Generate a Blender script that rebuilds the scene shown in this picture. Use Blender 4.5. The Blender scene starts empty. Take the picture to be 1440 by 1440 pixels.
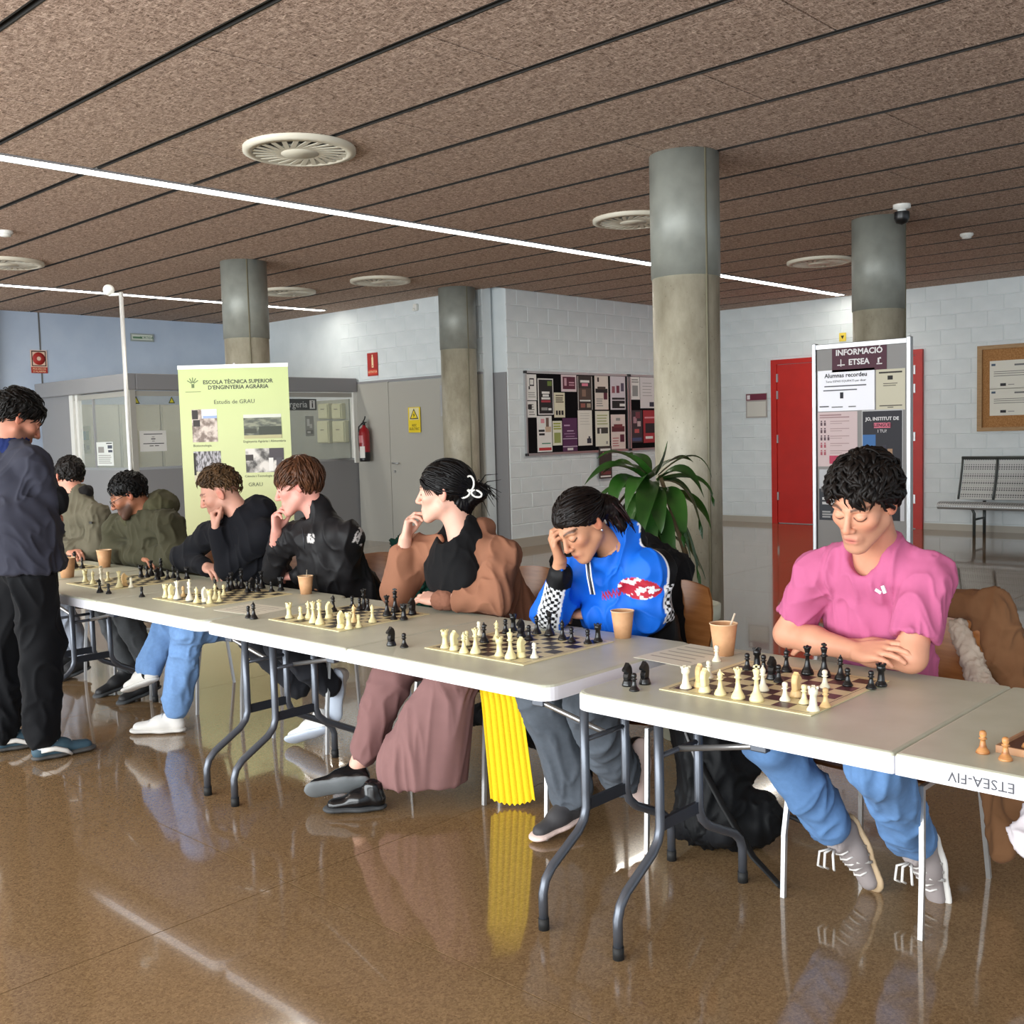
import bpy, bmesh, math, random
import numpy as np
from mathutils import Vector, Matrix
PI = math.pi
scene = bpy.context.scene
COL = scene.collection

# ------------------------------------------------------------------ camera
CAM_H = 1.46
FPX = 1492.34
YAW, PIT, ROL = math.radians(43.2635), math.radians(4.2658), math.radians(-1.5819)
_fw = np.array([-math.sin(YAW)*math.cos(PIT), math.cos(YAW)*math.cos(PIT), -math.sin(PIT)])
_r = np.cross(_fw, [0, 0, 1]); _r /= np.linalg.norm(_r); _u = np.cross(_r, _fw)
_c, _s = math.cos(ROL), math.sin(ROL)
CAMR = np.array([_c*_r+_s*_u, -_s*_r+_c*_u, _fw])
cd = bpy.data.cameras.new('camera'); cam = bpy.data.objects.new('camera', cd); COL.objects.link(cam)
cd.sensor_fit = 'HORIZONTAL'; cd.sensor_width = 36; cd.lens = FPX/1440*36; cd.clip_start = .05; cd.clip_end = 100
mw = Matrix.Identity(4)
for i in range(3):
    mw[i][0] = CAMR[0][i]; mw[i][1] = CAMR[1][i]; mw[i][2] = -CAMR[2][i]
mw[2][3] = CAM_H
cam.matrix_world = mw
scene.camera = cam
# ------------------------------------------------------------------ light and exposure
scene.view_settings.view_transform = 'Standard'
scene.view_settings.look = 'None'
scene.view_settings.gamma = 1
scene.view_settings.use_curve_mapping = False
scene.view_settings.exposure = EXPOSURE = 0.92
world = bpy.data.worlds.new('world'); scene.world = world; world.use_nodes = True
bg = world.node_tree.nodes['Background']; bg.inputs[0].default_value = (.80, .90, 1.0, 1); bg.inputs[1].default_value = .75
def area(name, loc, rot, sx, sy, power, col):
    l = bpy.data.lights.new(name, 'AREA'); l.shape = 'RECTANGLE'; l.size = sx; l.size_y = sy; l.energy = power; l.color = col
    o = bpy.data.objects.new(name, l); COL.objects.link(o); o.location = loc; o.rotation_euler = rot
    return o
# daylight entering through the window front behind the camera (faces +Y)
area('window_front_offscreen', (-4.5, -3.43, 1.75), (PI/2, 0, 0), 15, 2.7, 640, (.95, .99, 1.0))

# ------------------------------------------------------------------ helpers: pixels to points (photo measured at 1440 px)
def ray(px, py):
    return CAMR.T @ np.array([(px-720)/FPX, -(py-720)/FPX, 1.0])
def atz(px, py, z):
    d = ray(px, py); t = (z-CAM_H)/d[2]; return np.array([d[0]*t, d[1]*t, z])
def atY(px, py, Y):
    d = ray(px, py); t = Y/d[1]; return np.array([d[0]*t, Y, CAM_H+d[2]*t])
def atX(px, py, X):
    d = ray(px, py); t = X/d[0]; return np.array([X, d[1]*t, CAM_H+d[2]*t])

# ------------------------------------------------------------------ materials
def lin(c):
    o = []
    for v in c[:3]:
        v = v/255.0
        o.append(v/12.92 if v <= .04045 else ((v+.055)/1.055)**2.4)
    return (o[0], o[1], o[2], 1)
MATS = {}
def mat(name, rgb, rough=.6, metal=0, spec=.5, coat=0, coat_rough=.05, emis=None, es=0, trans=0, alpha=1, ior=1.5, sheen=0):
    if name in MATS: return MATS[name]
    m = bpy.data.materials.new(name); m.use_nodes = True
    b = m.node_tree.nodes['Principled BSDF']
    b.inputs['Base Color'].default_value = lin(rgb); b.inputs['Roughness'].default_value = rough
    b.inputs['Metallic'].default_value = metal; b.inputs['Specular IOR Level'].default_value = spec
    b.inputs['Coat Weight'].default_value = coat; b.inputs['Coat Roughness'].default_value = coat_rough
    b.inputs['IOR'].default_value = ior
    if sheen: b.inputs['Sheen Weight'].default_value = sheen
    if trans: b.inputs['Transmission Weight'].default_value = trans
    if alpha < 1: b.inputs['Alpha'].default_value = alpha
    if emis: b.inputs['Emission Color'].default_value = lin(emis); b.inputs['Emission Strength'].default_value = es
    MATS[name] = m
    return m
def noisy(name, rgb1, rgb2, scale, rough=.6, detail=4, stretch=(1, 1, 1), bump=0, bscale=None, dist=.002, pos=(.35, .65), rough2=None, spec=.5, coord='Object', sheen=0, metal=0):
    """two-tone procedural material with optional bump"""
    if name in MATS: return MATS[name]
    m = mat(name, rgb1, rough, spec=spec, sheen=sheen, metal=metal); nt = m.node_tree; N = nt.nodes; L = nt.links
    b = N['Principled BSDF']
    tc = N.new('ShaderNodeTexCoord'); mp = N.new('ShaderNodeMapping'); mp.inputs['Scale'].default_value = stretch
    L.new(tc.outputs[coord], mp.inputs[0])
    n = N.new('ShaderNodeTexNoise'); n.inputs['Scale'].default_value = scale; n.inputs['Detail'].default_value = detail
    L.new(mp.outputs[0], n.inputs['Vector'])
    r = N.new('ShaderNodeValToRGB'); r.color_ramp.elements[0].position = pos[0]; r.color_ramp.elements[1].position = pos[1]
    r.color_ramp.elements[0].color = lin(rgb1); r.color_ramp.elements[1].color = lin(rgb2)
    L.new(n.outputs['Fac'], r.inputs[0]); L.new(r.outputs[0], b.inputs['Base Color'])
    if rough2 is not None:
        mr = N.new('ShaderNodeMapRange'); mr.inputs['To Min'].default_value = rough; mr.inputs['To Max'].default_value = rough2
        L.new(n.outputs['Fac'], mr.inputs[0]); L.new(mr.outputs[0], b.inputs['Roughness'])
    if bump:
        n2 = n
        if bscale:
            n2 = N.new('ShaderNodeTexNoise'); n2.inputs['Scale'].default_value = bscale; n2.inputs['Detail'].default_value = 3
            L.new(mp.outputs[0], n2.inputs['Vector'])
        bp = N.new('ShaderNodeBump'); bp.inputs['Strength'].default_value = bump; bp.inputs['Distance'].default_value = dist
        L.new(n2.outputs['Fac'], bp.inputs['Height']); L.new(bp.outputs[0], b.inputs['Normal'])
    return m
def attr_mat(name, rough=.6, spec=.4, sheen=0, noise=0, nscale=60, bump=0, bscale=200, bdist=.001, sss=0):
    """colour comes from the mesh's own colour attribute 'Col' (skin tones, dyed cloth)"""
    if name in MATS: return MATS[name]
    m = mat(name, (128, 128, 128), rough, spec=spec, sheen=sheen); nt = m.node_tree; N = nt.nodes; L = nt.links
    b = N['Principled BSDF']; a = N.new('ShaderNodeAttribute'); a.attribute_name = 'Col'
    out = a.outputs['Color']
    tc = N.new('ShaderNodeTexCoord')
    if noise:
        n = N.new('ShaderNodeTexNoise'); n.inputs['Scale'].default_value = nscale; n.inputs['Detail'].default_value = 3
        L.new(tc.outputs['Object'], n.inputs['Vector'])
        mr = N.new('ShaderNodeMapRange'); mr.inputs['To Min'].default_value = 1-noise; mr.inputs['To Max'].default_value = 1+noise
        L.new(n.outputs['Fac'], mr.inputs[0])
        mx = N.new('ShaderNodeVectorMath'); mx.operation = 'SCALE'
        L.new(out, mx.inputs[0]); L.new(mr.outputs[0], mx.inputs['Scale']); out = mx.outputs[0]
    L.new(out, b.inputs['Base Color'])
    if bump:
        n2 = N.new('ShaderNodeTexNoise'); n2.inputs['Scale'].default_value = bscale; n2.inputs['Detail'].default_value = 2
        L.new(tc.outputs['Object'], n2.inputs['Vector'])
        bp = N.new('ShaderNodeBump'); bp.inputs['Strength'].default_value = bump; bp.inputs['Distance'].default_value = bdist
        L.new(n2.outputs['Fac'], bp.inputs['Height']); L.new(bp.outputs[0], b.inputs['Normal'])
    if sss:
        b.inputs['Subsurface Weight'].default_value = sss; b.inputs['Subsurface Radius'].default_value = (.01, .004, .002); b.inputs['Subsurface Scale'].default_value = 1
    return m

# ------------------------------------------------------------------ objects
WM = {}
def tag(o, label=None, cat=None, group=None, kind=None):
    if label: o['label'] = label
    if cat: o['category'] = cat
    if group: o['group'] = group
    if kind: o['kind'] = kind
    return o
def place(o, parent, M):
    """parent o, M = local matrix"""
    o.parent = parent
    o.matrix_local = M
    WM[o.name] = (WM[parent.name] if parent else Matrix.Identity(4)) @ M
def empty(name, loc, rz=0, label=None, cat=None, group=None, kind=None):
    o = bpy.data.objects.new(name, None); COL.objects.link(o); o.empty_display_size = .1
    M = Matrix.Translation(Vector([float(v) for v in loc])) @ Matrix.Rotation(rz, 4, 'Z')
    place(o, None, M)
    return tag(o, label, cat, group, kind)
def mesh_obj(name, verts, faces, mats, parent=None, world=True, smooth=False, mi=None, cols=None, loc=None, rz=0):
    """verts given in world coordinates (world=True) or in the parent's coordinates"""
    V = np.asarray(verts, dtype=np.float64).reshape(-1, 3)
    me = bpy.data.meshes.new(name)
    o = None
    if parent is not None:
        if world:
            Mi = np.array(WM[parent.name].inverted()); V = V @ Mi[:3, :3].T + Mi[:3, 3]
        M = Matrix.Identity(4)
    else:
        M = Matrix.Identity(4)
        if loc is not None:
            M = Matrix.Translation(Vector([float(v) for v in loc])) @ Matrix.Rotation(rz, 4, 'Z')
        elif world:
            c = V.mean(0); c[2] = V[:, 2].min(); V = V-c; M = Matrix.Translation(Vector(c.tolist()))
    if isinstance(faces, np.ndarray) and faces.ndim == 2:
        n = faces.shape[1]
        me.vertices.add(len(V)); me.vertices.foreach_set('co', V.ravel().astype(np.float32))
        me.loops.add(faces.size); me.loops.foreach_set('vertex_index', faces.ravel().astype(np.int32))
        me.polygons.add(len(faces)); me.polygons.foreach_set('loop_start', np.arange(0, faces.size, n, dtype=np.int32))
        me.update(calc_edges=True)
    else:
        me.from_pydata(V.tolist(), [], [tuple(f) for f in faces]); me.update()
    if not isinstance(mats, (list, tuple)): mats = [mats]
    for m in mats: me.materials.append(m)
    if mi is not None: me.polygons.foreach_set('material_index', np.asarray(mi, dtype=np.int32))
    if smooth is True: me.polygons.foreach_set('use_smooth', np.ones(len(me.polygons), dtype=bool))
    elif smooth: me.polygons.foreach_set('use_smooth', np.asarray(smooth, dtype=bool))
    if cols is not None:
        a = me.color_attributes.new('Col', 'FLOAT_COLOR', 'POINT')
        C = np.ones((len(V), 4), dtype=np.float32); C[:, :3] = cols; a.data.foreach_set('color', C.ravel())
    o = bpy.data.objects.new(name, me); COL.objects.link(o)
    place(o, parent, M)
    return o
def copy_tree(o, parent=None, M=None, label=None, group=None):
    c = o.copy(); COL.objects.link(c)
    if parent is None and M is not None: place(c, None, M)
    else: place(c, parent, o.matrix_local.copy())
    if label: c['label'] = label
    if group: c['group'] = group
    for ch in o.children: copy_tree(ch, c)
    return c
def TR(loc, rz=0): return Matrix.Translation(Vector([float(v) for v in loc])) @ Matrix.Rotation(rz, 4, 'Z')

class MB:
    """collects primitives into one mesh"""
    def __init__(s): s.v = []; s.f = []; s.m = []; s.sm = []; s.cur = 0
    def add(s, vs, fs, sm=False):
        b = len(s.v); s.v += [tuple(map(float, p)) for p in vs]
        for f in fs: s.f.append(tuple(b+i for i in f)); s.m.append(s.cur); s.sm.append(sm)
        return s
    def mat(s, i): s.cur = i; return s
    def box(s, c, d, R=None, bev=0):
        c = np.array(c, float); hx, hy, hz = [q/2 for q in d]
        if bev:
            b = min(bev, hx*.9, hy*.9, hz*.9); P = []
            bm = bmesh.new(); bmesh.ops.create_cube(bm, size=1)
            for v in bm.verts: v.co = Vector((v.co.x*d[0], v.co.y*d[1], v.co.z*d[2]))
            bmesh.ops.bevel(bm, geom=list(bm.edges), offset=b, segments=2, affect='EDGES', profile=.5)
            bm.verts.ensure_lookup_table()
            P = np.array([v.co[:] for v in bm.verts]); F = [[v.index for v in f.verts] for f in bm.faces]; bm.free()
        else:
            P = np.array([(x, y, z) for x in (-hx, hx) for y in (-hy, hy) for z in (-hz, hz)])
            F = [(0, 1, 3, 2), (4, 6, 7, 5), (0, 4, 5, 1), (2, 3, 7, 6), (0, 2, 6, 4), (1, 5, 7, 3)]
        if R is not None: P = P @ np.asarray(R).T
        return s.add(P+c, F)
    def box2(s, a, b, bev=0):
        a = np.array(a, float); b = np.array(b, float); return s.box((a+b)/2, np.abs(b-a), bev=bev)
    def tube(s, pts, r, n=8, caps=True, sm=True, flat=None):
        """tube through points; r scalar or list; flat=(axis,scale) squashes section"""
        P = [np.array(p, float) for p in pts]; k = len(P)
        rs = [r]*k if np.isscalar(r) else list(r)
        T = []
        for i in range(k):
            t = P[min(i+1, k-1)]-P[max(i-1, 0)]; T.append(t/(np.linalg.norm(t)+1e-12))
        up = np.array([0, 0, 1.0])
        if abs(T[0] @ up) > .9: up = np.array([1.0, 0, 0])
        if flat is not None: up = np.array(flat[0], float)
        nrm = up-T[0]*(up @ T[0]); nrm /= np.linalg.norm(nrm)
        vs = []
        for i in range(k):
            nrm = nrm-T[i]*(nrm @ T[i]); nrm /= (np.linalg.norm(nrm)+1e-12)
            bn = np.cross(T[i], nrm)
            for j in range(n):
                a = 2*PI*(j+.5)/n
                vs.append(P[i]+rs[i]*((flat[1] if flat is not None else 1)*math.cos(a)*nrm+math.sin(a)*bn))
        fs = [(i*n+j, i*n+(j+1) % n, (i+1)*n+(j+1) % n, (i+1)*n+j) for i in range(k-1) for j in range(n)]
        s.add(vs, fs, sm)
        if caps:
            b = len(s.v)-len(vs)
            s.f.append(tuple(b+j for j in reversed(range(n)))); s.m.append(s.cur); s.sm.append(False)
            s.f.append(tuple(b+(k-1)*n+j for j in range(n))); s.m.append(s.cur); s.sm.append(False)
        return s
    def lathe(s, prof, n=20, c=(0, 0, 0), sm=True):
        """prof list of (r,z); axis z"""
        vs = []; fs = []
        idx = []
        for r, z in prof:
            if r < 1e-6: idx.append([len(vs)]); vs.append((c[0], c[1], c[2]+z))
            else:
                idx.append(list(range(len(vs), len(vs)+n)))
                vs += [(c[0]+r*math.cos(2*PI*j/n), c[1]+r*math.sin(2*PI*j/n), c[2]+z) for j in range(n)]
        for a, b in zip(idx[:-1], idx[1:]):
            for j in range(n):
                j2 = (j+1) % n
                if len(a) == 1 and len(b) == 1: continue
                if len(a) == 1: fs.append((a[0], b[j2], b[j]))
                elif len(b) == 1: fs.append((a[j], a[j2], b[0]))
                else: fs.append((a[j], a[j2], b[j2], b[j]))
        return s.add(vs, fs, sm)
    def prism(s, poly, z0, z1):
        n = len(poly)
        vs = [(x, y, z0) for x, y in poly]+[(x, y, z1) for x, y in poly]
        fs = [tuple(range(n-1, -1, -1)), tuple(range(n, 2*n))]+[(i, (i+1) % n, n+(i+1) % n, n+i) for i in range(n)]
        return s.add(vs, fs)
    def quad(s, a, b, c, d): return s.add([a, b, c, d], [(0, 1, 2, 3)])
    def grid(s, fn, nu, nv, sm=True):
        vs = [fn(i/nu, j/nv) for i in range(nu+1) for j in range(nv+1)]
        fs = [(i*(nv+1)+j, (i+1)*(nv+1)+j, (i+1)*(nv+1)+j+1, i*(nv+1)+j+1) for i in range(nu) for j in range(nv)]
        return s.add(vs, fs, sm)
    def sphere(s, c, r, nu=10, nv=8, R=None):
        c = np.array(c, float); r = np.array([r]*3 if np.isscalar(r) else r, float)
        prof = [(math.sin(PI*i/nv), -math.cos(PI*i/nv)) for i in range(nv+1)]
        prof[0] = (0, -1); prof[-1] = (0, 1)
        t = MB(); t.lathe(prof, nu)
        P = np.array(t.v)*r
        if R is not None: P = P @ np.asarray(R).T
        return s.add(P+c, t.f, True)
    def xf(s, M):
        M = np.array(M); P = np.array(s.v) @ M[:3, :3].T+M[:3, 3]; s.v = [tuple(p) for p in P]; return s
    def build(s, name, mats, parent=None, world=True, smooth=None, **k):
        return mesh_obj(name, s.v, s.f, mats, parent, world, smooth=s.sm if smooth is None else smooth, mi=s.m, **k)
def frame(o, right, normal):
    """plane frame matrix: columns right, up, normal"""
    r = Vector(right).normalized(); n = Vector(normal).normalized(); u = n.cross(r)
    M = Matrix.Identity(4)
    for i in range(3): M[i][0] = r[i]; M[i][1] = u[i]; M[i][2] = n[i]; M[i][3] = float(o[i])
    return M
def text(body, size, m, parent, M, align='CENTER', ext=.0006, name='lettering', bold=0):
    cu = bpy.data.curves.new('t', 'FONT'); cu.body = body; cu.size = size; cu.extrude = ext; cu.align_x = align; cu.align_y = 'CENTER'
    cu.resolution_u = 2; cu.offset = bold
    ob = bpy.data.objects.new('t', cu); me = bpy.data.meshes.new_from_object(ob)
    bpy.data.objects.remove(ob); bpy.data.curves.remove(cu)
    me.materials.clear(); me.materials.append(m); me.name = name
    o = bpy.data.objects.new(name, me); COL.objects.link(o)
    place(o, parent, (WM[parent.name].inverted() @ M) if parent else M)
    return o
rnd = random.Random(7)
# ================================================================== the setting
ZC = 3.25
XL, YE, XB, YB = -14.5, 9.5, -9.15, 14.3        # left wall, extinguisher wall, notice-board wall, back wall
m_wall = noisy('wall_paint', (212, 220, 222), (221, 228, 230), 3, rough=.55, bump=.15, bscale=90, dist=.002)
m_wallblue = noisy('wall_paint_blue', (176, 192, 214), (184, 199, 219), 3, rough=.5, bump=.1, bscale=90, dist=.002)
m_grey = mat('grey_panel_paint', (168, 166, 158), .45)
m_greyd = mat('grey_panel_dark', (140, 140, 142), .45)
m_jamb = mat('jamb_grey', (98, 98, 98), .5)
m_alu = mat('aluminium', (190, 192, 194), .35, metal=.85)
m_white = mat('white_enamel', (228, 228, 222), .35)
m_dark = mat('dark_gap', (24, 22, 20), .8)
m_red = noisy('red_door_paint', (186, 26, 14), (194, 30, 18), 4, rough=.4)
m_glass = mat('booth_glass', (225, 235, 230), .03, spec=.5, alpha=.16)
m_black = mat('black_plastic', (18, 18, 19), .35)
m_blackc = mat('black_print', (22, 22, 24), .7)
m_paper = mat('paper_white', (236, 235, 228), .7)

def terrazzo():
    m = mat('polished_terrazzo', (118, 88, 56), .07, spec=.62, ior=1.5, coat=.35, coat_rough=.02); nt = m.node_tree; N = nt.nodes; L = nt.links; b = N['Principled BSDF']
    tc = N.new('ShaderNodeTexCoord'); 
    v = N.new('ShaderNodeTexVoronoi'); v.inputs['Scale'].default_value = 170; L.new(tc.outputs['Object'], v.inputs['Vector'])
    n = N.new('ShaderNodeTexNoise'); n.inputs['Scale'].default_value = 420; n.inputs['Detail'].default_value = 4; n.inputs['Roughness'].default_value = .7; L.new(tc.outputs['Object'], n.inputs['Vector'])
    r = N.new('ShaderNodeValToRGB'); e = r.color_ramp.elements
    e[0].position = .28; e[0].color = lin((82, 62, 42)); e[1].position = .72; e[1].color = lin((168, 138, 102))
    x = r.color_ramp.elements.new(.5); x.color = lin((124, 98, 68))
    L.new(n.outputs['Fac'], r.inputs[0])
    r2 = N.new('ShaderNodeValToRGB'); r2.color_ramp.elements[0].color = lin((92, 70, 48)); r2.color_ramp.elements[1].color = lin((176, 146, 108))
    L.new(v.outputs['Color'], r2.inputs[0])
    mx = N.new('ShaderNodeMix'); mx.data_type = 'RGBA'; mx.inputs['Factor'].default_value = .42
    L.new(r.outputs[0], mx.inputs['A']); L.new(r2.outputs[0], mx.inputs['B']); L.new(mx.outputs['Result'], b.inputs['Base Color'])
    n3 = N.new('ShaderNodeTexNoise'); n3.inputs['Scale'].default_value = 1.3; n3.inputs['Detail'].default_value = 3; L.new(tc.outputs['Object'], n3.inputs['Vector'])
    mr = N.new('ShaderNodeMapRange'); mr.inputs['To Min'].default_value = .05; mr.inputs['To Max'].default_value = .13; L.new(n3.outputs['Fac'], mr.inputs[0]); L.new(mr.outputs[0], b.inputs['Roughness'])
    return m
m_floor = terrazzo()
m_joint = mat('floor_joint_grout', (150, 122, 84), .5)
def woodwool():
    m = mat('wood_wool_panel', (132, 112, 98), .95, spec=.1); nt = m.node_tree; N = nt.nodes; L = nt.links; b = N['Principled BSDF']
    tc = N.new('ShaderNodeTexCoord'); outs = []
    for k, (st, sc) in enumerate((((1, 3.4, 1), 25), ((3.4, 1, 1), 25))):
        mp = N.new('ShaderNodeMapping'); mp.inputs['Scale'].default_value = st; mp.inputs['Rotation'].default_value = (0, 0, .4+.5*k); L.new(tc.outputs['Object'], mp.inputs[0])
        n = N.new('ShaderNodeTexNoise'); n.inputs['Scale'].default_value = sc; n.inputs['Detail'].default_value = 5; n.inputs['Roughness'].default_value = .7; n.inputs['Distortion'].default_value = 1.2
        L.new(mp.outputs[0], n.inputs['Vector']); outs.append(n.outputs['Fac'])
    mm = N.new('ShaderNodeMath'); mm.operation = 'MAXIMUM'; L.new(outs[0], mm.inputs[0]); L.new(outs[1], mm.inputs[1])
    r = N.new('ShaderNodeValToRGB'); e = r.color_ramp.elements; e[0].position = .42; e[0].color = lin((96, 77, 66)); e[1].position = .72; e[1].color = lin((250, 230, 214))
    x = e.new(.55); x.color = lin((186, 162, 146))
    L.new(mm.outputs[0], r.inputs[0]); L.new(r.outputs[0], b.inputs['Base Color'])
    bp = N.new('ShaderNodeBump'); bp.inputs['Strength'].default_value = .6; bp.inputs['Distance'].default_value = .006; L.new(mm.outputs[0], bp.inputs['Height']); L.new(bp.outputs[0], b.inputs['Normal'])
    return m
m_panel = woodwool()
def concrete():
    m = mat('column_concrete', (150, 148, 136), .42); nt = m.node_tree; N = nt.nodes; L = nt.links; b = N['Principled BSDF']
    tc = N.new('ShaderNodeTexCoord'); mp = N.new('ShaderNodeMapping'); mp.inputs['Scale'].default_value = (1, 1, .45); L.new(tc.outputs['Object'], mp.inputs[0])
    n = N.new('ShaderNodeTexNoise'); n.inputs['Scale'].default_value = 5; n.inputs['Detail'].default_value = 7; n.inputs['Roughness'].default_value = .65; L.new(mp.outputs[0], n.inputs['Vector'])
    r = N.new('ShaderNodeValToRGB'); e = r.color_ramp.elements; e[0].position = .3; e[0].color = lin((136, 129, 110)); e[1].position = .7; e[1].color = lin((186, 180, 160))
    L.new(n.outputs['Fac'], r.inputs[0])
    v = N.new('ShaderNodeTexVoronoi'); v.inputs['Scale'].default_value = 26; L.new(tc.outputs['Object'], v.inputs['Vector'])
    lt = N.new('ShaderNodeMath'); lt.operation = 'LESS_THAN'; lt.inputs[1].default_value = .10; L.new(v.outputs['Distance'], lt.inputs[0])
    mx = N.new('ShaderNodeMix'); mx.data_type = 'RGBA'; mx.inputs['B'].default_value = lin((104, 100, 88)); L.new(r.outputs[0], mx.inputs['A'])
    ml = N.new('ShaderNodeMath'); ml.operation = 'MULTIPLY'; ml.inputs[1].default_value = .7; L.new(lt.outputs[0], ml.inputs[0]); L.new(ml.outputs[0], mx.inputs['Factor'])
    L.new(mx.outputs['Result'], b.inputs['Base Color'])
    bp = N.new('ShaderNodeBump'); bp.inputs['Strength'].default_value = .25; bp.inputs['Distance'].default_value = .004; L.new(n.outputs['Fac'], bp.inputs['Height']); L.new(bp.outputs[0], b.inputs['Normal'])
    return m
m_conc = concrete()
m_steel = noisy('column_steel_jacket', (130, 133, 126), (146, 149, 141), 6, rough=.38, rough2=.5, metal=.15)

# ---- floor slabs with pale joints
fl = MB(); fl.box2((-15.2, -3.6, -.12), (5.2, 14.6, -.004))
floor = tag(fl.build('floor', m_joint), kind='structure')
JX = [-15.2, -13.7, -11.0, -8.3, -5.6, -2.9, -.2, 2.5, 5.2]; JY = [-3.6, -1.2, 1.95, 5.1, 8.25, 11.4, 14.6]
for i in range(len(JX)-1):
    for j in range(len(JY)-1):
        s = MB(); g = .002
        s.box2((JX[i]+g, JY[j]+g, -.004), (JX[i+1]-g, JY[j+1]-g, 0))
        s.build('floor_slab', m_floor, floor)
# ---- ceiling: backing slab, panels, rails
cl = MB(); cl.box2((-15.2, -3.6, ZC+.03), (5.2, 14.6, ZC+.15))
ceiling = tag(cl.build('ceiling', m_dark), kind='structure')
PITCH, GAP, PLEN = .69, .040, 2.4
def panel_mesh(L, W):
    b = MB(); b.box((0, 0, .0125), (L, W, .025)); return b
proto = {}
def panel(x0, x1, y0, y1):
    key = (round(x1-x0, 3), round(y1-y0, 3))
    M = Matrix.Translation(Vector(((x0+x1)/2, (y0+y1)/2, ZC)))
    if key not in proto:
        o = panel_mesh(*key).build('ceiling_panel', m_panel, ceiling, world=False); proto[key] = o.data
    else:
        o = bpy.data.objects.new('ceiling_panel', proto[key]); COL.objects.link(o)
    place(o, ceiling, WM[ceiling.name].inverted() @ M)
rails = MB()
y = 3.33-8*PITCH; k = 0
STAG = [.0, 1.3, .55, 1.9, .9, 2.2, .3, 1.6]
while y < YB:
    y0, y1 = y+GAP/2, min(y+PITCH-GAP/2, YB)
    if y1-y0 > .05:
        xmin = XL if y < YE else XB
        x = -18+STAG[k % 8]
        big = y < 1.8
        while x < 5.0:
            a, b_ = max(x, xmin)+.006, min(x+PLEN, 5.0)-.006
            if b_-a > .05: panel(a, b_, y0, y1)
            x += PLEN
        rails.box2((xmin, y-GAP/2-.003, ZC-.0012), (5.0, y-GAP/2+.006, ZC+.03)); rails.box2((xmin, y+GAP/2-.006, ZC-.0012), (5.0, y+GAP/2+.003, ZC+.03))
    y += PITCH; k += 1
tag(rails.build('ceiling_rail', mat('rail_dark_metal', (34, 32, 29), .6), ceiling), kind='stuff')
# ---- walls
def wall(name, a, b, z0, z1, m, th=.15, normal=(0, -1), kind='structure'):
    a = np.array(a, float); b = np.array(b, float); n = np.array(normal, float)
    w = MB(); P = [a, b, b-n*th, a-n*th]
    w.add([(p[0], p[1], z) for z in (z0, z1) for p in P], [(3, 2, 1, 0), (4, 5, 6, 7), (0, 1, 5, 4), (1, 2, 6, 5), (2, 3, 7, 6), (3, 0, 4, 7)])
    return tag(w.build(name, m), kind=kind)
def blocks(parent, o, right, normal, W, z0, z1, m, holes=(), bw=.4, bh=.2, off=0):
    """painted masonry blocks, each proud of its joints"""
    F = frame(o, right, normal); j = .007
    data = {}
    n = int(round((z1-z0)/bh)); bh = (z1-z0)/n
    for r in range(n):
        x = -(bw/2 if r % 2 else 0)-off
        while x < W:
            a, b = max(x, 0), min(x+bw, W); za, zb = z0+r*bh, z0+(r+1)*bh; x += bw
            if b-a < .04: continue
            for h in holes:
                if h[2] < (za+zb)/2 < h[3]:
                    if h[0] <= a+.02 and b-.02 <= h[1]: a = b = 0
                    elif a < h[0] < b: b = h[0]
                    elif a < h[1] < b: a = h[1]
            if b-a < .04: continue
            key = (round(b-a, 2), round(zb-za, 3))
            M = F @ Matrix.Translation(Vector(((a+b)/2, (za+zb)/2, 0)))
            if key not in data:
                t = MB(); w, hh, d = (key[0]-j)/2, (key[1]-j)/2, .006
                t.add([(-w, -hh, 0), (w, -hh, 0), (w, hh, 0), (-w, hh, 0), (-w+.006, -hh+.006, d), (w-.006, -hh+.006, d), (w-.006, hh-.006, d), (-w+.006, hh-.006, d)],
                      [(4, 5, 6, 7), (0, 1, 5, 4), (1, 2, 6, 5), (2, 3, 7, 6), (3, 0, 4, 7)])
                ob = t.build('block', m, parent, world=False); data[key] = ob.data
            else:
                ob = bpy.data.objects.new('block', data[key]); COL.objects.link(ob)
            place(ob, parent, WM[parent.name].inverted() @ M)
wall_back = wall('wall_back', (XB-.2, YB), (5.2, YB), 0, ZC+.03, m_wall)
blocks(wall_back, (XB, YB, 0), (1, 0, 0), (0, -1, 0), 6.6, .1, ZC, m_wall, holes=[(-8.05-XB, -5.78-XB, 0, 2.43)])
wall_board = wall('wall_notice_board', (XB, YE+.2), (XB, YB), 0, ZC+.03, m_wall, th=.45, normal=(1, 0))
blocks(wall_board, (XB, YE+.2, 0), (0, 1, 0), (1, 0, 0), YB-YE-.2, .1, ZC, m_wall)
wall_ext = wall('wall_extinguisher', (XL, YE), (XB-.2, YE), 0, ZC+.03, m_wall)
blocks(wall_ext, (-12.2, YE, 0), (1, 0, 0), (0, -1, 0), 2.85, 2.25, ZC, m_wall)
wall_left = wall('wall_left', (XL, -3.6), (XL, YE), 0, ZC+.03, m_wallblue, normal=(1, 0))
# grey joint cover strip and step on the left wall
t = MB(); t.box2((XL, 6.20, 0), (XL+.006, 6.22, ZC)); t.build('wall_joint', m_jamb, wall_left)
t = MB(); t.box2((XL, 2.0, 0), (XL+.12, 5.6, ZC)); t.build('wall_pier', m_wall, wall_left)
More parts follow.
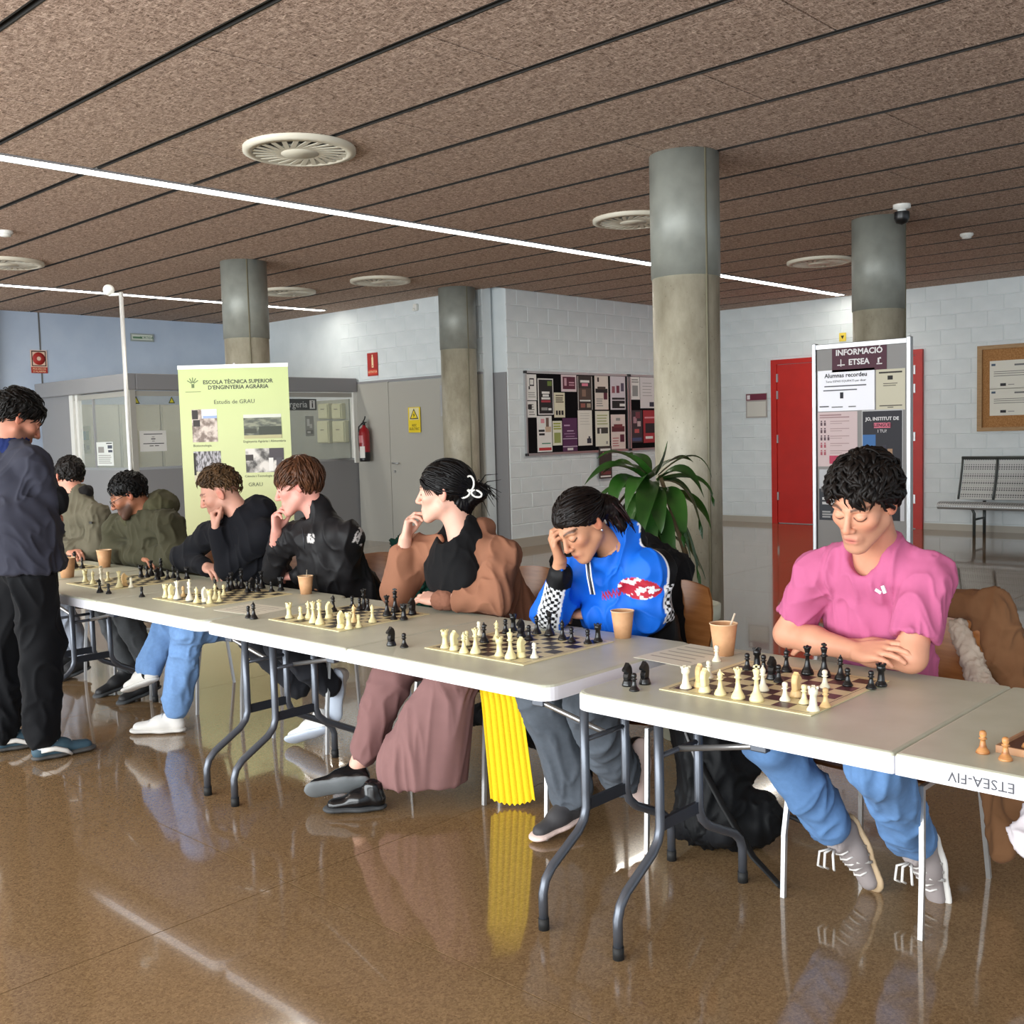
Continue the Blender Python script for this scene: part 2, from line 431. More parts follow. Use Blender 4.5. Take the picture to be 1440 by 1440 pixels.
# low wall and posts of the window front behind the camera, and the glazed end
def window_front(name, a, b, n, normal):
    a = np.array(a, float); b = np.array(b, float)
    root = empty(name, (a[0], a[1], 0), kind='structure')
    s = MB(); d = (b-a); L = np.linalg.norm(d); d /= L; nn = np.array(normal, float)
    ang = math.atan2(d[1], d[0]); R = np.array(Matrix.Rotation(ang, 3, 'Z'))
    c = (a+b)/2
    s.box((c[0], c[1], .15), (L, .2, .3), R); s.build('window_sill', m_wall, root)
    s = MB(); s.box((c[0], c[1], 3.2), (L, .2, .16), R); s.build('window_head', m_wall, root)
    for i in range(n+1):
        p = a+d*L*i/n; s = MB(); s.box((p[0], p[1], 1.71), (.07, .12, 2.82), R); s.build('window_mullion', m_alu, root)
window_front('window_1', (XL, -3.5), (5.1, -3.5), 11, (0, 1))
window_front('window_2', (5.1, -3.5), (5.1, 14.3), 10, (-1, 0))
# baseboards
for nm, a, b in (('baseboard_back', (XB, YB-.015, 0), (-8.06, YB, .09)), ('baseboard_right', (-5.77, YB-.015, 0), (5.0, YB, .085)), ('baseboard_board', (XB, YE+.2, 0), (XB+.02, YB, .12))):
    s = MB(); s.box2(a, b); tag(s.build(nm, mat('baseboard', (176, 170, 158), .5)), kind='structure')
# grey jamb and cladding by the notice-board wall
s = MB(); s.box2((XB-.35, YE+.18, 0), (XB-.002, YE+.2, 2.22)); tag(s.build('trim_1', m_greyd), kind='structure')
s = MB(); s.box2((XB-.45, YE+.1, 0), (XB-.30, YE+.2, 2.22)); tag(s.build('trim_2', m_greyd), kind='structure')
# ---- grey cladding with door on the extinguisher wall
clad = MB(); clad.box2((-11.86, YE-.03, 0), (-11.17, YE-.001, 2.20)); cladding = tag(clad.build('trim_3', m_grey), kind='structure')
s = MB(); s.box2((-10.04, YE-.03, 0), (XB-.22, YE-.001, 2.20)); s.build('cladding_panel', m_grey, cladding)
s = MB(); s.box2((-11.86, YE-.035, 2.20), (XB-.22, YE-.001, 2.23)); s.build('cladding_cap', m_greyd, cladding)
door2 = empty('door_2', (-10.6, YE, 0), kind='structure')
s = MB(); s.box2((-11.164, YE-.028, .01), (-10.046, YE-.001, 2.193)); s.build('door_leaf', m_grey, door2)
s = MB(); s.tube([(-11.08, YE-.03, 1.09), (-11.08, YE-.075, 1.09), (-10.95, YE-.075, 1.09)], .011); s.tube([(-11.08, YE-.03, .98), (-11.08, YE-.045, .98)], .018)
s.build('door_handle', m_alu, door2)
s = MB(); s.box2((-10.12, YE-.045, 1.7), (-10.08, YE-.028, 2.1)); s.build('door_closer', m_alu, door2)
# ---- red double door on the back wall
door1 = empty('door_1', (-6.9, YB, 0), kind='structure')
s = MB(); s.box2((-8.05, YB-.05, 0), (-7.96, YB-.001, 2.43)); s.box2((-5.87, YB-.05, 0), (-5.78, YB-.001, 2.43)); s.box2((-7.96, YB-.05, 2.36), (-5.87, YB-.001, 2.43)); s.build('door_frame', m_red, door1)
for x0, x1 in ((-7.955, -6.92), (-6.91, -5.875)):
    s = MB(); s.box2((x0, YB-.035, .01), (x1, YB-.001, 2.355)); lf = s.build('door_leaf', m_red, door1)
    for z in (.35, 1.2, 1.85, 2.1):
        s = MB(); hx = x0+.01 if x0 < -7 else x1-.01
        s.box2((hx-.012, YB-.055, z), (hx+.012, YB-.035, z+.12)); s.build('hinge', m_alu, lf)
# ---- concrete columns with steel head jackets
for i, (cx, cy, zs) in enumerate(((-4.03, 6.03, 2.45), (-4.12, 9.2, 2.45), (-9.38, 6.11, 2.48), (-9.51, 9.22, 2.5))):
    near = ('beside the potted plant', 'behind the information stand', 'behind the green banner', 'beside the grey door')[i]
    c = empty('column', (cx, cy, 0), label='round concrete column with grey steel upper jacket '+near, cat='column', group='round columns')
    s = MB(); s.lathe([(0, 0), (.222, 0), (.222, zs), (0, zs)], 40); s.v = [(a+cx, b+cy, z) for a, b, z in s.v]; s.build('shaft', m_conc, c)
    s = MB(); s.lathe([(.2, zs), (.229, zs+.002), (.229, ZC), (.2, ZC)], 40); s.v = [(a+cx, b+cy, z) for a, b, z in s.v]; s.build('jacket', m_steel, c)
    ang = math.radians((-20, 10, -25, -12)[i]); dx, dy = math.cos(ang), math.sin(ang)
    s = MB(); s.tube([(cx+.226*dx, cy+.226*dy, 0), (cx+.226*dx, cy+.226*dy, ZC)], .008, 6); s.build('conduit', mat('conduit', (120, 116, 96), .5), c)
# ---- light strips
m_tube = mat('led_diffuser', (255, 255, 255), .5, emis=(255, 250, 238), es=11)
for lx, y0, y1, lab in ((-6.85, -3.0, YB-.22, 'long recessed white light strip above the chess tables'), (-12.2, -3.0, YE-.28, 'recessed white light strip above the reception booth')):
    l = empty('light_strip', (lx, (y0+y1)/2, ZC), label=lab, cat='light', group='ceiling light strips')
    for hx in (-.072, .072):
        s = MB(); s.box2((lx+hx-.008, y0, ZC-.012), (lx+hx+.008, y1, ZC)); s.build('housing', m_greyd, l)
    n = 8; st = (y1-y0)/n
    for q in range(n):
        s = MB(); s.box2((lx-.062, y0+q*st+.003, ZC-.009), (lx+.062, y0+(q+1)*st-.003, ZC-.002)); s.build('diffuser', m_tube, l)
# ---- swirl air diffusers
m_vent = mat('vent_cream', (214, 208, 190), .5)
def vent(x, y, r, label):
    v = empty('air_diffuser', (x, y, ZC), label=label, cat='air vent', group='round ceiling air diffusers')
    def L(prof, nm, m, n=40):
        s = MB(); s.lathe(prof, n); s.v = [(a+x, b+y, z) for a, b, z in s.v]; s.build(nm, m, v)
    L([(r*.86, ZC-.002), (0, ZC-.002)], 'throat', mat('plenum_steel', (84, 84, 82), .6))
    L([(r, ZC-.001), (r, ZC-.028), (r*.84, ZC-.036), (r*.82, ZC-.003)], 'rim', m_vent)
    L([(r*.34, ZC-.003), (r*.33, ZC-.036), (0, ZC-.038)], 'hub', m_vent)
    s = MB()
    for q in range(24):
        a = 2*PI*q/24
        R = np.array(Matrix.Rotation(a+.30, 3, 'Z'))
        rc = r*.57; s.box((x+rc*math.cos(a), y+rc*math.sin(a), ZC-.032), (r*.52, r*.088, .004), R)
    tag(s.build('vanes', m_vent, v), kind='stuff')
for x, y, lab in ((-5.51, 4.03, 'above the chess tables'), (-5.5, 7.45, 'beside the column with the plant'), (-5.58, 10.95, 'beside the information stand column'), (-10.86, 7.67, 'beside the column behind the green banner'), (-10.7, 4.3, 'above the reception end of the hall'), (-9.5, 8.0, 'between the two columns near the grey door')):
    vent(x, y, .345, 'round cream swirl ceiling air diffuser '+lab)
def detector(x, y, lab):
    d = empty('smoke_detector', (x, y, ZC), label=lab, cat='smoke detector', group='ceiling detectors')
    s = MB(); s.lathe([(.06, 0), (.062, -.015), (.05, -.03)], 20); s.v = [(a+x, b+y, z+ZC) for a, b, z in s.v]; s.build('base', m_white, d)
    s = MB(); s.lathe([(.045, -.03), (.042, -.045), (0, -.05)], 20); s.v = [(a+x, b+y, z+ZC) for a, b, z in s.v]; s.build('sensor', m_white, d)
detector(-9.18, 3.7, 'white round smoke detector on ceiling between the two light strips')
detector(-3.87, 10.6, 'white round smoke detector on ceiling near the back wall')
# dome camera under the ceiling
cx, cy = -3.72, 8.75
d = empty('dome_camera', (cx, cy, ZC), label='white and black dome camera hanging beside the column top', cat='camera')
s = MB(); s.lathe([(.07, 0), (.07, -.03), (.035, -.04), (.035, -.06)], 18); s.v = [(a+cx, b+cy, z+ZC) for a, b, z in s.v]; s.build('mount', m_white, d)
s = MB(); s.lathe([(.06, -.06), (.062, -.11), (.045, -.15), (0, -.165)], 18); s.v = [(a+cx, b+cy, z+ZC) for a, b, z in s.v]; s.build('dome', m_black, d)
# wall sensors
for p, lab in (((-10.55, YE-.03, 3.14), 'small white sensor high on the wall above the grey door'),):
    s = MB(); s.box(p, (.07, .05, .09), bev=.012); s.sphere((p[0]-.01, p[1]-.03, p[2]-.03), .022); tag(s.build('motion_sensor', m_white), lab, 'sensor')
p = atY(1185, 474, YB-.02); s = MB(); s.box(p, (.1, .012, .12)); q = s.build('warning_tag', mat('tag_yellow', (226, 200, 70), .5)); tag(q, 'tiny yellow warning sign on back wall above the red door', 'sign')
s = MB(); s.add([(p[0]-.025, YB-.0275, p[2]+.02), (p[0]+.025, YB-.0275, p[2]+.02), (p[0], YB-.0275, p[2]-.03)], [(0, 1, 2)]); s.build('symbol', m_blackc, q)
# ================================================================== flat printed things
PM = {}
def pm(rgb, rough=.65):
    k = tuple(rgb)
    if k not in PM: PM[k] = mat('print_%d_%d_%d' % k, rgb, rough)
    return PM[k]
def sheet(name, label, cat, M, w, h, rgb, prints=(), texts=(), group=None, th=.0015, parent=None, rough=.6):
    """printed sheet: M puts its centre on a plane; prints = (u0,v0,u1,v1,rgb) in 0..1 from lower left; texts = (string,u,v,size_m,rgb)"""
    b = MB(); mats = [pm(rgb, rough)]; idx = {tuple(rgb): 0}
    b.box((0, 0, th/2), (w, h, th))
    for i, p in enumerate(prints):
        c = tuple(p[4])
        if c not in idx: idx[c] = len(mats); mats.append(pm(c))
        b.mat(idx[c]); z = th+.0003+.0001*i
        a0, b0, a1, b1 = (p[0]-.5)*w, (p[1]-.5)*h, (p[2]-.5)*w, (p[3]-.5)*h
        b.quad((a0, b0, z), (a1, b0, z), (a1, b1, z), (a0, b1, z))
    me = b.build(name, mats, None, world=False, loc=(0, 0, 0))
    place(me, parent, (WM[parent.name].inverted() @ M) if parent else M)
    if label: tag(me, label, cat, group)
    for t in texts:
        text(t[0], t[3], pm(t[4]), me, WM[me.name] @ Matrix.Translation(Vector(((t[1]-.5)*w, (t[2]-.5)*h, th+.001))), bold=t[5] if len(t) > 5 else 0)
    return me
def lines(u0, u1, vs, t, rgb, seed=1, jag=.15):
    r = random.Random(seed)
    return [(u0, v, u1-(u1-u0)*jag*r.random(), v+t, rgb) for v in vs]
def fr(n): # wall frames: origin given in world
    return {'board': ((0, 1, 0), (1, 0, 0)), 'back': ((1, 0, 0), (0, -1, 0)), 'left': ((0, 1, 0), (1, 0, 0))}[n]
def on(plane, p):
    r, n = fr(plane); return frame(p, r, n)

# ---- notice boards on the board wall (X = XB)
m_felt = noisy('black_felt', (16, 15, 17), (22, 21, 23), 200, rough=.95, spec=.1)
XBF = XB+.03
def board(y0, y1, z0, z1, lab):
    r = empty('notice_board', (XB+.02, (y0+y1)/2, z0), label=lab, cat='notice board', group='black notice boards')
    s = MB(); s.box2((XB+.006, y0, z0), (XBF-.004, y1, z1)); s.build('felt', m_felt, r)
    w = .028
    for a, b in (((y0-w, z0-w), (y1+w, z0)), ((y0-w, z1), (y1+w, z1+w)), ((y0-w, z0), (y0, z1)), ((y1, z0), (y1+w, z1))):
        s = MB(); s.box2((XB+.006, a[0], a[1]), (XB+.04, b[0], b[1])); s.build('frame_bar', m_alu, r)
    for yy in (y0-w/2, y1+w/2):
        for zz in (z0-w/2, z1+w/2):
            s = MB(); s.box((XB+.025, yy, zz), (.042, w*1.25, w*1.25), bev=.006); s.build('corner_cap', m_black, r)
board(10.02, 12.13, 1.19, 2.21, 'black felt notice board in aluminium frame covered with many flyers')
board(12.21, 14.1, 1.19, 2.21, 'black felt notice board partly hidden behind the concrete column')
W_, K_, PU = (232, 230, 226), (26, 24, 26), (84, 40, 82)
MRN = (92, 30, 52)
def fly(px0, py0, px1, py1, rgb, prints, label, texts=()):
    a = atX(px0, py0, XBF); b = atX(px1, py1, XBF)
    hang = 'hanging below' in label; Y0, Y1 = (10.024, 12.126) if a[1]+b[1] < 24.3 else (12.214, 14.09)
    ya, yb = max(a[1], Y0), min(b[1], Y1); za, zb = (b[2], a[2]) if hang else (max(b[2], 1.194), min(a[2], 2.206))
    M = on('board', (XB+.0405 if hang else XBF-.0035, (ya+yb)/2, (za+zb)/2))
    sheet('flyer', label+' pinned to the black notice board', 'flyer', M, yb-ya, zb-za, rgb, prints, texts, group='flyers on the notice boards')
G_ = (150, 148, 144)
fly(737, 526, 755, 563, W_, [(.3, .55, .36, .85, K_), (.3, .8, .75, .85, K_), (.7, .55, .76, .85, K_), (.3, .55, .76, .6, K_), (.2, .42, .34, .54, K_)]+lines(.15, .9, (.12, .2, .28), .03, G_), 'white flyer with a black looped drawing')
fly(737.5, 564, 755, 587, W_, lines(.2, .9, (.15, .3, .45, .6, .75), .07, G_, 3, .5)+[(.1, .5, .5, .8, K_)], 'torn white flyer with grey smudges')
fly(756, 532, 779, 583, (230, 228, 224), [(.06, .03, .95, .97, K_), (.62, .8, .9, .93, (110, 130, 60)), (.25, .58, .75, .64, W_), (.3, .5, .7, .56, W_), (.22, .42, .78, .48, W_), (.2, .34, .8, .40, (170, 60, 70)), (.2, .12, .6, .2, G_), (.65, .12, .85, .18, W_)], 'black flyer with white and red lines')
fly(779, 552, 795, 587, (222, 216, 190), lines(.15, .9, (.6, .68, .76, .86), .05, (110, 100, 80))+[(.15, .1, .32, .28, K_), (.4, .1, .58, .28, K_), (.65, .1, .85, .28, K_)], 'cream flyer with three dark figures')
fly(789, 526, 811, 551, (222, 205, 208), [(.1, .15, .92, .88, MRN), (.2, .35, .35, .8, (200, 160, 170)), (.5, .5, .85, .58, (200, 150, 165)), (.5, .36, .85, .43, (200, 150, 165))], 'small maroon flyer with pale pink border')
fly(811.5, 528, 834, 577, (52, 44, 42), [(.2, .8, .8, .87, W_), (.3, .7, .7, .78, (222, 130, 150)), (.1, .3, .9, .64, (86, 70, 62)), (.3, .4, .55, .6, (140, 112, 96)), (.15, .26, .85, .3, W_), (.2, .08, .5, .2, (150, 90, 80)), (.6, .08, .85, .2, (170, 150, 130)), (.03, .02, .06, .98, W_), (.94, .02, .97, .98, W_)], 'dark poster with white title and brown picture')
fly(836, 527, 856, 576, (224, 212, 202), [(.05, .5, .95, .62, K_), (.2, .6, .8, .68, (70, 55, 48)), (.2, .82, .32, .95, (60, 40, 40)), (.65, .3, .92, .5, MRN)]+lines(.1, .6, (.1, .17, .24, .3), .03, G_), 'cream flyer with dark hills and maroon seal')
fly(858, 527, 880, 576, (216, 208, 214), [(.1, .5, .3, .7, (150, 90, 100)), (.4, .5, .6, .72, (120, 50, 70)), (.7, .55, .9, .8, (90, 80, 100)), (.1, .3, .95, .36, K_), (.1, .04, .95, .27, K_), (.6, .1, .95, .18, W_)], 'pale flyer with small figures and black band')
fly(755, 585, 777, 635, W_, [(.1, .04, .95, .12, (190, 50, 55)), (.6, .6, .8, .95, (110, 90, 80)), (.55, .55, .95, .7, (200, 175, 150)), (.1, .56, .5, .62, K_), (.12, .46, .5, .52, K_), (.3, .22, .9, .25, (70, 130, 100)), (.25, .8, .5, .92, (220, 150, 160))], 'white flyer with red footer and standing figure')
fly(777, 592, 791, 626, (226, 226, 206), [(.15, .1, .85, .52, (150, 160, 90))]+lines(.1, .95, (.65, .75, .86), .06, (160, 170, 70)), 'pale flyer with green square print')
fly(791, 588, 812.5, 636, PU, [(.1, .76, .5, .8, (190, 160, 190)), (.3, .6, .75, .63, (200, 175, 200)), (.1, .52, .85, .54, (170, 140, 170)), (.2, .44, .8, .46, (170, 140, 170)), (0, .37, 1, .39, (200, 180, 200)), (0, .13, 1, .16, (200, 180, 200)), (.3, .03, .7, .1, W_)], 'tall purple flyer with pale lines')
fly(812.5, 577, 833.5, 626, (228, 224, 214), [(.62, .06, .92, .2, (50, 50, 60)), (.72, .18, .84, .26, (50, 50, 60))]+lines(.15, .85, (.6, .68, .76, .84, .9), .012, (190, 186, 176)), 'mostly blank cream flyer with dark stamp')
fly(837, 578, 857.5, 627, (228, 226, 208), [(.12, .36, .9, .53, (60, 58, 52)), (.3, .36, .4, .5, W_), (.75, .06, .88, .14, G_)]+lines(.12, .9, (.62, .7, .78, .86), .03, (170, 176, 120)), 'cream flyer with dark photo strip')
fly(859, 583, 880, 631, (226, 210, 204), [(.05, .5, .95, .66, (96, 36, 44)), (.2, .62, .8, .72, (120, 50, 56)), (.35, .82, .65, .9, G_), (.62, .2, .92, .42, MRN)]+lines(.1, .55, (.08, .15, .22, .3), .03, (190, 120, 120)), 'cream flyer with maroon hills and round seal')
fly(841, 628, 860, 672, (60, 50, 48), [(.12, .86, .9, .93, W_), (.3, .76, .7, .82, (220, 130, 150)), (.1, .3, .9, .4, (170, 120, 110)), (.15, .12, .9, .22, (120, 60, 60)), (.1, .04, .9, .09, W_)], 'dark flyer hanging below the frame')
fly(886, 528, 900, 562, W_, [(.2, .15, .8, .62, (150, 150, 148))]+lines(.15, .9, (.75, .85), .05, G_), 'narrow white flyer with grey square')
fly(900, 528, 922, 574, (226, 222, 222), [(.6, .05, .9, .2, (50, 50, 66))]+lines(.15, .8, (.4, .5, .6, .7, .8), .015, G_), 'white letter flyer with dark blue stamp')
fly(886, 577, 904, 622, (58, 46, 52), [(.2, .6, .5, .8, (180, 140, 150)), (.55, .5, .85, .66, (200, 180, 180)), (.3, .3, .7, .42, (190, 90, 90)), (.1, .05, .9, .15, (70, 80, 120)), (.4, .75, .8, .95, (120, 60, 70))], 'dark flyer with pink blotches')
fly(904.5, 577, 924, 622, (168, 48, 56), [(.15, .3, .85, .6, (40, 26, 34)), (.1, .75, .9, .8, (225, 150, 160)), (.15, .12, .7, .2, W_)], 'red flyer with dark centre')

# ---- information stand in front of the second column
SY = 8.4
st = empty('information_stand', (-3.92, SY, 0), label='grey information stand with aluminium posts and a maroon INFORMACIÓ heading', cat='stand')
x0, x1, zt = -4.34, -3.49, 2.13
m_stand = mat('stand_panel', (150, 148, 146), .6)
s = MB(); s.box2((x0+.04, SY-.012, .25), (x1-.04, SY+.012, zt-.02)); s.build('panel', m_stand, st)
for a in (x0, x1-.035):
    s = MB(); s.box2((a, SY-.03, 0), (a+.035, SY+.03, zt+.01), bev=.006); s.build('post', m_alu, st)
    s = MB(); s.box2((a-.03, SY-.25, 0), (a+.065, SY+.25, .03), bev=.008); s.build('foot', m_alu, st)
s = MB(); s.box2((x0+.03, SY-.02, zt-.045), (x1-.03, SY+.02, zt), bev=.005); s.build('top_rail', m_alu, st)
SF = SY-.014
def onst(px0, py0, px1, py1):
    a = atY(px0, py0, SF); b = atY(px1, py1, SF)
    return on('back', ((a[0]+b[0])/2, SF, (a[2]+b[2])/2)), abs(b[0]-a[0]), abs(a[2]-b[2])
M, w, h = onst(1170, 487, 1247, 519)
sheet('heading_plate', None, None, M, w, h, (82, 38, 56), [(.16, .2, .175, .48, (236, 232, 232)), (.10, .24, .24, .28, (236, 232, 232)), (.82, .2, .92, .24, (236, 232, 232)), (.84, .26, .87, .44, (236, 232, 232)), (.87, .4, .9, .46, (236, 232, 232))],
      [('INFORMACIÓ', .5, .72, .066, (240, 238, 238), .002), ('ETSEA', .5, .34, .066, (240, 238, 238), .002)], parent=st)
def stsheet(px0, py0, px1, py1, rgb, prints, label, texts=(), rough=.6):
    M, w, h = onst(px0, py0, px1, py1)
    return sheet('poster', label, 'poster', M, w, h, rgb, prints, texts, group='posters on the information stand', rough=rough)
stsheet(1150, 522, 1230, 576, (222, 220, 228), [(.12, .59, .86, .62, (96, 96, 102)), (.1, .49, .7, .52, (110, 110, 116)), (.03, .1, .2, .13, (80, 80, 84)), (.4, .3, .46, .45, (40, 40, 50)), (.25, .08, .45, .11, (130, 130, 134)), (.55, .08, .68, .11, (130, 130, 134))], 'white notice in glossy sleeve reading Alumnas recordeu on the information stand',
        [('Alumnas recordeu', .5, .86, .05, (28, 28, 34), .001), ('Teniu ESPAIS EQUIPATS per dinar', .5,   .72, .025, (36, 36, 42))], rough=.15)
stsheet(1232, 520, 1273, 576, (214, 208, 184), [(.40, .74, .58, .84, (40, 38, 36))]+lines(.25, .75, (.64, .59), .02, (110, 104, 90))+[(.1, .9, .9, .94, (60, 56, 50)), (.12, .1, .9, .125, (90, 84, 74)), (.4, .06, .6, .08, (90, 84, 74))], 'cream poster with round black dot on the information stand',
        ())
pr = [(.05, .93, .6, .955, (176, 140, 142)), (.05, .89, .8, .91, (176, 140, 142))]
for k in range(5):
    v = .80-.135*k; c = (104, 78, 86) if k < 3 else (186, 96, 108)
    for j in range(2+(k == 2)): pr += [(.07+.09*j, v-.05, .12+.09*j, v+.01, c), (.075+.09*j, v+.02, .115+.09*j, v+.045, c)]
    pr += [(.32, v+.02, .8, v+.035, (190, 160, 160)), (.32, v-.02, .62, v-.005, (196, 170, 170))]
pr += [(.3, .05, 1, .2, (200, 70, 100))]
stsheet(1150, 580, 1206, 656, (224, 202, 202), pr, 'pale pink rules poster with small figure icons on the information stand')
stsheet(1212, 577, 1270, 668, (44, 44, 52), [(.0, .0, .02, 1, (200, 200, 200)), (.98, 0, 1, 1, (200, 200, 200)), (0, .98, 1, 1, (200, 200, 200)), (.02, .38, .34, .62, (70, 120, 180)), (.28, .2, .36, .42, (80, 56, 76)), (.38, .2, .48, .42, (196, 80, 100)), (.52, .2, .6, .46, (60, 58, 70)), (.63, .2, .75, .40, (176, 140, 110)), (.3, .72, .7, .8, (226, 120, 140)), (.1, .1, .9, .14, (220, 220, 220)), (.1, .05, .5, .08, (180, 180, 180))],
        'dark poster with white and pink title over a group of people on the information stand', [('JO, INSTITUT DE', .5, .86, .038, (236, 234, 234), .001), ('LLENGÜES', .5, .76, .036, (60, 20, 40), .001), ('I TU?', .5, .67, .036, (236, 234, 234))])
stsheet(1152, 660, 1206, 733, (58, 62, 70), [(0, .62, 1, 1, (206, 208, 212)), (.05, .56, .9, .66, (110, 108, 108)), (.08, .4, .9, .45, (220, 220, 220)), (.08, .31, .75, .36, (220, 220, 220)), (.08, .05, .3, .08, (180, 180, 180)), (.08, .1, .4, .13, (180, 180, 180)), (.08, .15, .3, .18, (180, 180, 180))], 'poster with pale landscape above dark text on the information stand')
stsheet(1214, 674, 1272, 733, (30, 30, 38), [(.9, 0, 1, 1, (210, 210, 214)), (.1, .2, .8, .3, (90, 96, 120))], 'dark poster at the lower right of the information stand')

# ---- roll-up banner
ba = atz(328, 520, 2.0); bc = np.array([-7.21, 4.56]); bdir = np.array([.728, .686]); bn = np.array([.686, -.728])
bw, bh, bz0 = .85, 1.93, .09
ban = empty('roll_up_banner', (bc[0], bc[1], 0), label='pale green roll-up banner with dark lettering and four photographs', cat='banner')
BM = frame((bc[0], bc[1], bz0+bh/2), (bdir[0], bdir[1], 0), (bn[0], bn[1], 0))
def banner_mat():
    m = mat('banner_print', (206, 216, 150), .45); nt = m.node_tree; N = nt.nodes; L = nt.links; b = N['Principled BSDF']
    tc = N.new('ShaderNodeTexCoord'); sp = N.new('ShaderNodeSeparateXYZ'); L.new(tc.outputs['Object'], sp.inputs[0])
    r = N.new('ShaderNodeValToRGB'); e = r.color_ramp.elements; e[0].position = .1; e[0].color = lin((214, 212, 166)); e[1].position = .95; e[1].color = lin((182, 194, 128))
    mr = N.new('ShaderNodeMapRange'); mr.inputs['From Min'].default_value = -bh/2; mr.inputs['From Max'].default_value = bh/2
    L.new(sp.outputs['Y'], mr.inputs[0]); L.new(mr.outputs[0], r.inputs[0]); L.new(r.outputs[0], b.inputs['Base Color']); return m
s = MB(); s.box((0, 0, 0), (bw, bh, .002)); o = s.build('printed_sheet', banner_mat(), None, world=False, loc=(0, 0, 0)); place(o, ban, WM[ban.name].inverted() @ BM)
R3 = np.array(BM.to_3x3())
s = MB(); s.box((bc[0], bc[1], .045), (bw+.04, .09, .16), R3); s.build('cassette', m_alu, ban)
s = MB(); s.box((bc[0], bc[1], bz0+bh+.012), (bw+.005, .03, .014), R3); s.build('top_rail', mat('rail_white', (220, 222, 214), .4), ban)
pb = bc-bn*.03; s = MB(); s.tube([(pb[0], pb[1], 0.05), (pb[0], pb[1], bz0+bh+.04)], .009); s.build('support_pole', m_alu, ban)
def bpt(u, v, z=.002): return BM @ Matrix.Translation(Vector(((u-.5)*bw, (v-.5)*bh, z)))
def photo_mat(nm, dark, light, scale, stretch=(1, 1, 1)):
    return noisy(nm, dark, light, scale, rough=.5, detail=6, stretch=stretch, pos=(.42, .58))
BPY = lambda py: 1-(py-520)/ (bh*1492.3/8.2)          # photo rows to banner height
text('ESCOLA TÈCNICA SUPERIOR', .042, pm((52, 58, 48)), ban, bpt(.54, BPY(539.5)), bold=.0008)
text('D’ENGINYERIA AGRÀRIA', .042, pm((52, 58, 48)), ban, bpt(.54, BPY(547)), bold=.0008)
text('Estudis de GRAU', .045, pm((78, 84, 66)), ban, bpt(.5, BPY(567.5)))
text('GRAU', .042, pm((78, 84, 66)), ban, bpt(.66, BPY(685)))
for u, v, t_ in ((.19, 628, 'Biotecnologia'), (.76, 624, 'Enginyeria Agrària i Alimentària'), (.76, 673, 'Ciència i Tecnologia d’Aliments')):
    text(t_, .026, pm((86, 90, 70)), ban, bpt(u, BPY(v)))
def bphoto(u0, p0, u1, p1, bands):
    v0, v1 = BPY(p1), BPY(p0)
    for i, (a0, b0, a1, b1, m) in enumerate(bands):
        s = MB(); s.box((0, 0, 0), ((u1-u0)*bw*(a1-a0), (v1-v0)*bh*(b1-b0), .001)); o = s.build('photo_print', m, None, world=False, loc=(0, 0, 0))
        place(o, ban, WM[ban.name].inverted() @ bpt(u0+(u1-u0)*(a0+a1)/2, v0+(v1-v0)*(b0+b1)/2, .002+.0006*i))
ph1 = photo_mat('photo_rubble', (120, 102, 92), (206, 190, 178), 16); ph2 = photo_mat('photo_field', (74, 78, 66), (128, 130, 108), 12, (1, 3, 1))
ph3 = photo_mat('photo_trees', (64, 60, 60), (176, 172, 176), 22, (3, 1, 1)); ph4 = photo_mat('photo_lab', (70, 66, 62), (214, 208, 200), 9)
bphoto(.105, 577, .335, 623, [(0, 0, 1, 1, ph1), (.4, .72, 1, 1, pm((214, 216, 226))), (.45, .72, 1, .8, pm((150, 168, 204))), (.02, .7, .25, .98, pm((48, 42, 40))), (.05, .48, .32, .68, pm((54, 46, 44)))])
bphoto(.575, 586, .92, 620, [(0, 0, 1, 1, ph2), (0, .86, 1, 1, pm((206, 208, 196))), (.4, .15, 1, .5, pm((62, 66, 56))), (.02, .22, .34, .42, pm((66, 68, 58))), (0, 0, 1, .14, pm((176, 170, 128)))])
bphoto(.105, 636, .355, 678, [(0, .3, 1, 1, ph3), (0, 0, 1, .32, pm((196, 188, 160))), (0, .2, .08, .95, pm((40, 36, 34)))])
bphoto(.58, 634, .93, 668, [(0, 0, 1, 1, ph4), (.62, .5, 1, 1, pm((74, 68, 72))), (.6, .05, .72, .6, pm((224, 220, 214))), (.0, .5, .2, .75, pm((64, 58, 56))), (.8, .1, .95, .6, pm((84, 80, 84)))])
# leaf emblem
s = MB()
for k in range(5):
    a = (k-2)*.5; s.box((0+.03*math.sin(a), .01+.03*math.cos(a), 0), (.007, .04, .001), np.array(Matrix.Rotation(-a, 3, 'Z')))
s.box((0, -.05, 0), (.12, .004, .001)); s.box((0, -.005, 0), (.022, .03, .001))
o = s.build('emblem', pm((96, 110, 70)), None, world=False, loc=(0, 0, 0)); place(o, ban, WM[ban.name].inverted() @ bpt(.13, BPY(543), .0015))

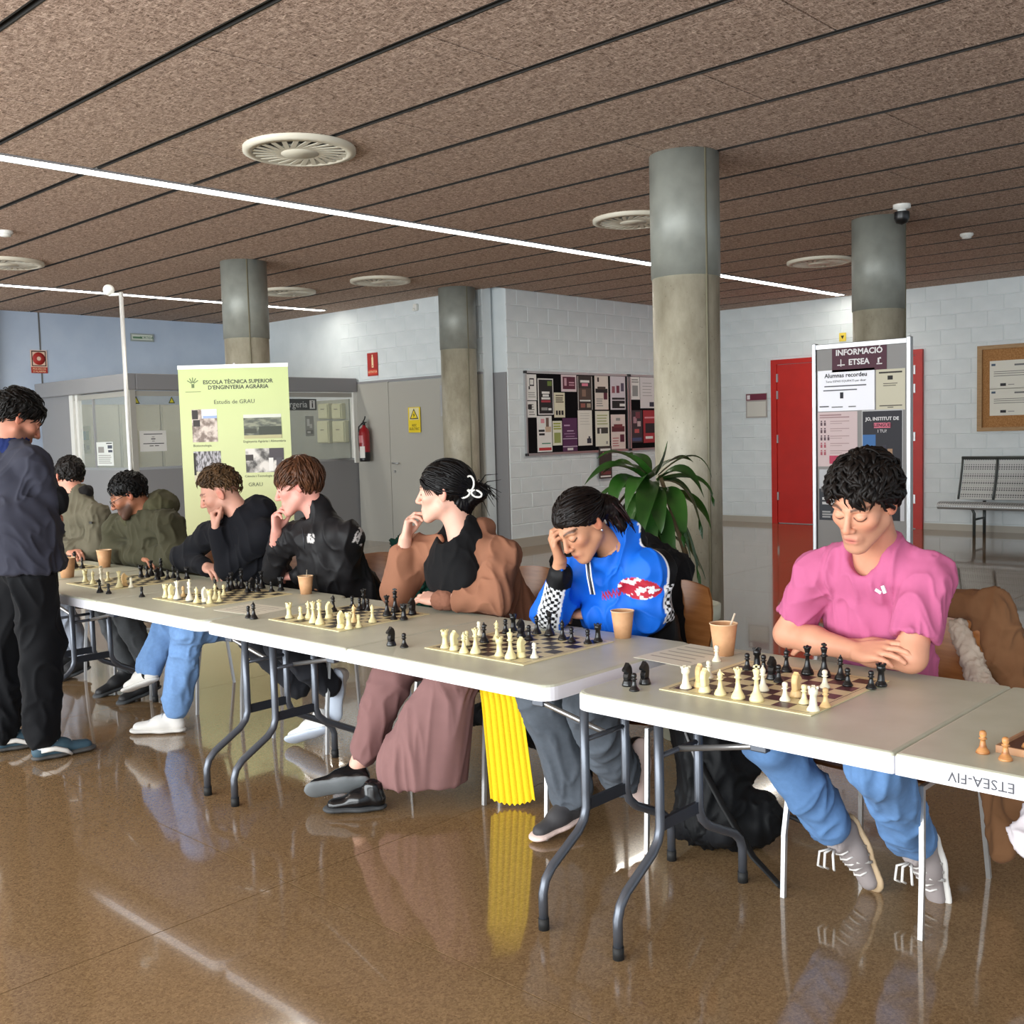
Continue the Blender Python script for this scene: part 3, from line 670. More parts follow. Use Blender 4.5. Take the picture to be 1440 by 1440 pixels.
# ---- signs on walls
def sgn(plane, pl, px0, py0, px1, py1, rgb, prints, label, texts=(), name='sign', cat='sign', off=.012):
    if plane == 'back': Y = pl-off; a = atY(px0, py0, Y); b = atY(px1, py1, Y); c = ((a[0]+b[0])/2, Y, (a[2]+b[2])/2); w = abs(b[0]-a[0])
    else: X = pl+off; a = atX(px0, py0, X); b = atX(px1, py1, X); c = (X, (a[1]+b[1])/2, (a[2]+b[2])/2); w = abs(b[1]-a[1])
    return sheet(name, label, cat, on(plane, c), w, abs(a[2]-b[2]), rgb, prints, texts, th=.006)
RD, CR = (168, 40, 34), (240, 214, 170)
sgn('back', YE, 516.5, 497, 532, 528, RD, [(.1, .06, .92, .28, (206, 70, 48)), (.42, .36, .6, .8, CR), (.46, .8, .56, .92, CR), (.46, .42, .54, .46, RD)], 'red extinguisher sign on white wall above the grey cladding', [('EXTINTOR', .5, .17, .04, CR)])
sg = sgn('left', XL, 42, 492, 67, 525, (226, 196, 176), [(0, 0, 1, .26, RD), (.06, .33, .12, .95, (60, 30, 30)), (.88, .33, .94, .95, (60, 30, 30)), (.06, .92, .94, .97, (60, 30, 30)), (.06, .3, .94, .34, (60, 30, 30))], 'red fire alarm sign with ring symbol on the blue wall', [('POLSADOR', .5, .18, .035, CR), ('D’ALARMA', .5, .07, .035, CR)])
s = MB(); P = WM[sg.name]
s.lathe([(.028, .009), (.085, .009), (.085, .008), (.028, .008)], 24); s.build('ring_symbol', pm(RD), sg, world=False)
sg.children[-1].location.z = .0; sg.children[-1].matrix_local = Matrix.Translation(Vector((0, .04, 0)))
ex = sgn('left', XL, 183, 468.5, 216, 481, (150, 160, 156), [(.06, .2, .94, .85, (206, 214, 204)), (.1, .35, .5, .6, (90, 130, 100))], 'grey emergency exit light on the blue wall', [('SORTIDA', .7, .5, .05, (60, 110, 80))], name='exit_light', cat='exit sign', off=.02)
sgn('back', YE-.028, 574, 573, 592, 608, (226, 200, 30), [(.1, .5, .9, .97, (222, 214, 170))], 'yellow electrical warning sign on the grey door', [('RISC', .5, .28, .045, K_), ('ELÈCTRIC', .5, .14, .045, K_)])
q = [o for o in COL.objects if o.name.startswith('sign')][-1]
s = MB(); s.add([(-.085, .01, .0085), (.085, .01, .0085), (0, .15, .0085)], [(0, 1, 2)]); s.build('triangle_border', pm(K_), q, world=False)
s = MB(); s.add([(-.064, .022, .009), (.064, .022, .009), (0, .128, .009)], [(0, 1, 2)]); s.build('triangle', pm((232, 206, 30)), q, world=False)
s = MB(); s.add([(.012, .1, .0095), (-.02, .06, .0095), (0, .062, .0095), (-.012, .026, .0095), (.022, .07, .0095), (.002, .07, .0095)], [(0, 1, 2, 3, 4, 5)]); s.build('bolt_symbol', pm(K_), q, world=False)
sgn('back', YB, 1049, 554, 1079, 587, (168, 164, 158), [(.06, .06, .94, .66, (206, 204, 196)), (.02, .72, .98, .98, (110, 38, 60)), (.06, .76, .2, .94, (226, 220, 222))], 'small room plate with maroon header beside the red door', name='room_plate', cat='sign', off=.02)
# ---- cork board
ck = empty('cork_board', (-3.9, YB, 1.33), label='cork pin board in wooden frame on the back wall', cat='cork board')
m_cork = noisy('cork', (150, 104, 58), (180, 132, 82), 60, rough=.9); m_oak = noisy('oak_frame', (150, 116, 72), (170, 134, 88), 10, rough=.5, stretch=(1, 1, 8))
s = MB(); s.box2((-5.0, YB-.03, 1.36), (-2.6, YB-.008, 2.36)); s.build('cork', m_cork, ck)
for a, b in (((-5.06, 1.31), (-2.54, 1.36)), ((-5.06, 2.36), (-2.54, 2.41)), ((-5.06, 1.36), (-5.0, 2.36)), ((-2.6, 1.36), (-2.54, 2.36))):
    s = MB(); s.box2((a[0], YB-.06, a[1]), (b[0], YB-.008, b[1])); s.build('frame_bar', m_oak, ck)
for py0, py1, lab in ((508, 545, 'upper'), (547, 583, 'lower')):
    a = atY(1392, py0, YB-.032); b = atY(1450, py1, YB-.032)
    sheet('notice', lab+' white printed notice pinned on the cork board', 'notice', on('back', ((a[0]+b[0])/2, YB-.032, (a[2]+b[2])/2)), b[0]-a[0], a[2]-b[2], (222, 220, 208),
          [(.04, .82, .14, .9, (70, 90, 110)), (.6, .8, .9, .86, (110, 110, 110)), (.26, .1, .4, .2, (40, 40, 44)), (.45, .13, .6, .16, G_)]+lines(.1, .95, (.45, .53, .6), .025, (130, 128, 122)), group='notices on the cork board')
# ---- perforated steel bench by the back wall
bx0, bx1, by = -5.22, -2.6, 13.95
be = empty('bench', (-3.9, by, 0), label='grey perforated steel waiting bench against the back wall', cat='bench')
def perf():
    m = mat('perforated_steel', (150, 152, 152), .4, metal=.5); nt = m.node_tree; N = nt.nodes; L = nt.links; b = N['Principled BSDF']
    tc = N.new('ShaderNodeTexCoord'); v = N.new('ShaderNodeTexVoronoi'); v.inputs['Scale'].default_value = 34; v.inputs['Randomness'].default_value = 0; L.new(tc.outputs['Object'], v.inputs['Vector'])
    r = N.new('ShaderNodeValToRGB'); r.color_ramp.elements[0].position = .3; r.color_ramp.elements[0].color = lin((84, 86, 88)); r.color_ramp.elements[1].position = .42; r.color_ramp.elements[1].color = lin((168, 170, 170))
    L.new(v.outputs['Distance'], r.inputs[0]); L.new(r.outputs[0], b.inputs['Base Color']); return m
m_perf = perf(); m_bt = mat('bench_tube', (84, 88, 86), .4, metal=.5)
W3 = (bx1-bx0)/6
for k in range(6):
    a, b = bx0+k*W3+.02, bx0+(k+1)*W3-.02
    def bk(u, v): return (a+(b-a)*u, by+.1+.16*v**1.3+.03*math.sin(PI*v), .44+.52*v)
    s = MB(); s.grid(bk, 3, 8); s.build('back_panel', m_perf, be)
for k in range(7):
    x = bx0+k*W3; s = MB(); s.tube([(x, by+.1+.16*v**1.3+.03*math.sin(PI*v)-.01, .44+.53*v) for v in (0, .25, .5, .75, 1)], .014, 8); s.build('back_rib', m_bt, be)
s = MB(); s.tube([(bx0-.01, by+.25, .97), (bx1, by+.25, .97)], .022, 8); s.build('top_tube', m_bt, be)
s = MB()
def sp(u, v):
    a = [(0, .40), (-.32, .43), (-.40, .41), (-.42, .37), (-.40, .335), (-.34, .335)]; t = v*(len(a)-1); i = min(int(t), len(a)-2); f = t-i
    return (bx0-.12+(bx1-bx0+.2)*u, by+.1+(a[i][0]*(1-f)+a[i+1][0]*f), a[i][1]*(1-f)+a[i+1][1]*f)
s.grid(sp, 4, 10); s.build('seat', m_perf, be)
for x in (bx0+.28, bx1-.4):
    s = MB(); s.tube([(x-.08, by-.22, .36), (x, by-.2, .34), (x+.02, by-.18, .28), (x+.02, by-.18, 0)], .02, 8); s.tube([(x+.02, by+.18, .42), (x+.02, by+.18, 0)], .02, 8); s.tube([(x+.02, by-.18, .2), (x+.02, by+.18, .2)], .014, 8); s.build('leg_frame', m_bt, be)
# ---- fire extinguisher
ex_x, ex_y, ez = -11.58, YE-.14, 1.12
fe = empty('fire_extinguisher', (ex_x, ex_y, ez), label='red fire extinguisher hanging on the grey cladding beside the booth', cat='fire extinguisher')
s = MB(); s.lathe([(0, 0), (.07, 0), (.075, .02), (.075, .13)], 20); s.v = [(a+ex_x, b+ex_y, z+ez) for a, b, z in s.v]; s.build('base', m_black, fe)
s = MB(); s.lathe([(.075, .13), (.075, .40), (.06, .45), (.025, .48), (.025, .5)], 20); s.v = [(a+ex_x, b+ex_y, z+ez) for a, b, z in s.v]; s.build('cylinder', mat('extinguisher_red', (150, 22, 30), .25), fe)
s = MB(); s.tube([(ex_x, ex_y, ez+.49), (ex_x, ex_y, ez+.55)], .02); s.tube([(ex_x-.02, ex_y, ez+.55), (ex_x+.04, ex_y-.02, ez+.58), (ex_x+.07, ex_y-.03, ez+.62)], .009); s.tube([(ex_x-.02, ex_y, ez+.53), (ex_x+.09, ex_y-.03, ez+.54)], .008); s.build('valve', m_black, fe)
s = MB(); s.tube([(ex_x-.02, ex_y-.01, ez+.53), (ex_x-.09, ex_y-.02, ez+.48), (ex_x-.1, ex_y-.02, ez+.3), (ex_x-.085, ex_y-.02, ez+.15)], .011); s.build('hose', m_black, fe)
s = MB()
def lab(u, v): a = -PI/2-.2+1.1*u; return (ex_x+.0765*math.cos(a), ex_y+.0765*math.sin(a), ez+.05+.16*v)
s.grid(lab, 8, 1); s.build('label_sticker', m_paper, fe)
s = MB()
def lab2(u, v): a = -PI/2-.9+1.5*u; return (ex_x+.0765*math.cos(a), ex_y+.0765*math.sin(a), ez+.26+.1*v)
s.grid(lab2, 8, 1); s.build('band', mat('ext_band', (206, 120, 124), .4), fe)

# ---- glazed reception booth in the corner
XG, YG = -11.88, 6.1
bo = empty('reception_booth', (-13.1, 7.8, 0), label='grey glazed reception booth in the corner of the hall', cat='booth')
def bb(nm, a, b, m, bev=0):
    s = MB(); s.box2(a, b, bev); return s.build(nm, m, bo)
bb('base_panel', (-13.40, YG, 0), (XG, YG+.05, 1.14), m_greyd); bb('base_panel', (XG-.05, YG+.05, 0), (XG, YE-.001, 1.14), m_greyd)
bb('fascia', (XL+.14, YG-.06, 2.09), (XG+.06, YG+.06, 2.28), m_greyd, .01); bb('fascia', (XG-.06, YG+.06, 2.09), (XG+.06, YE-.04, 2.28), m_greyd, .01)
bb('glazing_bar', (-13.40, YG+.0, 1.14), (XG, YG+.04, 1.17), m_alu); bb('glazing_bar', (XG-.04, YG, 1.14), (XG, YE-.001, 1.17), m_alu)
bb('transom', (-13.40, YG+.005, 2.02), (XG, YG+.035, 2.08), m_grey); bb('transom', (XG-.035, YG+.06, 2.02), (XG-.005, YE-.04, 2.08), m_grey)
bb('post', (XG-.06, YG, 0), (XG+.01, YG+.07, 2.1), m_grey); bb('post', (XG-.05, YE-.09, 1.1), (XG+.03, YE-.001, 2.1), m_white)
bb('post', (-13.46, YG-.01, 0), (-13.36, YG+.06, 2.1), m_white); bb('post', (-13.30, YG-.005, 1.14), (-13.24, YG+.05, 2.1), m_white)
bb('post', (-12.86, YG+.008, 1.17), (-12.83, YG+.032, 2.03), m_greyd); bb('post', (XG-.035, 7.75, 1.17), (XG-.01, 7.78, 2.03), m_greyd)
bb('booth_door', (XL+.16, YG, .01), (-13.47, YG+.04, 2.09), m_greyd)
s = MB(); s.tube([(XL+.26, YG-.005, 1.05), (XL+.26, YG-.05, 1.05), (XL+.36, YG-.05, 1.05)], .012); s.build('door_handle', m_alu, bo)
bb('glass_pane', (-13.24, YG+.015, 1.17), (XG-.06, YG+.023, 2.02), m_glass); bb('glass_pane', (XG-.026, YG+.07, 1.17), (XG-.018, YE-.09, 2.02), m_glass)
ct = MB(); ct.box2((-12.6, YG+.06, 1.05), (XG-.06, YE-.4, 1.09), .006); ct.build('counter_top', noisy('counter_wood', (120, 70, 40), (140, 84, 50), 8, rough=.35, stretch=(1, 6, 1)), bo)
s = MB(); s.box2((-12.6, YG+.1, 0), (XG-.1, YE-.45, 1.05)); s.build('counter_base', m_grey, bo)
gx = XG+.002
def gl(px0, py0, px1, py1, rgb, prints, label, texts=(), name='notice'):
    a = atX(px0, py0, gx); b = atX(px1, py1, gx)
    return sheet(name, label, name.replace('_', ' '), on('left', (gx-.019, (a[1]+b[1])/2, (a[2]+b[2])/2)), b[1]-a[1], a[2]-b[2], rgb, prints, texts)
gl(197, 606, 236, 634, (226, 226, 222), [(.15, .82, .85, .86, (70, 70, 72)), (.45, .68, .55, .72, G_), (.42, .58, .58, .63, (70, 70, 72)), (.45, .48, .55, .52, G_), (.12, .36, .9, .4, (60, 60, 62)), (.35, .25, .5, .29, (80, 80, 82)), (.55, .25, .7, .29, (80, 80, 82))], 'white printed notice taped on the booth glass near the counter')
a = atX(375, 577, gx); b = atX(445.5, 561, gx)
sg = sheet('name_sign', 'dark grey reception sign reading Consergeria with an i symbol', 'sign', on('left', (gx-.017, (a[1]+b[1])/2, (a[2]+b[2])/2)), b[1]-a[1], b[2]-a[2], (74, 78, 78), [(.86, .12, .97, .88, (206, 208, 206))], [('Consergeria', .43, .5, .125, (196, 200, 198)), ('i', .915, .5, .13, (30, 30, 30), .003)], th=.004)
gl(430, 585, 443, 613, (150, 154, 148), [(.2, .5, .5, .85, (196, 200, 196)), (.5, .4, .8, .6, (190, 194, 190)), (.1, .1, .9, .3, (120, 124, 120)), (.2, .14, .6, .24, (196, 198, 194))], 'grey evacuation leaflet on the booth glass')
for px, py, w_ in ((192, 562, 5.5), (242, 562, 5)):
    c = atX(px, py, gx); k = w_/FPX*13
    s = MB(); s.add([(c[0]-.012, c[1]-k, c[2]-k), (c[0]-.012, c[1]+k, c[2]-k), (c[0]-.012, c[1], c[2]+k*.9)], [(0, 1, 2)])
    s.mat(1); k2 = k*.62; s.add([(c[0]-.010, c[1]-k2, c[2]-k*.78), (c[0]-.010, c[1]+k2, c[2]-k*.78), (c[0]-.010, c[1], c[2]+k*.45)], [(0, 1, 2)])
    tag(s.build('warning_sticker', [pm((70, 72, 40)), pm((206, 200, 60))]), 'small yellow triangle warning sticker on the booth glass', 'sticker', 'triangle stickers on booth glass')
gy = YG-.002
def gl2(px0, py0, px1, py1, rgb, prints, label, dy=0., texts=(), name='notice'):
    a = atY(px0, py0, gy+dy); b = atY(px1, py1, gy+dy)
    return sheet(name, label, name, on('back', ((a[0]+b[0])/2, gy+dy+.014, (a[2]+b[2])/2)), b[0]-a[0], a[2]-b[2], rgb, prints, texts)
gl2(134, 622, 159, 655, (222, 226, 222), [(.1, .55, .45, .8, G_), (.68, .72, .95, .86, (70, 76, 90)), (.7, .56, .95, .66, (70, 76, 90)), (.6, .92, .95, .96, K_)]+lines(.1, .9, (.1, .18, .26, .34, .42), .03, G_), 'white leaflet on the booth front glass')
gl2(108, 600, 128, 638, (206, 206, 160), [(.05, .5, .7, .82, (90, 160, 170)), (.62, .5, .85, .82, (90, 150, 100)), (.1, .12, .45, .36, (50, 48, 46)), (.6, .15, .85, .3, (140, 140, 110))], 'yellowish map poster inside the booth', dy=.25, name='poster')
s = MB(); a = atY(145, 570, 7.2); s.box2((a[0], 7.2, 1.0), (a[0]+.32, 7.26, 2.02)); s.mat(1).box2((a[0]-.03, 7.18, 1.92), (a[0]+.34, 7.2, 2.02)); tag(s.build('wall_cabinet', [pm((168, 184, 168)), pm((80, 92, 92))]), 'tall pale green locker with dark top inside the booth', 'cabinet')
for px0, py0, px1, py1 in ((457, 568, 471.5, 589), (476, 568, 490, 589), (455.5, 592, 472.5, 623), (477, 592, 495, 622)):
    a = atY(px0-3, py0, YE-.08); b = atY(px1-3, py1, YE-.08)
    r = empty('electric_box', ((a[0]+b[0])/2, YE-.08, b[2]), label='cream electrical wall box with small label inside the booth', cat='electrical box', group='cream electrical boxes in the booth')
    s = MB(); s.box2((a[0], YE-.16, b[2]), (b[0], YE-.085, a[2]), .008); s.build('housing', pm((196, 196, 160)), r)
    s = MB(); s.box2((a[0]+.01, YE-.18, b[2]+.012), (b[0]-.01, YE-.16, a[2]-.012), .006); s.build('lid', pm((206, 206, 168)), r)
    s = MB(); s.box(((a[0]+b[0])/2, YE-.1815, (a[2]+b[2])/2+.03), (.08, .003, .012)); s.build('label_strip', pm((110, 112, 96)), r)
s = MB(); s.box2((XL+.3, YE-.08, .4), (XG-.1, YE-.012, 2.0)); tag(s.build('cabinet_wall', pm((158, 160, 148))), 'beige cabinet front at the back of the booth', 'cabinet')
wd = empty('wardrobe', (XL+.25, 7.8, 0), label='row of beige wardrobes along the wall inside the booth', cat='cabinet')
for k in range(4):
    s = MB(); s.box2((XL+.16, 6.45+.62*k, 0), (XL+.42, 6.45+.62*k+.61, 2.0), .005); s.build('cabinet_body', pm((184, 182, 164)), wd)
    s = MB(); s.box2((XL+.42, 6.47+.62*k, .08), (XL+.44, 6.45+.62*k+.59, 1.97), .004); s.build('cabinet_door', pm((190, 188, 168)), wd)
# ---- tall pole with white globe
px_, py_ = -7.62, 3.89
po = empty('pole', (px_, py_, 0), label='tall thin aluminium pole with a white globe near the top', cat='pole')
s = MB(); s.lathe([(0, 0), (.2, 0), (.2, .012), (.03, .03), (.03, .06)], 24); s.v = [(a+px_, b+py_, z) for a, b, z in s.v]; s.build('base', m_alu, po)
s = MB(); s.tube([(px_, py_, .03), (px_, py_, 2.59)], .016, 10); s.build('shaft', mat('pole_white_metal', (206, 206, 204), .3, metal=.3), po)
s = MB(); s.sphere((px_-.07, py_-.06, 2.61), .042); s.tube([(px_, py_, 2.575), (px_-.07, py_-.06, 2.575)], .012, 6); s.build('globe', m_white, po)
# ================================================================== tables
TZ, TY0, TY1 = .74, 2.215, 2.975
m_top = noisy('table_plastic', (190, 191, 172), (198, 199, 181), 8, rough=.42, bump=.12, bscale=900, dist=.0006)
m_edge = mat('table_edge_plastic', (226, 226, 232), .4)
m_leg = mat('leg_grey_steel', (92, 96, 104), .32, metal=.55)
m_legd = mat('leg_bar_dark', (52, 55, 62), .4, metal=.4)
m_zinc = mat('zinc_bar', (170, 168, 166), .3, metal=.8)
m_rub = mat('rubber_black', (20, 20, 20), .7)
def rounded(x0, x1, y0, y1, rl, rr, n=6):
    P = []
    for cx, cy, a0, r in ((x0+rl, y0+rl, PI, rl), (x1-rr, y0+rr, 1.5*PI, rr), (x1-rr, y1-rr, 0, rr), (x0+rl, y1-rl, .5*PI, rl)):
        if r < .002: P.append((cx, cy)); continue
        P += [(cx+r*math.cos(a0+.5*PI*k/n), cy+r*math.sin(a0+.5*PI*k/n)) for k in range(n+1)]
    return P
def top_half(x0, x1, rl, rr):
    """moulded slab: bevelled rim, flat top"""
    s = MB(); D = .048
    rings = [(0, -D), (0, -.008), (.003, -.002), (.009, 0)]
    base = np.array(rounded(x0, x1, TY0, TY1, rl, rr)); c = np.array([(x0+x1)/2, (TY0+TY1)/2]); hx, hy = (x1-x0)/2, (TY1-TY0)/2
    vs = []; n = len(base)
    for ins, z in rings:
        q = (base-c)*np.array([(hx-ins)/hx, (hy-ins)/hy])+c
        vs += [(p[0], p[1], TZ+z) for p in q]
    fs = []; mi = []
    for r in range(len(rings)-1):
        for i in range(n): fs.append((r*n+i, r*n+(i+1) % n, (r+1)*n+(i+1) % n, (r+1)*n+i))
    s.add(vs, fs); s.m = [1 if i < n else 0 for i in range(len(fs))]
    s.f.append(tuple(range((len(rings)-1)*n, len(rings)*n))); s.m.append(0); s.sm.append(False)
    s.f.append(tuple(range(n-1, -1, -1))); s.m.append(1); s.sm.append(False)
    return s
def folding_table(x0, lab, dy=0):
    L = 1.83; x1 = x0+L; xm = (x0+x1)/2
    t = empty('folding_table', (xm, 2.6, 0), label=lab, cat='table', group='white folding tables in a row')
    top_half(x0, xm-.0012, .05, .006).build('tabletop_half', [m_top, m_edge], t); top_half(xm+.0012, x1, .006, .05).build('tabletop_half', [m_top, m_edge], t)
    for ya in (TY0+.09, TY1-.12):
        s = MB(); s.box2((x0+.06, ya, TZ-.072), (x1-.06, ya+.03, TZ-.048)); s.build('apron_rail', m_legd, t)
    for xl, sg in ((x0+.12, 1), (x1-.06, -1)):
        for ya, yf in ((2.452, 2.245), (2.655, 2.90)):
            s = MB(); d = yf-ya
            s.tube([(xl, ya, TZ-.05), (xl, ya, .36), (xl, ya, .31), (xl, ya+d*.06, .275), (xl, ya+d*.2, .245), (xl, ya+d*.8, .175), (xl, ya+d*.94, .145), (xl, yf, .11), (xl, yf, .03)], .0145, 10)
            lg = s.build('leg', m_leg, t)
            s = MB(); s.tube([(xl, yf, .035), (xl, yf, 0)], .0165, 10); s.build('foot_cap', m_rub, lg)
        for z0, z1 in ((.30, .335), (.62, .645)):
            s = MB(); s.box2((xl-.006, 2.452, z0), (xl+.006, 2.655, z1)); s.build('crossbar', m_legd, t)
        s = MB(); s.tube([(xl, 2.553, .52), (xl+sg*.26, 2.553, .575), (xl+sg*.58, 2.553, TZ-.06)], .009, 8); s.build('brace', m_zinc, t)
        s = MB(); s.tube([(xl, 2.452, .52), (xl, 2.655, .52)], .008, 8); s.build('brace_axle', m_leg, t)
        s = MB(); s.box((xl+sg*.27, 2.553, .578), (.05, .03, .03), bev=.004); s.build('brace_joint', m_leg, t)
    return t
tA = folding_table(-1.875, 'white folding table before the person in pink, with pen lettering on its edge')
folding_table(-3.80, 'white folding table before the people in blue and brown jackets')
folding_table(-5.655, 'white folding table before the two people in black tops')
folding_table(-7.51, 'white folding table farthest along the row, behind the standing person')
# pen writing on the front edge, upside down
cM = frame((-.775, TY0-.001, TZ-.026), (-1, 0, 0), (0, -1, 0)) 
text('ETSEA-FIV', .031, mat('pen_ink', (74, 74, 80), .6), tA, cM, ext=.0004, name='pen_lettering')

# ================================================================== chess
m_cream = noisy('cream_plastic', (226, 214, 160), (232, 220, 170), 30, rough=.35); m_pale = mat('pale_plastic', (236, 230, 204), .35); m_tan = mat('tan_plastic', (224, 190, 134), .35)
m_blk = mat('black_piece', (20, 20, 21), .28); m_wood = noisy('turned_wood', (150, 92, 46), (206, 150, 92), 90, rough=.4, stretch=(.2, .2, 1))
def prof(kind):
    base = [(0, 0), (.5, 0), (.5, .05), (.47, .09), (.43, .11), (.42, .15), (.33, .2)]
    P = {'pawn': (.029, .050, base+[(.24, .32), (.19, .5), (.18, .6), (.30, .63), (.30, .66), (.17, .69), (.24, .76), (.265, .84), (.24, .93), (.14, .985), (0, 1)]),
         'rook': (.033, .058, base+[(.30, .3), (.26, .5), (.25, .68), (.34, .71), (.34, .75), (.36, .76), (.36, 1), (.25, 1), (.25, .93), (0, .92)]),
         'bishop': (.033, .070, base+[(.24, .28), (.17, .45), (.15, .58), (.28, .61), (.28, .63), (.16, .66), (.22, .73), (.23, .79), (.19, .86), (.09, .93), (.055, .94), (.075, .965), (.05, .99), (0, 1)]),
         'queen': (.037, .086, base+[(.25, .28), (.17, .45), (.15, .62), (.27, .65), (.27, .67), (.16, .7), (.19, .76), (.28, .89), (.29, .92), (.20, .91), (.17, .94), (.07, .955), (.08, .98), (0, 1)]),
         'king': (.038, .096, base+[(.25, .26), (.17, .42), (.15, .58), (.28, .61), (.28, .63), (.17, .66), (.20, .74), (.25, .83), (.26, .86), (.12, .89), (0, .89)])}
    d, h, p = P[kind]; return [(r*d, z*h) for r, z in p], h, d
def piece_mb(kind):
    s = MB()
    if kind != 'knight':
        p, h, d = prof(kind); s.lathe(p, 16)
        if kind == 'king': s.box((0, 0, h*.945), (.006, .005, h*.12)); s.box((0, 0, h*.95), (.017, .005, .006))
        if kind == 'queen':
            for k in range(8): a = k*PI/4; s.sphere((d*.25*math.cos(a), d*.25*math.sin(a), h*.915), .0035, 5, 4)
        if kind == 'rook':
            for k in range(4): a = k*PI/2+.4; s.box((d*.31*math.cos(a), d*.31*math.sin(a), h*1.02), (.006, .009, .006), np.array(Matrix.Rotation(a, 3, 'Z')))
        if kind == 'bishop': s.box((.006, 0, h*.83), (.008, .014, .0025), np.array(Matrix.Rotation(.7, 3, 'Y')))
        return s
    s.lathe([(0, 0), (.017, 0), (.017, .004), (.0155, .008), (.0145, .011), (.0135, .014), (.0125, .017), (0, .0175)], 16)
    side = [(-.011, .016), (.011, .016), (.0125, .026), (.009, .034), (.006, .037), (.012, .040), (.0175, .043), (.0185, .048), (.014, .053), (.009, .0565), (.005, .061), (.001, .066), (-.002, .0625), (-.008, .058), (-.0125, .049), (-.0135, .037), (-.012, .026)]
    n = len(side); c = np.mean(side, 0); lay = []
    for y, k in ((-.0085, .82), (-.006, 1), (.006, 1), (.0085, .82)):
        lay += [(c[0]+(x-c[0])*k, y, c[1]+(z-c[1])*k) for x, z in side]
    fs = [(i*n+j, i*n+(j+1) % n, (i+1)*n+(j+1) % n, (i+1)*n+j) for i in range(3) for j in range(n)]+[tuple(range(n-1, -1, -1)), tuple(range(3*n, 4*n))]
    s.add(lay, fs, False); return s
PROT = {}
SETS = {'w': ('cream plastic', m_cream), 'p': ('pale cream plastic', m_pale), 't': ('tan plastic', m_tan), 'b': ('black plastic', m_blk), 'n': ('turned brown wooden', m_wood)}
def piece(kind, col, pos, where, rz=None):
    key = (kind, col); lab = SETS[col][0]+' chess '+kind+' '+where
    r = rnd.uniform(0, 6.28) if rz is None else rz
    if key not in PROT:
        o = piece_mb(kind).build('chess_'+kind, SETS[col][1], None, world=False, loc=pos, rz=r); PROT[key] = o.data
    else:
        o = bpy.data.objects.new('chess_'+kind, PROT[key]); COL.objects.link(o); place(o, None, TR(pos, r))
    tag(o, lab, 'chess piece', 'chess pieces '+where)
BT = TZ+.0035
m_bcream = mat('board_cream', (226, 214, 168), .4)
def chessboard(x0, y0, sq, dark, lab, rz=0):
    B = .026; S = 8*sq+2*B; m_d = mat('board_dark_%d_%d_%d' % dark, dark, .4)
    s = MB(); s.box2((x0, y0, TZ+.0004), (x0+S, y0+S, TZ+.003))
    sheet_ = s.build('chessboard', [m_bcream, m_d]); 
    q = MB()
    for i in range(8):
        for j in range(8):
            if (i+j) % 2: continue
            a, b = x0+B+i*sq, y0+B+j*sq; z = TZ+.0033
            q.quad((a, b, z), (a+sq, b, z), (a+sq, b+sq, z), (a, b+sq, z))
    q.build('dark_squares', m_d, sheet_)
    q = MB(); z = TZ+.0032; e = .006
    for a, b, c, d in ((B-e-.002, B-e-.002, S-B+e+.002, B-e), (B-e-.002, S-B+e, S-B+e+.002, S-B+e+.002), (B-e-.002, B-e, B-e+.002, S-B+e), (S-B+e, B-e, S-B+e+.002, S-B+e)):
        q.quad((x0+a, y0+b, z), (x0+c, y0+b, z), (x0+c, y0+d, z), (x0+a, y0+d, z))
    q.build('border_line', m_d, sheet_)
    tag(sheet_, lab, 'chessboard', 'roll-up chessboards')
who = ['the person in pink', 'the person in the blue jacket', 'the person in the brown jacket', 'the person in the black jacket', 'the person in the black hoodie', 'the person in the olive parka']
chessboard(-1.695, 2.375, .0505, (78, 48, 48), 'roll-up vinyl chessboard with brown squares before the person in pink')
chessboard(-2.66, 2.375, .0505, (44, 34, 36), 'roll-up vinyl chessboard with dark squares before the person in the blue jacket')
chessboard(-3.605, 2.39, .0505, (40, 34, 34), 'roll-up vinyl chessboard before the person in the brown jacket')
chessboard(-4.56, 2.40, .0505, (44, 40, 34), 'roll-up vinyl chessboard before the person in the black jacket')
chessboard(-5.46, 2.40, .0505, (48, 44, 34), 'roll-up vinyl chessboard before the person in the black hoodie')
chessboard(-6.45, 2.40, .0505, (48, 44, 34), 'roll-up vinyl chessboard before the person in the olive parka')
K, Q, Bi, N_, R_, P_ = 'king', 'queen', 'bishop', 'knight', 'rook', 'pawn'
def lay(items, w, off=False):
    for kind, col, x, y in items:
        p = atz(x, y, BT if not off else TZ); p[2] = BT if not off else TZ+.0005
        piece(kind, col, p, ('on the board before ' if not off else 'captured beside the board of ')+w, rz=(PI/2 if kind == N_ and col != 'b' else (-PI/2 if kind == N_ else None)))
lay([(R_, 'p', 964.4, 967.5), (N_, 't', 984, 966), (N_, 'w', 991, 973), (Bi, 'w', 1013, 977), (Q, 'w', 1038, 982), (K, 'w', 1064, 985.5), (Bi, 'p', 1073, 971), (P_, 'p', 1104, 985), (N_, 't', 1119.5, 979.5), (P_, 'w', 1131, 989), (R_, 'p', 1143.7, 999), (P_, 't', 1161, 994), (P_, 'p', 1160, 967), (P_, 'p', 997, 953),
     (P_, 'b', 1051, 941.6), (R_, 'b', 1064.7, 940), (P_, 'b', 1074, 944), (N_, 'b', 1086, 955), (P_, 'b', 1095, 959), (Bi, 'b', 1106, 944), (Q, 'b', 1135.5, 948), (K, 'b', 1159, 951), (Bi, 'b', 1182, 955), (P_, 'b', 1192, 964), (P_, 'b', 1225, 968), (R_, 'b', 1239, 964)], who[0])
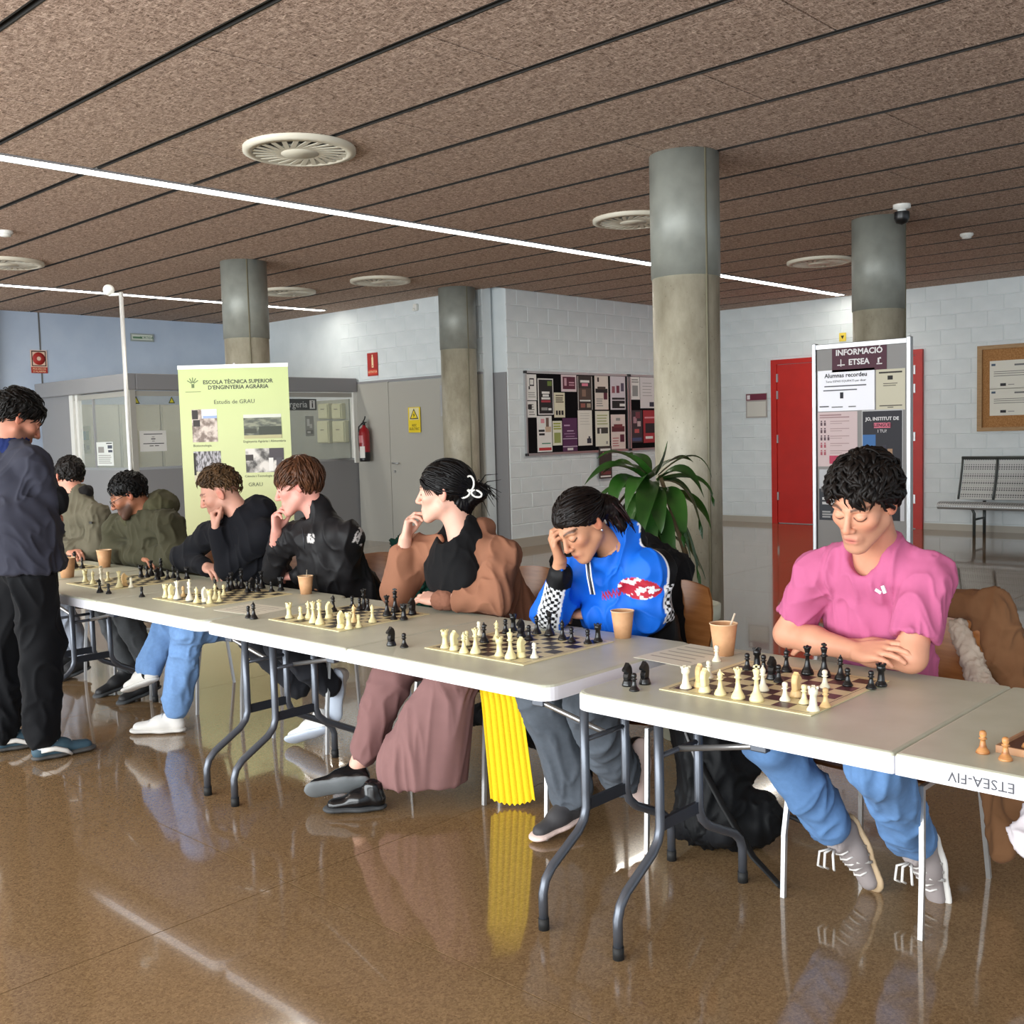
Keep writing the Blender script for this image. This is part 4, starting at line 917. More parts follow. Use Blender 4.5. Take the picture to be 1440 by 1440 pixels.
lay([(N_, 'b', 883, 964.5), (P_, 'b', 892, 971.5), (N_, 'b', 907, 962), (P_, 'p', 1008, 930)], who[0], True)
lay([(R_, 'w', 626, 911), (N_, 'w', 639, 914), (Bi, 'w', 652.5, 918), (Q, 'w', 669, 918.5), (P_, 'w', 657, 907), (P_, 'p', 674, 893), (Bi, 'w', 699, 900), (R_, 'w', 702.5, 922), (K, 'w', 718, 926), (N_, 'w', 733, 924), (P_, 'p', 751.7, 925),
     (Bi, 'b', 681, 903), (P_, 'b', 711, 889.5), (R_, 'b', 722, 887), (N_, 'b', 733, 896), (P_, 'b', 744, 898.6), (Bi, 'b', 755, 891), (Q, 'b', 773, 893), (Bi, 'b', 791, 899.5), (P_, 'b', 804, 902), (P_, 'b', 826.7, 905), (R_, 'b', 841, 902)], who[1])
lay([(N_, 'b', 550.4, 907.8), (P_, 'b', 568.5, 910.5)], who[1], True)
lay([(R_, 'w', 406.7, 869), (P_, 'w', 423, 870), (Bi, 'w', 434, 869), (Q, 'w', 441, 875.6), (K, 'w', 450, 877.8), (N_, 'w', 463, 869), (N_, 'w', 479.6, 883), (R_, 'w', 490.7, 884), (P_, 'w', 504.5, 882), (Bi, 't', 498, 875), (Bi, 'w', 524, 875),
     (Bi, 'b', 469, 860), (P_, 'b', 495.6, 854), (P_, 'b', 506, 857), (Q, 'b', 512, 856), (P_, 'b', 517.5, 858.5), (Q, 'b', 544.5, 866), (K, 'b', 556, 860), (P_, 'b', 554, 871), (R_, 'b', 568, 871), (N_, 'b', 580, 863.5)], who[2])
lay([(P_, 'b', 349.5, 869), (Bi, 'b', 357, 870.5)], who[2], True)
lay([(R_, 'w', 233, 840), (N_, 'w', 241, 841), (Q, 'p', 249.6, 842), (P_, 't', 258, 839), (K, 'p', 267, 844), (Bi, 'w', 277, 847), (N_, 'p', 288, 846), (R_, 'w', 295.4, 848), (Bi, 'w', 303, 842), (P_, 'w', 309, 846), (P_, 'w', 315, 837), 
     (P_, 'b', 303, 829), (Bi, 'b', 321, 831), (Q, 'b', 326, 829), (P_, 'b', 333, 827.5), (K, 'b', 340, 826.5), (P_, 'b', 348, 832), (N_, 'b', 355, 831), (Bi, 'b', 362, 832), (Q, 'b', 368, 827), (P_, 'b', 382, 832), (R_, 'b', 395, 830)], who[3])
lay([(R_, 'w', 120, 818), (Bi, 'w', 131, 821), (K, 'p', 143, 822), (P_, 'w', 152, 817), (Q, 'w', 168, 826), (N_, 't', 175, 824), (P_, 'p', 184.6, 826), (R_, 'b', 198.5, 811), (Bi, 'b', 207, 812), (Q, 'b', 213, 809.5), (N_, 'b', 221.5, 815), (K, 'b', 227, 810), (P_, 'b', 236, 814), (Bi, 'b', 244, 813), (P_, 'b', 250.6, 815), (R_, 'b', 263, 814)], who[4])
lay([(Bi, 'b', 140.6, 833.5), (P_, 'b', 153, 835), (P_, 'b', 199.6, 839.5)], who[4], True)
for k, (kd, x, y) in enumerate(((P_, -6.40, 2.62), (Bi, -6.35, 2.72), (N_, -6.28, 2.74), (R_, -6.22, 2.76), (Q, -6.15, 2.76), (K, -6.10, 2.74), (P_, -6.06, 2.68), (Bi, -6.03, 2.75), (P_, -6.18, 2.66))):
    piece(kd, 'b', (x, y, BT), 'on the board before '+who[5])
# wooden set at the near end
for x, y in ((1382, 1059), (1414, 1069)):
    p = atz(x, y, TZ); p[2] = TZ+.0005; piece(P_, 'n', p, 'standing loose beside the wooden tray')
tp = atz(1400, 1058, TZ); M0 = TR((tp[0], tp[1], TZ+.0005), math.radians(-4))
tr = empty('chess_tray', (tp[0], tp[1], TZ+.0005), math.radians(-4), label='shallow brown wooden chess tray with light rim at the table end', cat='wooden tray')
m_tray = noisy('tray_wood', (92, 56, 40), (104, 64, 46), 14, rough=.35, stretch=(1, 6, 1)); m_rim = noisy('tray_rim', (170, 126, 92), (184, 140, 104), 14, rough=.4)
s = MB(); s.box2((.006, .006, 0), (.46, .46, .010)); s.build('panel', m_tray, tr, world=False)
for a, b in (((0, 0), (.466, .006)), ((0, .46), (.466, .466)), ((0, .006), (.006, .46)), ((.46, .006), (.466, .46))):
    s = MB(); s.box2((a[0], a[1], 0), (b[0], b[1], .016)); s.build('rim', m_rim, tr, world=False)
for dx, dy, kd in ((.052, .045, P_), (.06, .12, P_), (.11, .05, P_)):
    p = M0 @ Vector((dx, dy, .0105)); piece(kd, 'n', p, 'standing in the brown wooden tray')
# ---- paper sheets under and beside boards
for x0, y0, x1, y1, rz, lab in ((-1.99, 2.66, -1.78, 2.94, -.1, 'white score sheet beside the board of the person in pink'), (-2.66, 2.87, -2.45, 2.965, .05, 'white score sheet behind the board of the person in the blue jacket'), (-4.02, 2.40, -3.75, 2.6, .1, 'pale score sheet between two chessboards')):
    sheet('score_sheet', lab, 'paper', Matrix.Translation(Vector(((x0+x1)/2, (y0+y1)/2, TZ+.0004))) @ Matrix.Rotation(rz, 4, 'Z'), x1-x0, y1-y0, (226, 222, 204), lines(.1, .9, (.2, .35, .5, .65, .8), .03, (170, 164, 150)), th=.0008)
# ---- paper cups
m_kraft = noisy('kraft_paper', (196, 148, 106), (206, 158, 116), 40, rough=.7); m_rimc = mat('cup_rim', (222, 190, 152), .6); m_coffee = mat('coffee', (74, 44, 26), .2); m_stir = mat('stirrer', (226, 214, 190), .6)
def cup(px, py, h, lab, coffee=False, stir=False, z=TZ):
    p = atz(px, py, z); p[2] = z+.0005; r1, r0 = h*.42, h*.30
    c = empty('paper_cup', p, rnd.uniform(0, 6), label=lab, cat='paper cup')
    s = MB(); s.lathe([(0, .002), (r0, 0), (r1, h*.98), (r1-.0015, h*.98), (r0-.0015, .004), (0, .004)], 28); s.build('wall', m_kraft, c, world=False)
    s = MB(); s.lathe([(r1-.002, h*.97), (r1+.002, h*.975), (r1+.002, h), (r1-.001, h), (r1-.002, h*.97)], 28); s.build('rim', m_rimc, c, world=False)
    if coffee:
        s = MB(); s.lathe([(r0+(r1-r0)*.75-.002, h*.75), (0, h*.75)], 24); s.build('coffee', m_coffee, c, world=False)
    if stir:
        s = MB(); s.tube([(r0*.3, 0, h*.1), (-r1*.9, 0, h*1.28)], .0035, 6, flat=((0, 1, 0), .35)); s.build('stirrer', m_stir, c, world=False)
cup(1018, 921, .102, 'large tan paper cup with stirrer beside the person in pink', True, True)
cup(876, 896.5, .095, 'tan paper cup beside the arm of the person in the blue jacket', True)
cup(430.5, 835, .084, 'small tan paper cup with white stirrer before the person in the black jacket', False, True)
cup(95, 812, .108, 'tall tan paper cup on the table edge beside the standing person')
cup(147.5, 797.5, .102, 'tan paper cup before the person in the olive parka')
p = atz(450, 831, TZ); s = MB(); s.sphere((p[0], p[1], TZ+.008), (.03, .012, .008), R=np.array(Matrix.Rotation(.6, 3, 'Z'))); tag(s.build('snack', mat('brown_snack', (120, 78, 46), .6)), 'small brown snack lying beside the small paper cup', 'snack')
# ================================================================== people: signed-distance modelling
def V3(*a): return np.array(a, float)
def unit(v): v = np.array(v, float); return v/(np.linalg.norm(v)+1e-12)
def CONE(a, b, ra, rb=None, k=.02, ax=None, s=1.0, op=1):
    a = np.array(a, float); b = np.array(b, float); rb = ra if rb is None else rb
    m = max(ra, rb)*max(1, s); return ('c', a, b, ra, rb, k, None if ax is None else unit(ax), s, op, np.minimum(a, b)-m, np.maximum(a, b)+m)
def ELL(c, r, R=None, k=.02, op=1):
    c = np.array(c, float); r = np.array(r, float); R = np.eye(3) if R is None else np.array(R, float); m = np.abs(R) @ r
    return ('e', c, r, R, None, k, None, 1, op, c-m, c+m)
def HALF(n, c, k=.01):      # keeps n.p > c
    return ('h', unit(n), c, None, None, k, None, 1, 0, V3(-9, -9, -9), V3(9, 9, 9))
def move(prims, R, o, sc=1.0):
    out = []
    for q in prims:
        if q[0] == 'c': out.append(CONE(R @ (q[1]*sc)+o, R @ (q[2]*sc)+o, q[3]*sc, q[4]*sc, q[5], None if q[6] is None else R @ q[6], q[7], q[8]))
        elif q[0] == 'e': out.append(ELL(R @ (q[1]*sc)+o, q[2]*sc, R @ q[3], q[5], q[8]))
        else: n = R @ q[1]; out.append(HALF(n, q[2]*sc+n @ o, q[5]))
    return out
def evald(P, q):
    if q[0] == 'c':
        a, b = q[1], q[2]; pa = P-a; ba = b-a
        if q[6] is not None and q[7] != 1:
            f = 1/q[7]-1; pa = pa+np.outer(pa @ q[6], q[6])*f; ba = ba+q[6]*(ba @ q[6])*f
        t = np.clip(pa @ ba/(ba @ ba+1e-12), 0, 1)
        d = np.sqrt(((pa-t[:, None]*ba)**2).sum(1))-(q[3]+(q[4]-q[3])*t)
        return d*(q[7] if q[7] < 1 else 1)**.5
    if q[0] == 'e':
        x = ((P-q[1]) @ q[3])/q[2]; k0 = np.sqrt((x*x).sum(1))+1e-9; k1 = np.sqrt(((x/q[2])**2).sum(1))+1e-9
        return k0*(k0-1)/k1
    return -(P @ q[1]-q[2])
def field(P, prims):
    d = np.full(len(P), .2)
    for q in prims:
        e = evald(P, q); k = q[5]
        if q[8] == 1:
            h = np.clip(.5+.5*(d-e)/k, 0, 1); d = d+(e-d)*h-k*h*(1-h)
        elif q[8] == -1:
            d = np.maximum(d, -e)+k*np.clip(1-np.abs(d+e)/k, 0, 1)**2*.25
        else:
            d = np.maximum(d, e)+k*np.clip(1-np.abs(d-e)/k, 0, 1)**2*.25
    return d
def sdf_mesh(prims, h, smooth=1):
    U = [q for q in prims if q[8] == 1]
    lo = np.min([q[9] for q in U], 0)-3*h; hi = np.max([q[10] for q in U], 0)+3*h
    n = np.ceil((hi-lo)/h).astype(int)+1; B = 16
    F = np.full(n, .2, dtype=np.float32); ax = [lo[i]+h*np.arange(n[i]) for i in range(3)]
    for i in range(0, n[0], B):
        for j in range(0, n[1], B):
            for k in range(0, n[2], B):
                x, y, z = ax[0][i:i+B], ax[1][j:j+B], ax[2][k:k+B]
                b0 = V3(x[0], y[0], z[0]); b1 = V3(x[-1], y[-1], z[-1])
                sel = [q for q in prims if np.all(q[9]-q[5]-.004 < b1+h) and np.all(q[10]+q[5]+.004 > b0-h)]
                if not any(q[8] == 1 for q in sel): continue
                G = np.stack(np.meshgrid(x, y, z, indexing='ij'), -1).reshape(-1, 3)
                F[i:i+B, j:j+B, k:k+B] = field(G, sel).reshape(len(x), len(y), len(z))
    I = F < 0
    cs = np.zeros(n-1, dtype=np.int8)
    cor = [(a, b, c) for a in (0, 1) for b in (0, 1) for c in (0, 1)]
    for a, b, c in cor: cs += I[a:n[0]-1+a, b:n[1]-1+b, c:n[2]-1+c]
    act = np.argwhere((cs > 0) & (cs < 8)); ids = np.full(n-1, -1, dtype=np.int32); ids[act[:, 0], act[:, 1], act[:, 2]] = np.arange(len(act))
    val = np.stack([F[act[:, 0]+a, act[:, 1]+b, act[:, 2]+c] for a, b, c in cor], 1)
    acc = np.zeros((len(act), 3)); cnt = np.zeros(len(act))
    for u in range(8):
        for w in range(u+1, 8):
            if sum(x != y for x, y in zip(cor[u], cor[w])) != 1: continue
            m = (val[:, u] < 0) != (val[:, w] < 0); t = val[:, u]/(val[:, u]-val[:, w]+1e-12)
            p = np.array(cor[u])+t[:, None]*(np.array(cor[w])-np.array(cor[u])); acc += np.where(m[:, None], p, 0); cnt += m
    Vv = lo+h*(act+acc/cnt[:, None]); Q = []
    for a in range(3):
        b, c = (a+1) % 3, (a+2) % 3
        sl0 = [slice(None)]*3; sl1 = [slice(None)]*3; sl0[a] = slice(0, -1); sl1[a] = slice(1, None)
        ch = I[tuple(sl0)] != I[tuple(sl1)]; e = np.argwhere(ch)
        e = e[(e[:, b] > 0) & (e[:, c] > 0) & (e[:, b] < n[b]-1) & (e[:, c] < n[c]-1)]
        if not len(e): continue
        ins = I[e[:, 0], e[:, 1], e[:, 2]]
        def cid(db, dc):
            q = e.copy(); q[:, b] += db; q[:, c] += dc; return ids[q[:, 0], q[:, 1], q[:, 2]]
        q = np.stack([cid(-1, -1), cid(0, -1), cid(0, 0), cid(-1, 0)], 1)
        q = np.where(ins[:, None], q, q[:, ::-1]); Q.append(q[(q >= 0).all(1)])
    Q = np.concatenate(Q)
    for _ in range(smooth): Vv = relax(Vv, Q, .5)
    return Vv, Q
def relax(V, Q, w):
    S = np.zeros_like(V); C = np.zeros(len(V))
    for i in range(4):
        a, b = Q[:, i], Q[:, (i+1) % 4]
        for k in range(3):
            S[:, k] += np.bincount(a, V[b, k], len(V))+np.bincount(b, V[a, k], len(V))
        C += np.bincount(a, minlength=len(V))+np.bincount(b, minlength=len(V))
    return V+(S/np.maximum(C, 1)[:, None]-V)*w
def normals(V, Q):
    fn = np.cross(V[Q[:, 2]]-V[Q[:, 0]], V[Q[:, 3]]-V[Q[:, 1]]); N = np.zeros_like(V)
    for i in range(4):
        for k in range(3): N[:, k] += np.bincount(Q[:, i], fn[:, k], len(V))
    return N/(np.linalg.norm(N, axis=1)[:, None]+1e-12)
_pt = np.random.RandomState(3).rand(4096)
def vnoise(P):
    i = np.floor(P).astype(np.int64); f = P-i; f = f*f*(3-2*f); o = 0
    for a in (0, 1):
        for b in (0, 1):
            for c in (0, 1):
                hsh = ((i[:, 0]+a)*73856093 ^ (i[:, 1]+b)*19349663 ^ (i[:, 2]+c)*83492791) & 4095
                o = o+_pt[hsh]*(f[:, 0] if a else 1-f[:, 0])*(f[:, 1] if b else 1-f[:, 1])*(f[:, 2] if c else 1-f[:, 2])
    return o
def wrinkle(V, Q, amp=.006, sc=11, seed=0, stretch=(1, 1, .55)):
    """cloth folds: ridged noise pushed along the normals"""
    N = normals(V, Q); P = V*np.array(stretch)*sc+seed*17.3
    w = np.stack([vnoise(P*.7+31), vnoise(P*.7+57), vnoise(P*.7+91)], 1)
    r = 1-np.abs(2*vnoise(P+2.2*w)-1); r2 = 1-np.abs(2*vnoise(2.3*P+3.0*w+9)-1)
    return V+N*((r**3-.3)*amp*1.3+(r2**3-.3)*amp*.8)[:, None]
LIN = lambda c: np.array(lin(c)[:3])

# ---------------------------------------------------------------- anatomy (head frame: x = left, y = face, z = up)
def head_prims(f=1.0, jaw=1.0):
    P = [ELL((0, -.018, .035), (.075, .096, .085), k=.02), ELL((0, .034, -.022), (.060*f, .058, .082), k=.03)]
    for s in (-1, 1):
        P += [CONE((s*.052*f, .0, -.05), (s*.018, .066, -.098*jaw), .022, .018, k=.025), ELL((s*.043*f, .056, -.018), (.022, .022, .018), k=.02), CONE((s*.012, .088, .026), (s*.048, .071, .024), .0085, .007, k=.012)]
    P += [ELL((0, .074, -.102*jaw), (.020, .016, .017), k=.02), ELL((0, .080, -.066), (.027, .015, .022), k=.015)]
    for s in (-1, 1): P += [ELL((s*.031, .094, .006), (.019, .014, .012), k=.012, op=-1)]
    for s in (-1, 1): P += [ELL((s*.031, .0765, .003), (.0165, .0145, .0125), k=.004)]
    P += [CONE((0, .088, .016), (0, .109, -.026), .0075, .0105, k=.008), ELL((0, .110, -.031), (.011, .010, .009), k=.006)]
    for s in (-1, 1): P += [ELL((s*.0125, .099, -.034), (.0085, .010, .0075), k=.006)]
    P += [CONE((-.017, .0895, -.0625), (.017, .0895, -.0625), .0055, k=.004), CONE((-.014, .089, -.0745), (.014, .089, -.0745), .0062, k=.004)]
    P += [CONE((-.018, .099, -.0685), (.018, .099, -.0685), .0032, k=.004, op=-1)]
    for s in (-1, 1):
        P += [ELL((s*.077, -.014, -.002), (.009, .019, .031), np.array(Matrix.Rotation(s*.35, 3, 'Z')), k=.006), ELL((s*.086, -.010, .003), (.006, .010, .018), np.array(Matrix.Rotation(s*.35, 3, 'Z')), k=.004, op=-1)]
    return P
def head_colors(L, base, lip, brow, beard=None, lid=None, ear=None):
    """L = head-local coordinates of the skin vertices"""
    n = len(L); C = np.tile(LIN(base), (n, 1)); x, y, z = np.abs(L[:, 0]), L[:, 1], L[:, 2]
    def mix(w, c): C[:] = C*(1-w[:, None])+LIN(c)*w[:, None]
    warm = tuple(min(255, int(q)) for q in (base[0]*1.0, base[1]*.80, base[2]*.78))
    mix(.32*np.exp(-((x-.042)**2+(y-.07)**2+(z+.028)**2)/.0007), warm); mix(.5*np.exp(-((x)**2+(y-.11)**2+(z+.03)**2)/.00025), warm)
    mix(.7*(x > .074)*np.exp(-((y+.012)**2+(z)**2)/.0016), warm)
    if beard is not None:
        w = np.clip((-.028-z)/.02, 0, 1)*np.clip((y+.015)/.03, 0, 1)*np.clip((x+y-.05)/.02, 0, 1)*(z > -.135)
        w = np.maximum(w*.9, np.exp(-((z+.047)**2)/.00004)*(x < .028)*(y > .07)); w = w*(1-np.exp(-(x**2/.0003+(z+.068)**2/.00009)))
        mix(np.clip(w, 0, 1)*beard[1], beard[0])
    mix(np.clip(1.5*np.exp(-(x**2/.00028+(z+.0685)**2/.00007))*(y > .07), 0, 1)*.85, lip)
    mix(.9*np.exp(-(x**2/.0003+(z+.0685)**2/.000004))*(y > .075), (90, 40, 36))
    bz = .027+.004*np.sin((x-.012)/.04*3)
    mix(np.clip(1.6*np.exp(-((z-bz)/.0034)**2)*(x > .011)*(x < .053)*(y > .04), 0, 1)*.85, brow)
    mix(np.clip(1.5*np.exp(-((z+.0072-.32*(x-.031)**2/.01)/.0021)**2)*(np.abs(x-.031) < .0165)*(y > .05), 0, 1)*.95, (30, 20, 18))
    return C
def hand_prims(w, d, n, side, curl=(.5, .6, .4), spread=.0, thumb=(.5, .75, .35), sc=1.0, curls=None):
    w = np.array(w, float); d = unit(d); n = np.array(n, float); n = unit(n-d*(n @ d)); t = np.cross(d, n)*(1 if side == 'R' else -1)
    P = []; off = (.029, .0095, -.0105, -.0295); ln = (.071, .079, .073, .057); kb = (.086, .089, .084, .076)
    for i in range(4):
        kn = w+sc*(d*kb[i]+t*off[i]); P.append(CONE(w+sc*(d*.008+t*off[i]*.62), kn, .0145*sc, .0112*sc, k=.012))
    P.append(ELL(w+sc*(d*.045+n*.004), (.04*sc, .046*sc, .0135*sc), np.stack([t, d, n], 1), k=.012))
    for i in range(4):
        c = curls[i] if curls else curl; p = w+sc*(d*kb[i]+t*off[i]); a = 0; dd = unit(d+t*spread*(1.5-i)); L = ln[i]*sc
        for j, fr_ in enumerate((.45, .30, .25)):
            a += c[j]; e = p+(dd*math.cos(a)+n*math.sin(a))*L*fr_; r0 = (.0094, .0086, .0078, .0068)
            P.append(CONE(p, e, r0[j]*sc*(1 if i < 3 else .9), r0[j+1]*sc*(1 if i < 3 else .9), k=.0035)); p = e
    r = w+sc*(d*.018+t*.022+n*.004); e1 = r+sc*.046*unit(d*thumb[0]+t*thumb[1]+n*thumb[2]); e2 = e1+sc*.032*unit(d*(thumb[0]+.35)+t*(thumb[1]-.3)+n*(thumb[2]+.1)); e3 = e2+sc*.024*unit(d*(thumb[0]+.5)+t*(thumb[1]-.6)+n*(thumb[2]+.1))
    P += [CONE(r, e1, .0165*sc, .0115*sc, k=.012), CONE(e1, e2, .0108*sc, .0095*sc, k=.004), CONE(e2, e3, .0095*sc, .0075*sc, k=.004)]
    return P
def Rhead(fwd, pitch=0, roll=0):
    """columns: left, face, up; pitch > 0 looks down"""
    f = unit((fwd[0], fwd[1], 0)); up = V3(0, 0, 1); left = np.cross(up, f)
    c, s = math.cos(pitch), math.sin(pitch); f2 = f*c-up*s; u2 = up*c+f*s
    c, s = math.cos(roll), math.sin(roll); l3 = left*c+u2*s; u3 = u2*c-left*s
    return np.stack([l3, f2, u3], 1)
# ---------------------------------------------------------------- hair
def hair_cap(top=.0, side=.0, back=.0, front=.062, nape=-.06, full=0):
    """shell over the cranium; front/nape give the hairline heights"""
    P = [ELL((0, -.018, .040), (.083+side, .104+back, .090+top), k=.02)]
    d = V3(0, -.09-.092, nape-front); n = V3(0, -d[2]*-1, 0); nn = unit((0, d[2], -d[1])); nn = nn if nn[2] > 0 else -nn
    P.append(HALF(nn, nn @ V3(0, .092, front), k=.012))
    return P
def locks(rs, R, o, n, flow, length, width, lift=.012, wave=0, zmin=-.2, el=(.085, .106, .092), ctr=(0, -.018, .040), accept=None, jit=.25, seg=6, curl=0):
    """tapered strands lying on the scalp ellipsoid; flow(p) = tangent direction in head coordinates"""
    out = MB(); el = np.array(el); ctr = np.array(ctr); made = 0; tries = 0
    while made < n and tries < n*30:
        tries += 1
        q = rs.normal(size=3); q /= np.linalg.norm(q)
        p = ctr+q*el
        if p[2] < zmin or (accept is not None and not accept(p)): continue
        made += 1; L = length*rs.uniform(.6, 1.25); pts = []; pos = p.copy(); ph = rs.uniform(0, 6.28); wv = rs.uniform(.6, 1.3)*wave
        jx = rs.normal(size=3)*jit
        for i in range(seg+1):
            t = i/seg; nrm = unit((pos-ctr)/el**2); f = unit(flow(pos)+jx); f = unit(f-nrm*(f @ nrm)*.9); lat = np.cross(nrm, f)
            pts.append(pos+nrm*(lift*math.sin(PI*min(t*1.05, 1))*rs.uniform(.8, 1.2))+lat*wv*math.sin(ph+t*5.5))
            pos = pos+f*L/seg
            e = (pos-ctr)/el; ee = np.linalg.norm(e)
            if ee < 1.02 or curl == 0: pos = ctr+(pos-ctr)/ee*max(1.0, min(ee, 1.06))
        w = width*rs.uniform(.7, 1.2); rad = [w*.5, w*.95, w, w*.9, w*.75, w*.5, w*.1][:seg+1]
        if len(rad) < seg+1: rad = [w*max(.12, math.sin(PI*(.25+.75*i/seg))) for i in range(seg+1)]
        nr = unit((p-ctr)/el**2)
        out.tube([R @ x+o for x in pts], rad, 5, caps=True, flat=(R @ nr, .55))
    return out
# ---------------------------------------------------------------- shoes
def shoe(parent, ankle, toe, up, upper, sole, L=.28, wid=.046, low=.055, nm='sneaker', stripes=None, laces=None, heelup=.06):
    """ankle = heel-side top, toe = direction point; up = normal away from the sole"""
    a = np.array(ankle, float); d = unit(np.array(toe, float)-a); u = np.array(up, float); u = unit(u-d*(u @ d)); s = np.cross(d, u)
    heel = a-u*low-d*.055; P = lambda x, y, z: heel+d*x+s*y+u*z
    Rm = np.stack([s, d, u], 1)
    root = empty(nm, P(L*.5, 0, 0), label=None); root.parent = None
    place(root, parent, WM[parent.name].inverted() @ Matrix.Translation(Vector(P(L*.5, 0, 0).tolist())))
    so = [CONE(P(.042, 0, .0), P(L*.42, 0, .0), wid*.82, wid*.86, k=.02, ax=u, s=.34), CONE(P(L*.42, 0, 0), P(L-.045, .003, .002), wid*.86, wid*1.02, k=.02, ax=u, s=.33)]
    v, q = sdf_mesh(so, .006); mesh_obj('sole', v, q, sole, root, smooth=True)
    up_ = [CONE(P(.045, 0, .028), P(L*.45, 0, .032), wid*.72, wid*.78, k=.03), CONE(P(L*.45, 0, .03), P(L-.05, .002, .018), wid*.8, wid*.72, k=.03, ax=u, s=.75), CONE(P(.045, 0, .03), P(.06, 0, .075+heelup*.2), wid*.66, wid*.72, k=.02), CONE(P(.06, 0, .07), P(L*.52, 0, .045), wid*.55, wid*.45, k=.03), ELL(P(.055, 0, .115+heelup*.2), (wid*.62, wid*.9, .035), Rm, k=.01, op=-1)]
    v, q = sdf_mesh(up_, .006); mesh_obj('upper', v, q, upper, root, smooth=True)
    if laces is not None:
        b = MB()
        for i in range(5):
            x = .095+.022*i; z = .088-.010*i; b.tube([P(x, -.026, z-.012), P(x+.004, -.012, z+.004), P(x+.004, .012, z+.004), P(x, .026, z-.012)], .0035, 5)
        tag(b.build('laces', laces, root), kind='stuff')
    if stripes is not None:
        for sd in (-1, 1):
            b = MB()
            for i in range(3):
                x = L*.36+.026*i; pts = [P(x+.012, sd*(wid*.86), .012), P(x, sd*(wid*.80), .035), P(x-.012, sd*(wid*.60), .062)]
                b.tube(pts, .0062, 4, flat=(s, .35))
            tag(b.build('side_stripe', stripes, root), kind='stuff')
    return root
# ================================================================== the people
def atD(px, py, D): return V3(0, 0, CAM_H)+ray(px, py)*D
m_skin = attr_mat('skin', rough=.5, spec=.35, noise=.06, nscale=35, bump=.12, bscale=500, bdist=.0006, sss=.06)
def cloth_mat(name, rough=.85, sheen=.02, bump=.25, bs=700, noise=.07, nscale=25): return attr_mat(name, rough=rough, spec=.2, sheen=sheen, noise=noise, nscale=nscale, bump=bump, bscale=bs, bdist=.0008)
m_cloth = cloth_mat('woven_cloth'); m_denim = cloth_mat('denim', noise=.16, nscale=60, bump=.4, bs=900); m_nylon = cloth_mat('nylon_shell', rough=.55, sheen=0, bump=.05); m_knit = cloth_mat('jersey', noise=.05)
def hairmat(name, rgb, rough=.42):
    a = tuple(int(c*.55) for c in rgb); return noisy(name, a, rgb, 60, rough=rough, stretch=(1, 1, .3), spec=.2)
class Fig:
    def __init__(s, label, base):
        s.root = empty('person', base, label=label, cat='person'); s.parts = []
    def skin(s, prims, h, col=None, head=None, **kw):
        v, q = sdf_mesh(prims, h)
        if head is not None:
            R, o = head; C = head_colors((v-o) @ R, **kw)
        else: C = np.tile(LIN(col), (len(v), 1))
        s.parts.append((v, q, C))
    def body(s):
        V = []; Q = []; C = []; b = 0
        for v, q, c in s.parts: V.append(v); Q.append(q+b); C.append(c); b += len(v)
        mesh_obj('body', np.concatenate(V), np.concatenate(Q), m_skin, s.root, smooth=True, cols=np.concatenate(C))
    def cloth(s, name, prims, rgb, h=.006, m=None, amp=.006, sc=11, seed=0, color=None, smooth=2, parent=None, stretch=(1, 1, .55)):
        v, q = sdf_mesh(prims, h, smooth)
        if amp: v = wrinkle(v, q, amp, sc, seed, stretch)
        C = np.tile(LIN(rgb), (len(v), 1))
        if color is not None: C = color(v, C)
        return mesh_obj(name, v, q, m or m_cloth, parent or s.root, smooth=True, cols=C)
def torso(J, f, wb=.15, wc=.16, s=.72, sh=.062, k=.04):
    pel, nb, rs, ls = J['pel'], J['nb'], J['rs'], J['ls']; mid = (rs+ls)/2; ch = mid+(pel-mid)*.28; be = mid+(pel-mid)*.7
    return [CONE(pel, be, wb, wb, k=k, ax=f, s=.82), CONE(be, ch, wb, wc, k=k, ax=f, s=s), CONE(ch, mid+(nb-mid)*.2, wc, .085, k=k, ax=f, s=s), CONE(rs, mid, sh, sh*1.1, k=k), CONE(mid, ls, sh*1.1, sh, k=k), CONE(nb, rs, .055, sh*.8, k=k), CONE(nb, ls, .055, sh*.8, k=k)]
def sleeve(a, b, c, r1=.06, r2=.052, r3=.042, end=.93, k=.025):
    return [CONE(a, b, r1, r2, k=k), CONE(b, b+(c-b)*end, r2, r3, k=k)]
def core(J, full=True):
    P = [CONE(J['pel'], J['nb'], .085, .07, k=.03), CONE(J['rs'], J['ls'], .035, k=.03)]
    for a, b, c in (('rs', 're', 'rw'), ('ls', 'le', 'lw')): P += [CONE(J[a], J[b], .034, .03, k=.02), CONE(J[b], J[c], .028, .022, k=.02)]
    for a, b, c in (('rh', 'rk', 'ra'), ('lh', 'lk', 'la')):
        if a in J: P += [CONE(J['pel'], J[a], .07, .06, k=.03), CONE(J[a], J[b], .055, .04, k=.02), CONE(J[b], J[c], .038, .028, k=.02)]
    return P
def forearm(e, w, r0=.042, r1=.026): return [CONE(e, w, r0, r1, k=.02, ax=None)]
def legs(J, r=(.092, .066, .062, .052), end=1.0, k=.03):
    P = [ELL(J['pel']+V3(0, 0, .0), (.17, .14, .11), k=.05)]
    for h, kn, a in (('rh', 'rk', 'ra'), ('lh', 'lk', 'la')):
        e = J[kn]+(J[a]-J[kn])*end; P += [CONE(J[h], J[kn], r[0], r[1], k=k), CONE(J[kn], e, r[2], r[3], k=k)]
    return P
def neck(hc, R, nb, r=.052):
    a = hc+R @ V3(0, -.03, -.055); return [CONE(a, nb, r, r*1.12, k=.03)]
